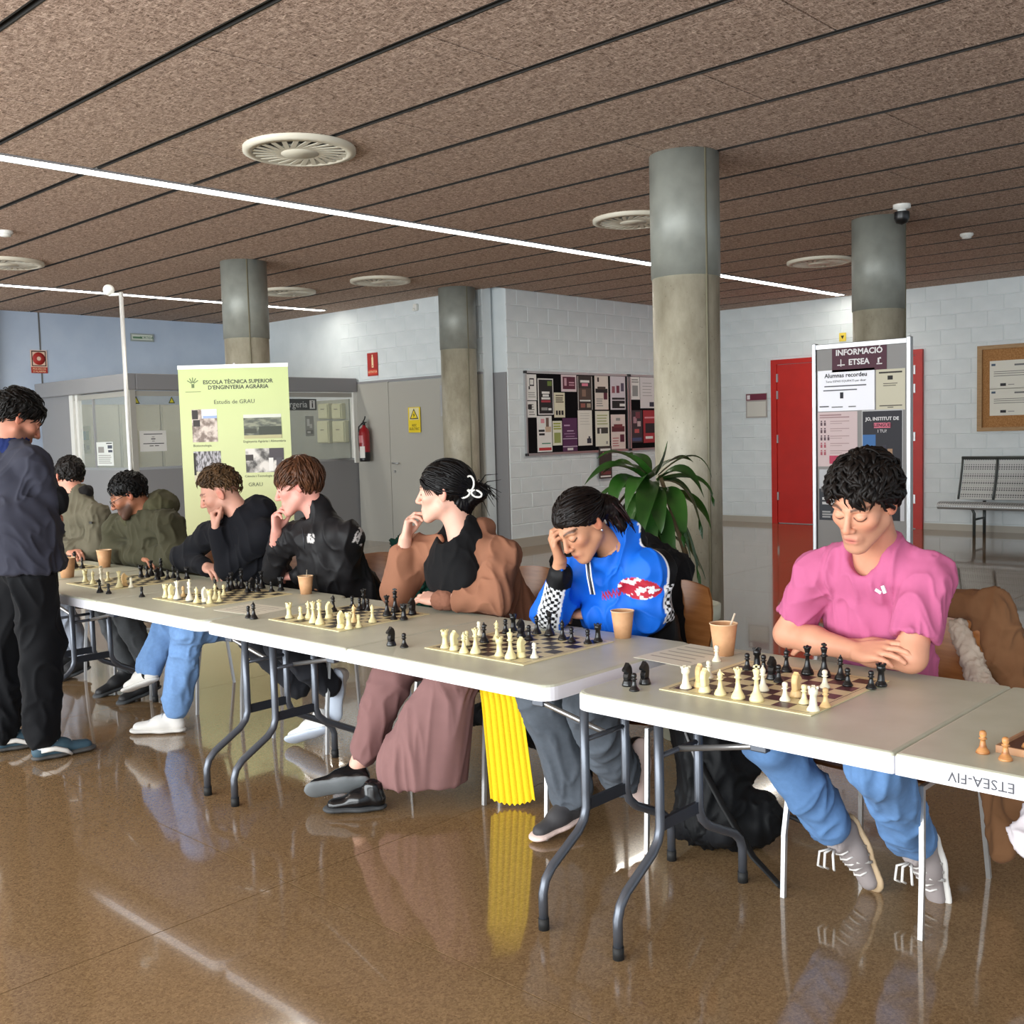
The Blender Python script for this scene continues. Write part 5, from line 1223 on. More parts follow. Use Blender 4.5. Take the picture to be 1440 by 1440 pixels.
SEAT = lambda: HALF(V3(0, 0, 1), .450, k=.012)      # garments end on the chair seat
def rest(J, re, rw):
    # elbows and wrists lie on the table, not in it
    for k in ('re', 'le'): J[k][2] = max(J[k][2], TZ+re+.008)
    for k in ('rw', 'lw'): J[k][2] = max(J[k][2], TZ+rw+.006)
def stool_joints(x, y=3.27, z=.545, w=.1): return dict(pel=V3(x, y, z), rh=V3(x-w, y-.04, z-.01), lh=V3(x+w, y-.04, z-.01))
def flow_down(c=(0, -.03, .13)):
    c = np.array(c); return lambda p: unit(p-c)*V3(1, 1, .7)+V3(0, 0, -.6)
FR = V3(0, -1, 0)

# ---------------------------------------------------------------- person in the pink T-shirt
def person_pink():
    F = Fig('person with dark wavy hair in a pink T-shirt, arms folded on the table', (-1.40, 3.25, 0)); sk = (206, 148, 120)
    J = stool_joints(-1.40, 3.25)
    J.update(nb=atY(1232, 770, 2.99), rs=atY(1149, 807, 3.0), ls=atY(1303, 811, 3.0), re=atY(1108, 891, 2.975), le=atY(1281, 924, 2.90), rw=atY(1206, 916, 2.88), lw=V3(-1.47, 2.95, .79),
             rk=V3(-1.57, 2.74, .535), lk=V3(-1.235, 2.72, .535), ra=V3(-1.475, 3.02, .185), la=V3(-1.265, 3.10, .17))
    rest(J, .043, .030)
    hc = atY(1214, 708, 2.84); R = Rhead((-.06, -1, 0), .42, -.10)
    F.skin(move(head_prims(.97), R, hc, 1.0)+neck(hc, R, J['nb']+V3(0, .01, -.01), .056)+[CONE(J['nb'], J['nb']+V3(0, .03, -.1), .058, .07, k=.03)], .0034, head=(R, hc), base=sk, lip=(190, 108, 100), brow=(40, 27, 22), beard=((146, 110, 94), .35))
    F.skin([CONE(J['rs'], J['re'], .050, .041, k=.02), CONE(J['re'], J['re']+(J['rw']-J['re'])*.4, .043, .042, k=.02), CONE(J['re']+(J['rw']-J['re'])*.4, J['rw'], .041, .027, k=.02)]+hand_prims(J['rw'], J['le']+V3(.0, -.06, .030)-J['rw'], (0, .6, -1), 'R', curl=(.18, .35, .45), thumb=(.75, .45, .1), sc=1.06, spread=.10), .0036, sk)
    F.skin([CONE(J['ls'], J['le'], .050, .042, k=.02), CONE(J['le'], J['le']+(J['lw']-J['le'])*.45, .043, .041, k=.02), CONE(J['le']+(J['lw']-J['le'])*.45, J['lw'], .040, .028, k=.02)]+hand_prims(J['lw'], J['lw']-J['le'], (0, .2, -1), 'L', curl=(.3, .3, .2)), .0045, sk)
    F.skin(core(J), .016, sk); F.body()
    T = torso(J, FR, .135, .152, .70, .062)+[CONE(J['rs'], J['rs']+(J['re']-J['rs'])*.72, .064, .062, k=.03), CONE(J['ls'], J['ls']+(J['le']-J['ls'])*.72, .064, .064, k=.03)]
    cut = J['nb']+V3(-.01, -.055, .02)
    T += [ELL(cut, (.060, .075, .105), R=np.array(Matrix.Rotation(.3, 3, 'X')), k=.012, op=-1)]
    for e, s_ in (('re', 'rs'), ('le', 'ls')):
        p = J[s_]+(J[e]-J[s_])*.66; n = unit(J[s_]-J[e]); T.append(ELL(p-n*.12, (.12, .12, .11), np.stack([unit(np.cross(n, V3(0, 1, 0))), unit(np.cross(n, np.cross(n, V3(0, 1, 0)))), n], 1), k=.006, op=-1))
    T.append(SEAT())
    F.cloth('t_shirt', T, (182, 94, 132), .005, m_knit, .010, 11, 1, stretch=(1.3, 1, .4))
    mk = MB(); c = atY(1243, 829, 2.868); mk.box(c, (.009, .006, .022), np.array(Matrix.Rotation(-.35, 3, 'Y'))); mk.box(c+V3(-.016, 0, -.006), (.018, .006, .008), np.array(Matrix.Rotation(.5, 3, 'Y'))); tag(mk.build('chest_mark', pm((240, 236, 240)), F.root), kind='stuff')
    F.cloth('jeans', legs(J, (.088, .074, .072, .064), .84), (96, 132, 178), .007, m_denim, .012, 9, 2)
    W, GR = mat('shoe_white', (224, 220, 214), .6), mat('shoe_grey_suede', (150, 140, 138), .85)
    gum = mat('gum_sole', (196, 170, 136), .6)
    for a, tp in ((J['ra'], V3(-1.40, 3.06, -.05)), (J['la'], V3(-1.24, 3.13, -.05))):
        sh = shoe(F.root, a, tp, V3(-.35, -1, .25), GR, gum if a is J['ra'] else mat('white_sole', (216, 212, 206), .6), L=.27, laces=W, stripes=W)
        b = MB(); q = a+V3(-.01, -.055, -.035)
        for dx in (-.03, -.012, .014): b.tube([q+V3(dx*.3, .015, .0), q+V3(dx, -.012, -.005), q+V3(dx*1.2, -.012, -.05), q+V3(dx*.8, .004, -.06)], .0042, 5)
        tag(b.build('hanging_laces', W, sh), kind='stuff')
    rs = np.random.RandomState(5); hm = hairmat('hair_black_wavy', (22, 16, 13), .5)
    cap = move(hair_cap(.012, .003, .004, front=.080, nape=-.075), R, hc, 1.0); v, q = sdf_mesh(cap, .005)
    v = wrinkle(v, q, .012, 38, 3, (1, 1, 1)); hr = mesh_obj('hair', v, q, hm, F.root, smooth=True)
    def flow(p): return V3(.35 if p[0] > -.02 else -.5, .75 if p[1] > -.03 else -.6, -.25) if p[2] > .06 else V3(.1*np.sign(p[0]), -.5, -.8)
    acc = lambda p: (-.52*p[1]+.85*p[2] > .026) and p[2] > -.05
    lk = locks(rs, R*1.0, hc, 420, flow, .062, .0072, .011, .006, accept=acc, el=(.089, .108, .104), jit=.28, curl=0)
    fr2 = locks(rs, R*1.0, hc, 22, lambda p: V3(.3, .4, -1.0), .045, .0045, .008, .006, accept=lambda p: p[1] > .055 and .075 < p[2] < .10 and -.05 < p[0] < .03, el=(.088, .106, .096), jit=.35, curl=1)
    lk.add(fr2.v, fr2.f, True); tag(lk.build('hair_locks', hm, hr), kind='stuff')
    return F

# ---------------------------------------------------------------- person in the blue racing jacket
def person_blue():
    F = Fig('person with dark ponytail in a blue racing jacket, head resting on one hand', (-2.38, 3.28, 0)); sk = (188, 136, 106)
    J = stool_joints(-2.38, 3.28)
    J.update(nb=atY(866, 776, 3.02), rs=atY(808, 812, 3.02), ls=atY(914, 802, 3.05), re=atY(776, 868, 2.895), le=atY(914, 866, 3.06), rw=atY(788, 788, 2.84), lw=atY(832, 866, 3.0),
             rk=V3(-2.47, 2.74, .535), lk=V3(-2.26, 2.74, .535), ra=V3(-2.46, 2.90, .13), la=V3(-2.31, 3.0, .20))
    rest(J, .058, .044)
    hc = atY(818, 739, 2.88); R = Rhead((-.20, -1, 0), .62, .10); sc = .96
    F.skin(move(head_prims(.93, .96), R, hc, sc)+neck(hc, R, J['nb'], .046)+[CONE(J['nb'], J['nb']+V3(0, .02, -.08), .05, .06, k=.03)], .0036, head=(R, hc), base=sk, lip=(164, 90, 84), brow=(36, 24, 20))
    hd = hc+R @ V3(-.05, .10, .045)-J['rw']
    F.skin([CONE(J['re'], J['rw'], .034, .024, k=.02)]+hand_prims(J['rw'], hd, V3(.5, .6, .1), 'R', curl=(.5, .9, .8), thumb=(.7, .5, .3), sc=.92), .0034, sk)
    F.skin([CONE(J['le'], J['lw'], .034, .024, k=.02)]+hand_prims(J['lw'], V3(-1, -.1, -.05), (0, .1, -1), 'L', curl=(.5, .5, .4), sc=.92), .004, sk)
    F.skin(core(J), .016, sk); F.body()
    T = torso(J, FR, .15, .162, .76, .066)+[CONE(J['rs'], J['re'], .066, .060, k=.03), CONE(J['re'], J['re']+(J['rw']-J['re'])*.74, .060, .042, k=.03)]+[CONE(J['ls'], J['le'], .072, .066, k=.03), CONE(J['le'], J['le']+(J['lw']-J['le'])*.92, .060, .046, k=.03)]
    T += [CONE(J['nb']+V3(-.02, -.04, -.02), J['nb']+V3(-.03, -.06, .03), .066, .062, k=.02), CONE(J['nb']+V3(.02, .03, .02), J['nb']+V3(.02, .02, .06), .072, .062, k=.02)]
    T += [CONE(J['nb']+V3(-.01, -.02, -.02), hc+R @ V3(0, -.01, -.07)*sc, .050, .056, k=.008, op=-1)]
    blue = (20, 98, 204); W = LIN((226, 228, 232)); Bk = LIN((10, 10, 13)); Rd = LIN((170, 40, 56))
    def col(v, C):
        def strip(a, b, ax1, half, lo, hi, sq=.0125):
            ba = b-a; L = np.linalg.norm(ba); d = ba/L; t = (v-a) @ d; w = unit(np.cross(d, ax1)); u = (v-a) @ w; dd = np.linalg.norm(v-a-np.outer(t, d), axis=1); front = (v-a) @ ax1
            m = (dd < .10) & (t > lo*L) & (t < hi*L) & (front > 0); ck = (np.floor(t/sq)+np.floor(u/sq)) % 2
            ins = m & (np.abs(u) < half); C[ins] = np.where(ck[ins][:, None] > 0, W, Bk); pip = m & (np.abs(np.abs(u)-half) < .004); C[pip] = W
        back = (v[:, 1] > 3.045) & (v[:, 0] > J['nb'][0]+.0) & (v[:, 2] > .78); C[back] = Bk
        C[(v[:, 1] > 3.06)] = Bk
        C[(np.abs(v[:, 1]-3.047) < .0045) & (v[:, 2] > .9) & (v[:, 0] > J['nb'][0]+.02)] = W
        coll = np.linalg.norm((v-(J['nb']+V3(0, 0, .05)))*V3(1, 1, .6), axis=1) < .092; C[coll] = LIN(blue)
        strip(J['re']+V3(0, 0, -.03), J['rw'], unit(V3(.45, -.9, 0)), .036, -.15, .62)
        strip(J['ls'], J['le'], unit(V3(1, .25, .1)), .034, .25, 1.15)
        d = unit(J['rw']-J['re']); L = np.linalg.norm(J['rw']-J['re']); t = (v-J['re']) @ d; dd = np.linalg.norm(v-J['re']-np.outer(t, d), axis=1)
        C[(t > L*.58) & (t < L*.9) & (dd < .075)] = Bk
        # embroidered emblem on the sleeve and lettering-like mark on the chest
        c = atY(876, 832, 2.9); r2 = ((v[:, 0]-c[0])/.075)**2+((v[:, 2]-c[2])/.040)**2; n = vnoise(v*V3(70, 70, 110)); m = (r2 < 1) & (v[:, 1] < 3.03)
        C[m & (n > .42)] = Rd; C[m & (n <= .42)] = W
        c = atY(845, 838, 2.9); dx = v[:, 0]-c[0]; dz = v[:, 2]-c[2]-.3*dx; m = (np.abs(dx) < .05) & (np.abs(dz) < .018) & (v[:, 1] < 3.03); zz = np.abs(((dx/.014) % 1)-.5)*2
        C[m & (np.abs(dz) < .016)] = np.where((np.abs(dz[m & (np.abs(dz) < .016)]/.016-(zz[m & (np.abs(dz) < .016)]*1.4-.7)) < .5)[:, None], Rd, C[m & (np.abs(dz) < .016)])
        return C
    T.append(SEAT())
    jk = F.cloth('racing_jacket', T, blue, .0042, m_nylon, .013, 8, 4, col)
    zp = [atY(827, 790, 2.90), atY(829, 810, 2.893), atY(834, 836, 2.893)]; zb = MB(); zb.tube(zp, .0045, 6); zb.build('zip', mat('zip_dark', (40, 42, 48), .4), jk)
    for sx in (-.009, .009):
        zw = MB(); zw.tube([p+V3(sx, -.0015, 0) for p in zp], .003, 5); zw.build('zip_piping', pm((226, 228, 232)), jk)
    F.cloth('jeans', legs(J, (.085, .070, .072, .075), .93), (84, 90, 98), .008, m_denim, .012, 9, 5)
    PK = mat('pink_sole', (222, 196, 186), .6); DS = mat('shoe_dark', (60, 58, 60), .7)
    shoe(F.root, atY(892, 1052, 3.06), atY(884, 1150, 3.02), V3(-.8, .45, .1), DS, PK, L=.26, wid=.046)
    shoe(F.root, J['ra']+V3(0, -.02, -.03), V3(-2.50, 2.66, .06), V3(0, 0, 1), DS, PK, L=.25, wid=.043)
    rs = np.random.RandomState(9); hm = hairmat('hair_dark_brown', (20, 12, 10), .4)
    cap = move(hair_cap(.004, .002, .0, front=.060, nape=-.06), R, hc, sc)
    tail0 = hc+R @ V3(.0, -.100, .035)*sc
    cap += [CONE(tail0, tail0+V3(.045, .03, -.02), .028, .030, k=.03), CONE(tail0+V3(.045, .03, -.02), tail0+V3(.085, .06, -.10), .030, .014, k=.03)]
    v, q = sdf_mesh(cap, .0045); v = wrinkle(v, q, .004, 60, 3, (1, 1, .3)); hr = mesh_obj('hair', v, q, hm, F.root, smooth=True)
    fl = lambda p: unit(V3(0, -.12, .05)-p)+V3(.5*np.sign(p[0]), 0, -.1)
    lk = locks(rs, R*sc, hc, 260, fl, .12, .0042, .003, .0015, accept=lambda p: -.52*p[1]+.85*p[2] > .006, el=(.0865, .106, .0955), jit=.06)
    tag(lk.build('hair_strands', hm, hr), kind='stuff')
    tl = MB()
    for k in range(34):
        a = tail0+rs.normal(size=3)*.012; e = tail0+V3(.09, .06, -.11)+rs.normal(size=3)*.02; md = (a+e)/2+V3(.006, .0, .035)+rs.normal(size=3)*.01; tl.tube([a, (a+md)/2+V3(0, 0, .01), md, (md+e)/2+V3(0, 0, .008), e], [.006, .007, .006, .004, .001], 5)
    tag(tl.build('ponytail', hairmat('hair_reddish', (44, 20, 20), .4), hr), kind='stuff')
    ear = MB(); c = hc+R @ V3(.089, -.008, -.03)*sc; ear.sphere(c, .005, 8, 6); ear.build('earring', mat('silver', (210, 210, 210), .2, metal=1), F.root)
    return F

# ---------------------------------------------------------------- person in the brown jacket
def person_brown():
    F = Fig('person with black hair and white claw clip in a brown jacket over a black top', (-3.12, 3.28, 0)); sk = (216, 168, 148)
    J = stool_joints(-3.12, 3.28)
    J.update(nb=atY(655, 755, 3.04), rs=atY(594, 778, 2.99), ls=atY(704, 782, 3.06), re=atY(561, 838, 2.92), le=atY(694, 838, 2.98), rw=atY(570, 758, 2.89), lw=atY(618, 844, 2.90),
             rk=V3(-3.28, 2.78, .54), lk=V3(-2.95, 2.79, .545), ra=V3(-3.335, 2.60, .148), la=V3(-3.20, 2.62, .10))
    rest(J, .062, .044)
    hc = atY(624, 693, 2.99); fw = unit((-.84, -.54, 0)); R = Rhead(fw, .04, 0); sc = 1.02
    F.skin(move(head_prims(.98, .97), R, hc, sc)+neck(hc, R, J['nb']+V3(0, 0, -.01), .058)+[CONE(J['nb']+V3(0, -.0, -.01), J['nb']+V3(-.01, -.0, -.09), .06, .08, k=.04)], .0038, head=(R, hc), base=sk, lip=(184, 98, 100), brow=(34, 26, 24))
    ht = hc+R @ V3(-.005, .100, -.075)*sc
    F.skin([CONE(J['re'], J['rw'], .038, .027, k=.02)]+hand_prims(J['rw'], unit(ht-J['rw'])*.55+V3(-.1, 0, .75), unit(ht-J['rw'])+V3(.2, .1, -.6), 'R', thumb=(.7, .4, .5), sc=.95, curls=[(.65, .65, .4), (.7, .7, .4), (.9, .8, .5), (1.1, .9, .5)]), .0036, sk)
    F.skin([CONE(J['le'], J['lw'], .038, .027, k=.02)]+hand_prims(J['lw'], V3(-1, -.12, .10), (0, .35, -1), 'L', curl=(.3, .5, .4), thumb=(.75, .5, .1), sc=.98, spread=.18), .0036, sk)
    F.skin(core({k: v for k, v in J.items() if k not in ('lh', 'lk', 'la', 'rh')}), .016, sk)
    F.skin([CONE(J['rk'], J['ra'], .045, .036, k=.02)], .007, sk); F.body()
    bust = [ELL(J['nb']+V3(s_*.055, -.085, -.15), (.085, .06, .085), k=.08) for s_ in (-1, 1)]
    F.cloth('black_top', torso(J, FR, .165, .160, .84, .045)+bust+[CONE(J['nb']+V3(-.01, -.03, -.05), J['nb']+V3(-.01, -.03, .02), .11, .085, k=.04), ELL(J['nb']+V3(-.02, -.08, .06), (.075, .08, .09), k=.012, op=-1), SEAT()], (13, 13, 15), .007, m_knit, .006, 9, 7)
    T = torso(J, FR, .18, .176, .88, .066)+sleeve(J['rs'], J['re'], J['rw'], .066, .064, .048, .66)+sleeve(J['ls'], J['le'], J['lw'], .072, .068, .046, .88)
    T += [CONE(J['nb']+V3(.03, .04, -.01), J['nb']+V3(.04, .045, .03), .072, .055, k=.03)]
    op = unit(V3(-.12, -1, 0)); side = np.cross(op, V3(0, 0, 1)); Rr = np.stack([side, op, V3(0, 0, 1)], 1)
    T += [ELL(J['nb']+op*.17+V3(-.01, 0, -.2), (.088, .17, .27), Rr, k=.012, op=-1), ELL(J['nb']+op*.04+V3(-.01, 0, .06), (.075, .085, .095), Rr, k=.012, op=-1)]
    def col(v, C): return C*(.90+.2*vnoise(v*9)[:, None])
    T.append(SEAT())
    F.cloth('brown_jacket', T, (138, 94, 72), .0055, m_cloth, .014, 7, 8, col)
    for a, b, t_, r in ((J['re'], J['rw'], .66, .046), (J['le'], J['lw'], .90, .044)):
        p = a+(b-a)*t_; d = unit(b-a); F.cloth('cuff', [CONE(p-d*.012, p+d*.022, r, r*.92, k=.01)], (128, 86, 68), .006, m_cloth, .003, 60, 3)
    L = [ELL(J['pel'], (.19, .15, .12), k=.05), CONE(J['rh'], J['rk'], .10, .088, k=.03), CONE(J['rk'], J['rk']+(J['ra']-J['rk'])*.84, .086, .062, k=.03)]
    F.cloth('trouser_leg', L, (126, 92, 90), .008, m_cloth, .012, 8, 10)
    hem = V3(-3.10, 2.74, .15); L2 = [CONE(J['lh'], J['lk'], .095, .095, k=.03), CONE(J['lk'], hem, .092, .19, k=.04, ax=V3(.7, -.72, 0), s=.6), ELL(hem+V3(0, 0, -.16), (.4, .4, .10), k=.01, op=-1)]
    F.cloth('wide_trouser_leg', L2, (130, 96, 94), .008, m_cloth, .009, 8, 11, stretch=(1.3, 1.3, .2))
    lea = mat('patent_black', (18, 18, 20), .18); sb = mat('sole_black', (58, 60, 62), .7)
    shoe(F.root, J['ra']+V3(.0, .0, -.03), J['ra']+V3(-.20, -.22, -.06), V3(-.70, .50, .55), lea, mat('lug_sole', (112, 116, 118), .75), L=.27, wid=.047, nm='loafer')
    shoe(F.root, J['la']+V3(-.0, -.05, -.03), J['la']+V3(-.16, -.24, -.03), V3(0, 0, 1), lea, sb, L=.26, wid=.043, nm='loafer')
    rs = np.random.RandomState(2); hm = hairmat('hair_black', (12, 10, 11), .36)
    cap = move(hair_cap(.006, .004, .006, front=.058, nape=-.085), R, hc, sc)
    bun = hc+R @ V3(0, -.138, -.005)*sc; cap += [ELL(bun, (.042, .042, .040), k=.02), CONE(hc+R @ V3(0, -.08, -.05), bun, .045, .03, k=.03), CONE(hc+R @ V3(0, -.06, -.05), hc+R @ V3(0, -.085, -.10), .04, .02, k=.03)]
    v, q = sdf_mesh(cap, .0045); v = wrinkle(v, q, .003, 70, 6, (1, 1, .3)); hr = mesh_obj('hair', v, q, hm, F.root, smooth=True)
    lk = locks(rs, R*sc, hc, 260, lambda p: unit(V3(0, -.13, -.0)-p)+V3(0, 0, -.05), .11, .004, .002, .001, accept=lambda p: -.52*p[1]+.85*p[2] > .0, el=(.0885, .1115, .0975), jit=.05); tag(lk.build('hair_strands', hm, hr), kind='stuff')
    tl = MB()
    for k in range(22):
        a = bun+rs.normal(size=3)*.015; d = unit(V3(.7, .65, .1)+rs.normal(size=3)*.35); e = a+d*.09*rs.uniform(.6, 1.2)+V3(0, 0, -.05*rs.uniform(0, 1.3)); tl.tube([a, a+d*.04+V3(0, 0, .015), e], [.004, .003, .0008], 4)
    for k in range(4): tl.tube([hc+R @ V3(.045+.006*k, .078, .062)*sc, hc+R @ V3(.062+.004*k, .068-.006*k, .03)*sc, hc+R @ V3(.068+.003*k, .055-.010*k, -.005)*sc], [.003, .003, .0008], 4)
    tag(tl.build('loose_strands', hm, hr), kind='stuff')
    cl_ = MB(); nd = unit(V3(.62, -.78, .1)); c = bun+nd*.052+V3(-.015, 0, -.0); r_ = unit(np.cross(V3(0, 0, 1), nd)*-1); r_ = r_ if r_[0] > 0 else -r_; u_ = V3(0, 0, 1)
    def loop(cx, cy, a, rx, ry):
        ca, sa = math.cos(a), math.sin(a); P = []
        for k in range(15):
            t = 2*PI*k/14; x, y = rx*math.cos(t)+rx, ry*math.sin(t); P.append(c+r_*(cx+x*ca-y*sa)+u_*(cy+x*sa+y*ca))
        cl_.tube(P, .0044, 6)
    loop(-.012, .004, PI/2, .030, .017); loop(-.014, -.002, PI+.4, .022, .013); loop(-.006, -.002, -.35, .022, .013)
    tag(cl_.build('claw_clip', mat('pearl_white', (232, 230, 222), .3), hr), kind='stuff')
    return F
# ---------------------------------------------------------------- person in the black track jacket
def short_hair(F, R, hc, sc, rgb, n=220, seed=1, front=.066, nape=-.06, top=.004, side=.0, length=.035, flow=None, name='h', locks_el=(.085, .106, .096), jit=.3, width=.0048, lift=.006, h=.005, rough=.5, acc=.012):
    rs = np.random.RandomState(seed); hm = hairmat('hair_'+name, rgb, rough)
    v, q = sdf_mesh(move(hair_cap(top, side, .0, front=front, nape=nape), R, hc, sc), h); v = wrinkle(v, q, .006, 45, seed, (1, 1, 1)); hr = mesh_obj('hair', v, q, hm, F.root, smooth=True)
    flow = flow or (lambda p: V3(.2*np.sign(p[0]), .8, -.2) if p[2] > .07 else V3(0, -.4, -1))
    lk = locks(rs, R*sc, hc, n, flow, length, width, lift, .002, accept=lambda p: -.52*p[1]+.85*p[2] > acc, el=locks_el, jit=jit); tag(lk.build('hair_locks', hm, hr), kind='stuff')
    return hr
def person_black_jacket():
    F = Fig('person with brown fringe in a black zipped jacket, hand held to the mouth', (-4.15, 3.28, 0)); sk = (214, 152, 138)
    J = stool_joints(-4.12, 3.28)
    J.update(nb=atY(452, 730, 3.05), rs=atY(404, 758, 2.98), ls=atY(490, 755, 3.06), re=atY(384, 804, 2.985), le=atY(482, 802, 3.08), rw=atY(389, 748, 2.91), lw=atY(416, 810, 3.05),
             rk=V3(-4.27, 2.74, .535), lk=V3(-4.04, 2.74, .535), ra=V3(-4.20, 2.95, .26), la=V3(-3.99, 2.98, .29))
    rest(J, .056, .042)
    hc = atY(420, 684, 2.98); R = Rhead((-.72, -.70, 0), .24, .05); sc = 1.04
    F.skin(move(head_prims(.98), R, hc, sc)+neck(hc, R, J['nb'], .056), .004, head=(R, hc), base=sk, lip=(190, 100, 98), brow=(96, 64, 46))
    ht = hc+R @ V3(-.01, .108, -.07)*sc
    F.skin([CONE(J['re'], J['rw'], .036, .027, k=.02)]+hand_prims(J['rw'], unit(ht-J['rw'])*.7+V3(-.15, 0, .7), unit(ht-J['rw'])+V3(.3, .2, -.4), 'R', thumb=(.7, .5, .5), sc=1.0, curls=[(.7, .9, .6), (.8, 1., .6), (.95, 1., .6), (1.1, 1., .6)]), .0042, sk)
    F.skin([CONE(J['le'], J['lw'], .036, .027, k=.02)]+hand_prims(J['lw'], V3(-1, -.1, -.08), (0, .2, -1), 'L', curl=(.4, .5, .4)), .005, sk)
    F.skin(core(J), .018, sk); F.body()
    T = torso(J, FR, .16, .165, .82, .064)+sleeve(J['rs'], J['re'], J['rw'], .060, .058, .042, .55)+sleeve(J['ls'], J['le'], J['lw'], .066, .060, .044, .95)
    T += [CONE(J['nb']+V3(-.0, -.0, -.02), J['nb']+V3(-.015, -.01, .055), .074, .072, k=.02), CONE(J['nb']+V3(-.01, -.01, .0), hc+R @ V3(0, -.0, -.07)*sc, .054, .058, k=.006, op=-1)]
    W = LIN((196, 192, 190))
    def col(v, C):
        for (x, y, w, h_, a) in ((437, 757, .020, .020, 0), (489, 716, .022, .016, .5), (502, 752, .012, .045, -.4), (509, 778, .012, .035, .3)):
            c = atY(x, y, 2.95 if x < 450 else 3.02); q = v-c; u = q @ unit((.73, .68, 0)); t = q[:, 2]
            u, t = u*math.cos(a)+t*math.sin(a), -u*math.sin(a)+t*math.cos(a); q = np.abs(q @ unit((.68, -.73, 0))) < .11
            m = (np.abs(u) < w) & (np.abs(t) < h_) & (vnoise(v*120) > .36) & q; C[m] = W
        return C
    T.append(SEAT())
    jk = F.cloth('track_jacket', T, (24, 23, 25), .006, m_nylon, .012, 8, 14, col)
    zb = MB(); zb.tube([atY(425, 742, 2.93), atY(427, 757, 2.925), atY(428, 772, 2.92)], .003, 5); zb.build('zip', mat('zip_dark', (40, 42, 48), .4), jk)
    F.cloth('trousers', legs(J, (.088, .070, .066, .058), .92), (34, 35, 40), .009, m_cloth, .010, 9, 12)
    WS, SL = mat('shoe_white', (224, 220, 214), .6), mat('pale_blue_sole', (198, 208, 224), .5)
    shoe(F.root, atY(478, 950, 3.05), atY(470, 1040, 3.035), V3(-.5, .8, .0), WS, SL, L=.27)
    shoe(F.root, atY(452, 1012, 2.95), atY(400, 1028, 2.88), V3(-.1, .5, .9), WS, SL, L=.27)
    def flow(p): return V3(.15*np.sign(p[0]), .9, -.5) if p[1] > -.02 else V3(.2*np.sign(p[0]), -.1, -1)
    hr = short_hair(F, R, hc, sc, (92, 58, 38), 320, 3, front=.052, nape=-.055, top=.008, side=.006, length=.075, flow=flow, name='brown', locks_el=(.091, .109, .099), jit=.12, width=.005, lift=.005, rough=.4, acc=.012)
    return F
# ---------------------------------------------------------------- person in the black hoodie
def person_hoodie():
    F = Fig('person with short light brown hair in a black hoodie, cheek propped on a fist', (-4.82, 3.28, 0)); sk = (206, 154, 134)
    J = stool_joints(-4.85, 3.28)
    J.update(nb=atY(342, 728, 3.03), rs=atY(296, 752, 2.98), ls=atY(372, 750, 3.05), re=atY(256, 785, 2.97), le=atY(322, 800, 2.96), rw=atY(292, 798, 2.92), lw=atY(304, 746, 2.90),
             rk=V3(-5.0, 2.72, .54), lk=V3(-4.70, 2.66, .54), ra=atY(210, 942, 2.60), la=V3(-4.86, 2.65, .10))
    rest(J, .058, .044)
    hc = atY(309, 693, 2.96); R = Rhead((-.66, -.75, 0), .38, -.12); sc = 1.0
    F.skin(move(head_prims(.98), R, hc, sc)+neck(hc, R, J['nb'], .056), .0042, head=(R, hc), base=sk, lip=(170, 96, 92), brow=(84, 58, 44), beard=((140, 104, 88), .45))
    ht = hc+R @ V3(.055, .075, -.07)*sc
    F.skin([CONE(J['le'], J['lw'], .036, .027, k=.02)]+hand_prims(J['lw'], ht-J['lw']+V3(0, 0, .05), V3(.3, .5, .3), 'L', curl=(1.2, 1.3, .9), thumb=(.8, .3, .5), sc=1.0), .0045, sk)
    F.skin([CONE(J['re'], J['rw'], .036, .027, k=.02)]+hand_prims(J['rw'], V3(1, -.15, -.05), (0, .2, -1), 'R', curl=(.5, .6, .4)), .005, sk)
    F.skin(core(J), .018, sk); F.body()
    T = torso(J, FR, .16, .165, .82, .066)+sleeve(J['rs'], J['re'], J['rw'], .064, .060, .046, .88)+sleeve(J['ls'], J['le'], J['lw'], .068, .062, .046, .96)
    T += [ELL(J['nb']+V3(.055, .06, .035), (.10, .07, .07), k=.03), CONE(J['nb']+V3(-.06, -.03, -.01), J['nb']+V3(.07, -.01, .01), .035, .04, k=.03), CONE(J['nb']+V3(0, -.0, .0), hc+R @ V3(0, -.01, -.06)*sc, .056, .062, k=.008, op=-1)]
    T.append(SEAT())
    F.cloth('hoodie', T, (17, 18, 24), .006, m_knit, .012, 8, 15)
    F.cloth('jeans', [ELL(J['pel'], (.17, .14, .11), k=.05)]+[q for h_, k_, a_ in (('rh', 'rk', 'ra'), ('lh', 'lk', 'la')) for q in (CONE(J[h_], J[k_], .088, .074, k=.03), CONE(J[k_], J[k_]+(J[a_]-J[k_])*.92, .072, .066, k=.03))], (118, 154, 202), .008, m_denim, .012, 9, 16)
    WS = mat('shoe_white', (224, 220, 214), .6); SW = mat('white_sole', (216, 212, 206), .6)
    shoe(F.root, J['ra']+V3(0, 0, -.0), atY(133, 974, 2.52), V3(-.1, .1, 1), WS, SW, L=.29, laces=mat('lace_grey', (190, 190, 192), .7))
    shoe(F.root, J['la']+V3(0, 0, -.03), V3(-5.04, 2.48, .07), V3(0, 0, 1), WS, SW, L=.29, laces=mat('lace_grey', (190, 190, 192), .7))
    F.cloth('sock', [CONE(J['ra']+V3(.0, 0, -.02), J['ra']+(J['rk']-J['ra'])*.12, .042, .040, k=.01)], (14, 14, 16), .008, m_knit, 0)
    short_hair(F, R, hc, sc, (92, 68, 44), 260, 4, front=.072, nape=.01, top=.012, side=-.002, length=.04, name='light_brown', locks_el=(.084, .106, .104), jit=.4, lift=.007, acc=.042)
    return F
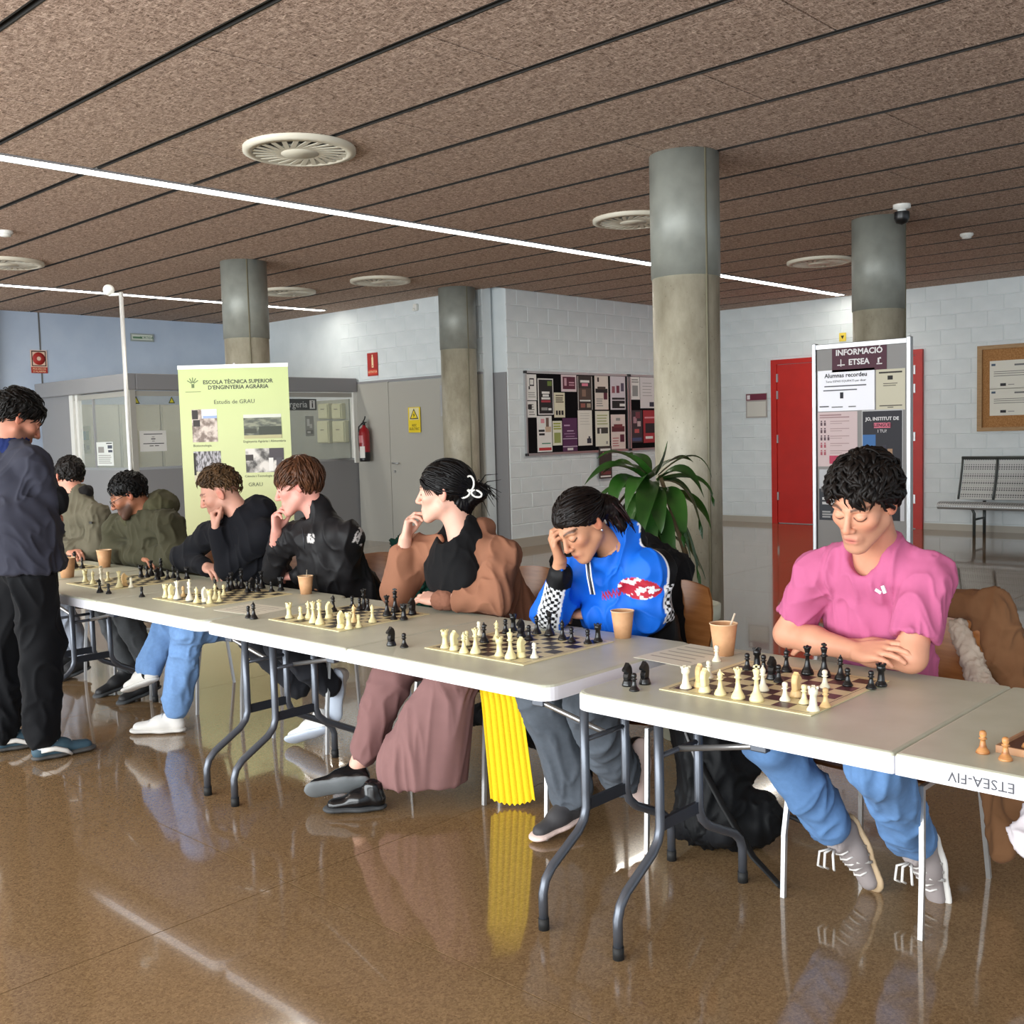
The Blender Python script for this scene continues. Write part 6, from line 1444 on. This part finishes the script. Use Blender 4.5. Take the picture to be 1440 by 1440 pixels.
# ---------------------------------------------------------------- person in the olive parka
def person_parka():
    F = Fig('person with glasses and dark beard in an olive hooded parka, arms folded', (-5.75, 3.28, 0)); sk = (168, 112, 84)
    J = stool_joints(-5.75, 3.28)
    J.update(nb=atY(208, 722, 3.06), rs=atY(166, 742, 3.02), ls=atY(238, 738, 3.08), re=atY(160, 778, 3.0), le=atY(250, 784, 3.06), rw=atY(205, 788, 3.0), lw=atY(186, 784, 3.02),
             rk=V3(-5.95, 2.82, .535), lk=V3(-5.66, 2.79, .535), ra=V3(-5.92, 2.95, .14), la=V3(-5.655, 2.96, .14))
    rest(J, .07, .054)
    hc = atY(181, 697, 2.97); R = Rhead((-.55, -.83, 0), .42, 0); sc = 1.02
    F.skin(move(head_prims(.98), R, hc, sc)+neck(hc, R, J['nb'], .056), .0045, head=(R, hc), base=sk, lip=(140, 80, 72), brow=(26, 20, 18), beard=((34, 26, 24), .92))
    for e, w, sd, d in (('re', 'rw', 'R', V3(1, -.1, -.05)), ('le', 'lw', 'L', V3(-1, -.1, -.05))): F.skin([CONE(J[e], J[w], .034, .026, k=.02)]+hand_prims(J[w], d, (0, .2, -1), sd), .006, sk)
    F.skin(core(J), .018, sk); F.body()
    T = torso(J, FR, .165, .178, .82, .074)+sleeve(J['rs'], J['re'], J['rw'], .076, .072, .056, .97)+sleeve(J['ls'], J['le'], J['lw'], .080, .074, .056, .97)
    T.append(SEAT())
    F.cloth('parka', T, (62, 60, 44), .007, m_cloth, .012, 10, 17)
    H = [ELL(J['nb']+V3(.03, .05, .045), (.14, .10, .080), k=.05), CONE(J['nb']+V3(-.10, -.06, -.03), J['nb']+V3(.02, .06, .06), .05, .07, k=.03), ELL(J['nb']+V3(-.045, -.05, .10), (.095, .095, .11), k=.02, op=-1)]
    F.cloth('hood', H, (70, 68, 48), .007, m_cloth, .012, 10, 18)
    F.cloth('trousers', legs(J, (.088, .070, .066, .060), .95), (72, 74, 76), .010, m_denim, .010, 9, 19)
    for a in (J['ra'], J['la']): shoe(F.root, a+V3(0, -.02, -.04), a+V3(0, -.25, -.09), V3(0, 0, 1), mat('shoe_black', (24, 24, 26), .6), mat('sole_black', (58, 60, 62), .7))
    g = MB(); 
    for s_ in (-1, 1):
        c = V3(s_*.032, .101, -.002); g.tube([hc+R @ (c+V3(.024*math.cos(t), -abs(.006*math.cos(t)) if False else 0, .018*math.sin(t)))*sc for t in np.linspace(0, 2*PI, 15)], .0018, 5)
        g.tube([hc+R @ V3(s_*.056, .098, .004)*sc, hc+R @ V3(s_*.078, .05, .006)*sc, hc+R @ V3(s_*.083, -.005, .010)*sc], .0018, 5)
    g.tube([hc+R @ V3(-.008, .106, .002)*sc, hc+R @ V3(.008, .106, .002)*sc], .0018, 5); tag(g.build('glasses', mat('glasses_metal', (60, 56, 52), .3, metal=.7), F.root), kind='stuff')
    short_hair(F, R, hc, sc, (12, 10, 10), 200, 6, front=.062, nape=-.07, top=.004, length=.03, name='jet', jit=.35, acc=.008)
    return F
# ---------------------------------------------------------------- person in the grey-green jacket, turned away
def person_turned():
    F = Fig('person with cropped dark hair in a grey-green jacket, face turned away', (-6.62, 3.28, 0)); sk = (196, 138, 116)
    J = stool_joints(-6.62, 3.28)
    J.update(nb=atY(113, 702, 3.06), rs=atY(82, 727, 3.0), ls=atY(138, 727, 3.06), re=atY(78, 770, 2.97), le=atY(138, 772, 3.04), rw=atY(100, 785, 2.92), lw=atY(95, 780, 2.94),
             rk=V3(-6.74, 2.80, .535), lk=V3(-6.50, 2.79, .535), ra=V3(-6.72, 2.95, .13), la=V3(-6.52, 2.95, .13))
    rest(J, .068, .052)
    hc = atY(97, 671, 3.04); R = Rhead((-.98, .05, 0), .15, .1); sc = 1.02
    F.skin(move(head_prims(.98), R, hc, sc)+neck(hc, R, J['nb'], .056), .0045, head=(R, hc), base=sk, lip=(170, 96, 92), brow=(40, 30, 26))
    for e, w, sd, d in (('re', 'rw', 'R', V3(1, -.1, -.05)), ('le', 'lw', 'L', V3(-1, -.1, -.05))): F.skin([CONE(J[e], J[w], .034, .026, k=.02)]+hand_prims(J[w], d, (0, .2, -1), sd), .006, sk)
    F.skin(core(J), .018, sk); F.body()
    T = torso(J, FR, .160, .168, .80, .070)+sleeve(J['rs'], J['re'], J['rw'], .072, .070, .052, .97)+sleeve(J['ls'], J['le'], J['lw'], .078, .072, .054, .97)+[CONE(J['nb']+V3(0, .01, -.02), J['nb']+V3(-.01, .01, .035), .075, .066, k=.03), CONE(J['nb']+V3(0, 0, -.02), hc+R @ V3(0, -.03, -.06), .05, .058, k=.006, op=-1)]
    T.append(SEAT())
    jk = F.cloth('field_jacket', T, (92, 87, 72), .007, m_cloth, .011, 10, 21)
    F.cloth('collar', [CONE(J['nb']+V3(.05, .02, .03), J['nb']+V3(.03, .045, .06), .035, .03, k=.02), CONE(J['nb']+V3(-.02, -.05, .02), J['nb']+V3(.05, .01, .05), .03, .034, k=.03)], (24, 22, 22), .007, m_knit, .004, 30, 2)
    b = MB(); c = atY(127, 735, 2.985); b.box(c, (.045, .004, .014)); b.build('sleeve_badge', pm((40, 38, 34)), jk)
    F.cloth('jeans', legs(J, (.088, .070, .066, .060), .95), (140, 146, 158), .010, m_denim, .010, 9, 22)
    for a in (J['ra'], J['la']): shoe(F.root, a+V3(0, -.02, -.03), a+V3(0, -.25, -.08), V3(0, 0, 1), mat('shoe_black', (24, 24, 26), .6), mat('sole_black', (58, 60, 62), .7))
    short_hair(F, R, hc, sc, (22, 16, 13), 200, 8, front=.062, nape=-.075, top=.003, length=.026, name='cropped', jit=.35, lift=.004, acc=.0)
    return F
# ---------------------------------------------------------------- standing person
def person_standing():
    F = Fig('standing person in dark grey sweatshirt and black trousers looking down at a board', (-5.05, 2.05, 0)); sk = (190, 130, 106)
    nb = atD(14, 628, 5.02)
    J = dict(nb=nb, rs=nb+V3(.18, .03, -.085), ls=nb+V3(-.19, .0, -.085), re=atD(68, 704, 4.98), le=nb+V3(-.22, .16, -.33), rw=atD(50, 724, 5.12), lw=atD(58, 722, 5.22),
             pel=V3(-5.06, 2.03, .95), rh=V3(-4.97, 2.03, .84), lh=V3(-5.15, 2.02, .84), rk=atD(58, 905, 4.98), lk=atD(6, 905, 5.12), ra=atD(58, 1040, 4.94), la=atD(4, 1036, 5.10))
    hc = atD(25, 590, 5.03); R = Rhead((.10, 1, 0), .52, 0); sc = 1.06
    F.skin(move(head_prims(.98), R, hc, sc)+neck(hc, R, nb, .058), .0042, head=(R, hc), base=sk, lip=(160, 90, 84), brow=(30, 22, 18), beard=((70, 48, 40), .7))
    F.skin([CONE(J['re'], J['rw'], .036, .027, k=.02)]+hand_prims(J['rw'], V3(-.8, .5, -.1), (0, .3, -1), 'R', curl=(.7, .8, .5)), .0045, sk)
    F.skin([CONE(J['le'], J['lw'], .036, .027, k=.02)]+hand_prims(J['lw'], V3(.8, .3, -.1), (0, .3, -1), 'L', curl=(.7, .8, .5)), .0045, sk)
    F.skin(core(J), .018, sk); F.body()
    f = V3(0, 1, 0)
    T = torso(J, f, .165, .18, .80, .068)+sleeve(J['rs'], J['re'], J['rw'], .070, .066, .048, .85)+sleeve(J['ls'], J['le'], J['lw'], .070, .062, .046, .85)
    T += [CONE(J['pel']+V3(0, 0, .12), J['pel']+V3(0, 0, -.08), .195, .205, k=.03, ax=f, s=.86), HALF(V3(0, 0, 1), J['pel'][2]-.07, k=.01)]
    el = J['re']+unit(J['re']-J['rs'])*.02
    F.cloth('sweatshirt', T, (48, 49, 60), .006, m_knit, .012, 10, 24)
    F.cloth('elbow_patch', [ELL(J['re']+V3(.03, .035, -.0), (.052, .045, .068), k=.01)], (9, 9, 12), .007, m_knit, .003, 20, 2)
    F.cloth('collar', [CONE(nb+V3(0, -.01, .0), nb+V3(0, .015, .035), .082, .074, k=.02), CONE(nb+V3(0, 0, .02), hc+R @ V3(0, -.02, -.06)*sc, .062, .066, k=.006, op=-1)], (26, 40, 88), .006, m_knit, .004, 20, 5)
    F.cloth('trousers', [ELL(J['pel']+V3(0, 0, -.06), (.15, .12, .09), k=.05)]+legs(J, (.100, .095, .090, .070), .93)[1:], (7, 8, 12), .008, m_knit, .014, 8, 25)
    for a, t_ in ((J['ra'], V3(.03, .28, -.05)), (J['la'], V3(.06, .28, -.05))):
        q = V3(a[0], a[1], .10); F.cloth('sock', [CONE(q+V3(0, 0, -.03), q+V3(0, 0, .05), .042, .042, k=.01)], (206, 208, 214), .008, m_knit, 0)
        sh = shoe(F.root, q+V3(0, 0, -.03), q+V3(t_[0], t_[1], -.03), V3(0, 0, 1), mat('shoe_teal', (52, 78, 92), .7), mat('sole_dark_grey', (70, 68, 66), .7), L=.30, laces=mat('shoe_white', (224, 220, 214), .6))
        b = MB(); h0 = q+V3(.043, -.02, -.045); d = unit(t_); b.tube([h0, h0+d*.06+V3(.004, 0, .01), h0+d*.11+V3(.006, 0, .0), h0+d*.14+V3(.0, 0, -.02)], [.012, .012, .011, .006], 6, flat=(V3(1, 0, 0), .4)); b.build('side_stripe', mat('shoe_white', (224, 220, 214), .6), sh)
    short_hair(F, R, hc, sc, (15, 11, 9), 260, 10, front=.050, nape=-.05, top=.010, side=.004, length=.05, name='black_brown', jit=.3, lift=.006, locks_el=(.090, .110, .101), acc=.004)
    return F
# ================================================================== chairs, coats, bags, plant
m_cleg = mat('chair_steel', (196, 196, 196), .3, metal=.7); m_ply = noisy('chair_plywood', (150, 96, 52), (170, 114, 66), 8, rough=.35, stretch=(1, 1, 8))
def chair(x, y, lab, rz=0):
    c = empty('chair', (x, y, 0), rz, label=lab, cat='chair', group='plywood chairs along the table row')
    w, d = .215, .26
    s = MB(); s.grid(lambda u, v: ((u-.5)*.42, -.24+.46*v, .445+.012*math.cos(2*PI*(u-.5))*0-.02*math.sin(PI*v)+.01*(abs(u-.5)*2)**2), 8, 8)
    s.grid(lambda u, v: ((u-.5)*.42, .22-.46*v, .435-.02*math.sin(PI*v)+.01*(abs(u-.5)*2)**2), 8, 8); s.build('seat', m_ply, c, world=False)
    s = MB()
    def bk(u, v, o): 
        a = (u-.5)*2; r = 1-.12*(abs(2*v-1))**3; return (a*.20*r, .235+.045*(1-a*a)+o+.04*v, .60+.27*v-.02*a*a)
    s.grid(lambda u, v: bk(u, v, 0), 10, 6); s.grid(lambda u, v: bk(1-u, v, .012), 10, 6); s.build('backrest', m_ply, c, world=False)
    for sx in (-1, 1):
        s = MB(); s.tube([(sx*w*.94, -.22, .43), (sx*w, -.25, .2), (sx*w, -.26, 0)], .010, 4, sm=False); s.build('leg', m_cleg, c, world=False)
        s = MB(); s.tube([(sx*.165, .308, .80), (sx*.170, .278, .60), (sx*.19, .235, .44), (sx*w, .28, 0)], .010, 4, sm=False); s.build('leg', m_cleg, c, world=False)
        s = MB(); s.tube([(sx*w*.94, -.22, .425), (sx*w*.94, .225, .425)], .010, 4, sm=False); s.build('side_rail', m_cleg, c, world=False)
    return c
for x, lab in ((-1.385, 'plywood chair under the person in pink'), (-2.36, 'plywood chair under the person in the blue jacket'), (-3.12, 'plywood chair under the person in the brown jacket'), (-4.16, 'plywood chair under the person in the black jacket'), (-4.87, 'plywood chair under the person in the black hoodie'), (-5.80, 'plywood chair under the person in the olive parka'), (-6.62, 'plywood chair under the person facing away')):
    chair(x, 3.13 if x == -2.36 else 3.16 if x < -3.5 else 3.14, lab, .08 if x == -2.36 else 0)
def draped(name, label, cat, prims, rgb, h=.007, m=None, amp=.014, sc=14, seed=1, color=None):
    v, q = sdf_mesh(prims, h, 2); v = wrinkle(v, q, amp, sc, seed, (1, 1, .4)); v[:, 2] = np.maximum(v[:, 2], .004)
    C = np.tile(LIN(rgb), (len(v), 1))
    if color: C = color(v, C)
    return tag(mesh_obj(name, v, q, m or m_cloth, None, smooth=True, cols=C), label, cat)
# coat with cream fleece lining over the chair of the person in pink
cb = V3(-1.22, 3.44, 0)
draped('suede_coat', 'brown suede coat hanging over the chair of the person in pink', 'coat', [CONE(V3(-1.52, 3.46, .88), V3(-1.19, 3.45, .87), .04, .05, k=.04), CONE(V3(-1.17, 3.47, .85), V3(-1.09, 3.47, .45), .055, .075, k=.04), CONE(V3(-1.19, 3.49, .80), V3(-1.07, 3.43, .50), .05, .075, k=.05), CONE(V3(-1.07, 3.43, .5), V3(-1.05, 3.36, .30), .075, .065, k=.05), CONE(V3(-1.2, 3.53, .7), V3(-1.14, 3.53, .3), .06, .085, k=.05), CONE(V3(-1.12, 3.42, .32), V3(-1.12, 3.38, .12), .065, .035, k=.04)], (122, 86, 58), .008)
draped('fleece_lining', 'cream fleece lining folded out of the suede coat', 'coat lining', [CONE(V3(-1.27, 3.43, .80), V3(-1.16, 3.34, .62), .028, .035, k=.03), CONE(V3(-1.16, 3.34, .62), V3(-1.15, 3.33, .48), .035, .045, k=.03)], (196, 182, 166), .006, amp=.008, sc=50)
# black coat on the chair of the person in the brown jacket, and another behind the one in blue
draped('black_coat', 'black coat over the chair back beside the brown jacket', 'coat', [CONE(V3(-2.98, 3.47, .89), V3(-2.88, 3.46, .87), .04, .05, k=.04), CONE(V3(-2.87, 3.47, .84), V3(-2.82, 3.45, .35), .065, .085, k=.05), CONE(V3(-2.82, 3.45, .35), V3(-2.80, 3.38, .10), .08, .06, k=.05)], (16, 16, 19), .009)
draped('dark_bag', 'black fabric bag hanging behind the yellow scarf', 'bag', [CONE(V3(-2.71, 3.10, .46), V3(-2.69, 3.14, .12), .06, .085, k=.05), CONE(atY(672, 1004, 3.2), V3(-2.74, 3.15, .22), .040, .06, k=.03)], (14, 14, 16), .009)
draped('fluffy_coat', 'dark green fluffy coat on the chair of the person in the black jacket', 'coat', [CONE(V3(-3.85, 3.40, .86), V3(-3.82, 3.36, .62), .065, .085, k=.05), CONE(V3(-4.02, 3.46, .91), V3(-3.87, 3.42, .88), .05, .06, k=.05)], (20, 62, 52), .008, amp=.02, sc=32)
draped('teal_coat', 'dark teal coat on the chair beside the person facing away', 'coat', [CONE(V3(-6.95, 3.38, .84), V3(-6.95, 3.34, .55), .085, .11, k=.05)], (44, 62, 60), .01)
draped('white_jacket', 'white jacket over a chair back between the parka and the grey-green jacket', 'jacket', [CONE(V3(-6.48, 3.44, .96), V3(-6.28, 3.44, .92), .06, .07, k=.04), CONE(V3(-6.40, 3.46, .94), V3(-6.34, 3.46, .6), .09, .10, k=.05)], (204, 200, 190), .01)
draped('white_cloth', 'white cloth hanging beside the suede coat', 'cloth', [CONE(atY(1452, 1140, 3.1), atY(1446, 1178, 3.08), .02, .04, k=.03), CONE(atY(1446, 1178, 3.08), atY(1452, 1202, 3.08), .035, .015, k=.03)], (216, 206, 208), .006)
draped('grey_bag', 'dark grey shoulder bag hanging under the table by the black jacket', 'bag', [CONE(V3(-4.49, 2.84, .57), V3(-4.43, 2.88, .50), .055, .07, k=.05), CONE(V3(-4.46, 2.86, .5), V3(-4.42, 2.90, .42), .06, .05, k=.04)], (46, 44, 46), .009, amp=.008)
draped('padded_coat', 'black padded coat over the chair of the person in the blue jacket', 'coat', [CONE(atY(908, 768, 3.47), atY(945, 800, 3.49), .045, .06, k=.05), CONE(atY(945, 800, 3.49), atY(968, 905, 3.48), .065, .08, k=.05), CONE(atY(930, 810, 3.50), atY(942, 900, 3.49), .07, .08, k=.05)], (15, 15, 18), .008, amp=.012)
# yellow ribbed scarf
sc_pts = [V3(-2.97, 2.93, .646), V3(-2.89, 2.905, .622), V3(-2.83, 2.885, .555), V3(-2.80, 2.89, .42), V3(-2.80, 2.935, .035)]
def scarf(u, v, o):
    # laid over the thigh at the top, then hanging straight down
    t = min(v*4, 3.9999); i = int(t); f = t-i; p = sc_pts[i]*(1-f)+sc_pts[i+1]*f; w = .100+.075*v; x = (u-.5)*w
    side = V3(.80, .60, 0) if v > .5 else unit(V3(.25+1.1*v, 1-.8*v, 0)); d = unit(sc_pts[i+1]-sc_pts[i]); nrm = unit(np.cross(side, d)); nrm = nrm if nrm[2]-nrm[1] > 0 else -nrm
    rib = .006*abs(math.cos(PI*u*7))**.6
    return p+side*x+nrm*(rib+o)+V3(0, 0, (-.022*(1-(2*u-1)**2)*max(0, v-.7)/.3+.004*math.sin(u*55)*(v > .97)) if v > .7 else 0)
s = MB(); s.grid(lambda u, v: scarf(u, v, .004), 72, 30); s.grid(lambda u, v: scarf(1-u, v, -.006), 72, 30)
tag(s.build('scarf', noisy('yellow_wool', (246, 200, 10), (252, 214, 26), 260, rough=.9, bump=.6, bscale=300, dist=.003)), 'yellow ribbed knitted scarf hanging down under the table', 'scarf')
# black backpack on the floor
bp = empty('backpack', (-1.95, 3.1, 0), label='black backpack slumped on the floor under the tables', cat='backpack')
m_bpk = cloth_mat('backpack_nylon', rough=.6, sheen=0)
def bpart(nm, prims, rgb, amp=.012, seed=3, h=.008):
    v, q = sdf_mesh(prims, h, 2); v = wrinkle(v, q, amp, 12, seed); v[:, 2] = np.maximum(v[:, 2], .003); mesh_obj(nm, v, q, m_bpk, bp, smooth=True, cols=np.tile(LIN(rgb), (len(v), 1)))
bpart('bag_body', [CONE(V3(-2.05, 3.09, .44), V3(-1.98, 3.11, .14), .085, .12, k=.05), CONE(V3(-2.01, 3.06, .11), V3(-1.87, 3.16, .105), .09, .095, k=.05), CONE(V3(-2.07, 3.16, .46), V3(-1.97, 3.22, .28), .075, .09, k=.05)], (17, 18, 20), .014)
bpart('front_pocket', [CONE(V3(-2.05, 3.02, .09), V3(-1.92, 3.05, .085), .06, .06, k=.04)], (24, 25, 28), .008, 5)
s = MB(); s.tube([(-1.98, 3.0, .33), (-1.88, 2.985, .2), (-1.77, 2.99, .05), (-1.68, 2.96, .012), (-1.63, 2.92, .01)], .016, 6, flat=((0, 0, 1), .35)); s.build('strap', mat('strap_black', (14, 14, 15), .7), bp)
s = MB(); s.tube([(-1.93, 3.18, .13), (-1.75, 3.22, .12), (-1.64, 3.2, .11)], .008, 6); s.build('cord', mat('strap_black', (14, 14, 15), .7), bp)
s = MB(); s.tube([(-2.05, 3.0, .45), (-2.00, 2.99, .36), (-1.96, 2.985, .28)], .005, 6); s.build('zip_edge', mat('zip_grey', (120, 120, 120), .4), bp)
# ---------------------------------------------------------------- potted dracaena
pc = atD(963, 850, 5.0); ppos = V3(pc[0], pc[1], 0)
pl = empty('potted_plant', ppos, label='tall green dracaena in a white pot beside the concrete column', cat='plant')
m_pot = mat('pot_white', (206, 210, 190), .45)
s = MB(); s.lathe([(0, 0), (.115, 0), (.15, .56), (.165, .57), (.168, .635), (.152, .64), (.148, .60), (0, .59)], 32); s.v = [(a+ppos[0], b+ppos[1], z) for a, b, z in s.v]; s.build('pot', m_pot, pl)
s = MB(); s.lathe([(.146, .605), (.08, .612), (0, .615)], 24); s.v = [(a+ppos[0], b+ppos[1], z) for a, b, z in s.v]; s.build('soil', noisy('soil', (44, 34, 26), (66, 52, 40), 60, rough=.95, bump=.8, dist=.01), pl)
m_leaf = noisy('dracaena_leaf', (22, 54, 18), (44, 88, 28), 5, rough=.32, spec=.5); m_cane = noisy('cane', (88, 72, 48), (116, 98, 68), 30, rough=.8)
crA, crB = atD(904, 672, 5.0), atD(928, 668, 4.95); crC = atD(918, 742, 5.0)
for base, top in ((ppos+V3(-.02, 0, .6), crA), (ppos+V3(.03, .02, .6), crB), (ppos+V3(.0, -.03, .6), crC)):
    s = MB(); md = (base+top)/2+V3(.03, .03, -.05); s.tube([base, md, top], [.016, .013, .010], 8); s.build('cane', m_cane, pl)
LF = [((905, 672), (862, 632), (822, 682), 4.85, .040), ((903, 678), (858, 655), (862, 735), 4.8, .045), ((908, 672), (880, 632), (846, 668), 5.1, .04), ((912, 674), (893, 655), (880, 720), 4.75, .045), ((922, 668), (934, 650), (939, 620), 5.0, .034), ((926, 668), (985, 612), (1001, 672), 5.05, .018), ((928, 672), (965, 640), (990, 700), 4.85, .042), ((930, 676), (975, 668), (988, 758), 4.95, .045), ((925, 684), (950, 690), (972, 790), 4.8, .045), ((916, 684), (925, 700), (930, 752), 4.7, .046), ((906, 690), (890, 700), (884, 752), 4.85, .042), ((900, 700), (872, 705), (866, 770), 5.1, .036), ((928, 700), (968, 715), (986, 830), 4.95, .034), ((920, 704), (940, 740), (946, 812), 4.85, .040), ((915, 720), (900, 740), (897, 790), 5.0, .036), ((925, 690), (985, 690), (1000, 745), 5.15, .034), ((910, 668), (905, 630), (880, 640), 5.2, .032), ((918, 730), (940, 750), (968, 770), 5.1, .034), ((912, 735), (880, 750), (862, 800), 5.1, .032), ((918, 668), (950, 632), (975, 650), 5.25, .034), ((914, 700), (912, 740), (918, 800), 4.8, .04), ((922, 742), (952, 780), (958, 822), 4.95, .032), ((908, 748), (890, 790), (886, 830), 5.0, .03), ((902, 684), (840, 680), (838, 720), 5.0, .03), ((912, 690), (880, 672), (852, 748), 4.95, .042), ((930, 690), (958, 690), (962, 770), 4.7, .044), ((920, 720), (950, 730), (985, 800), 5.0, .04), ((908, 710), (880, 735), (872, 790), 4.85, .04), ((924, 676), (1000, 655), (1004, 712), 5.0, .03), ((914, 668), (872, 618), (840, 645), 4.95, .036), ((918, 676), (905, 690), (902, 760), 4.65, .046), ((930, 730), (975, 760), (992, 815), 5.1, .03)]
for k, (b0, m0, t0, D, w) in enumerate(LF):
    A = atD(b0[0], b0[1], 5.0 if D > 4.9 else 4.95); Mp = atD(m0[0], m0[1], D); T = atD(t0[0], t0[1], D)
    def pt(t): return A*(1-t)**2+2*Mp*t*(1-t)+T*t*t
    s = MB(); n = 12; vs = []
    for i in range(n+1):
        t = i/n; p = pt(t); d = unit(pt(min(1, t+.02))-pt(max(0, t-.02))); ww = w*(math.sin(PI*min(1, .12+.88*t)**.75))**.9*(1-.0*t)+.002
        sd = np.cross(d, V3(0, 0, 1)); sd = unit(sd if np.linalg.norm(sd) > .2 else V3(.7, .7, 0)); up = np.cross(sd, d); sd = unit(sd+up*.35*math.sin(k*1.7+t*2))
        vs += [p-sd*ww+up*ww*.25, p-up*ww*.12, p+sd*ww+up*ww*.25]
    fs = [(i*3+j, i*3+j+1, i*3+j+4, i*3+j+3) for i in range(n) for j in range(2)]
    s.add(vs, fs, True); s.build('leaf', m_leaf, pl)
person_pink(); person_blue(); person_brown(); person_black_jacket(); person_hoodie(); person_parka(); person_turned(); person_standing()
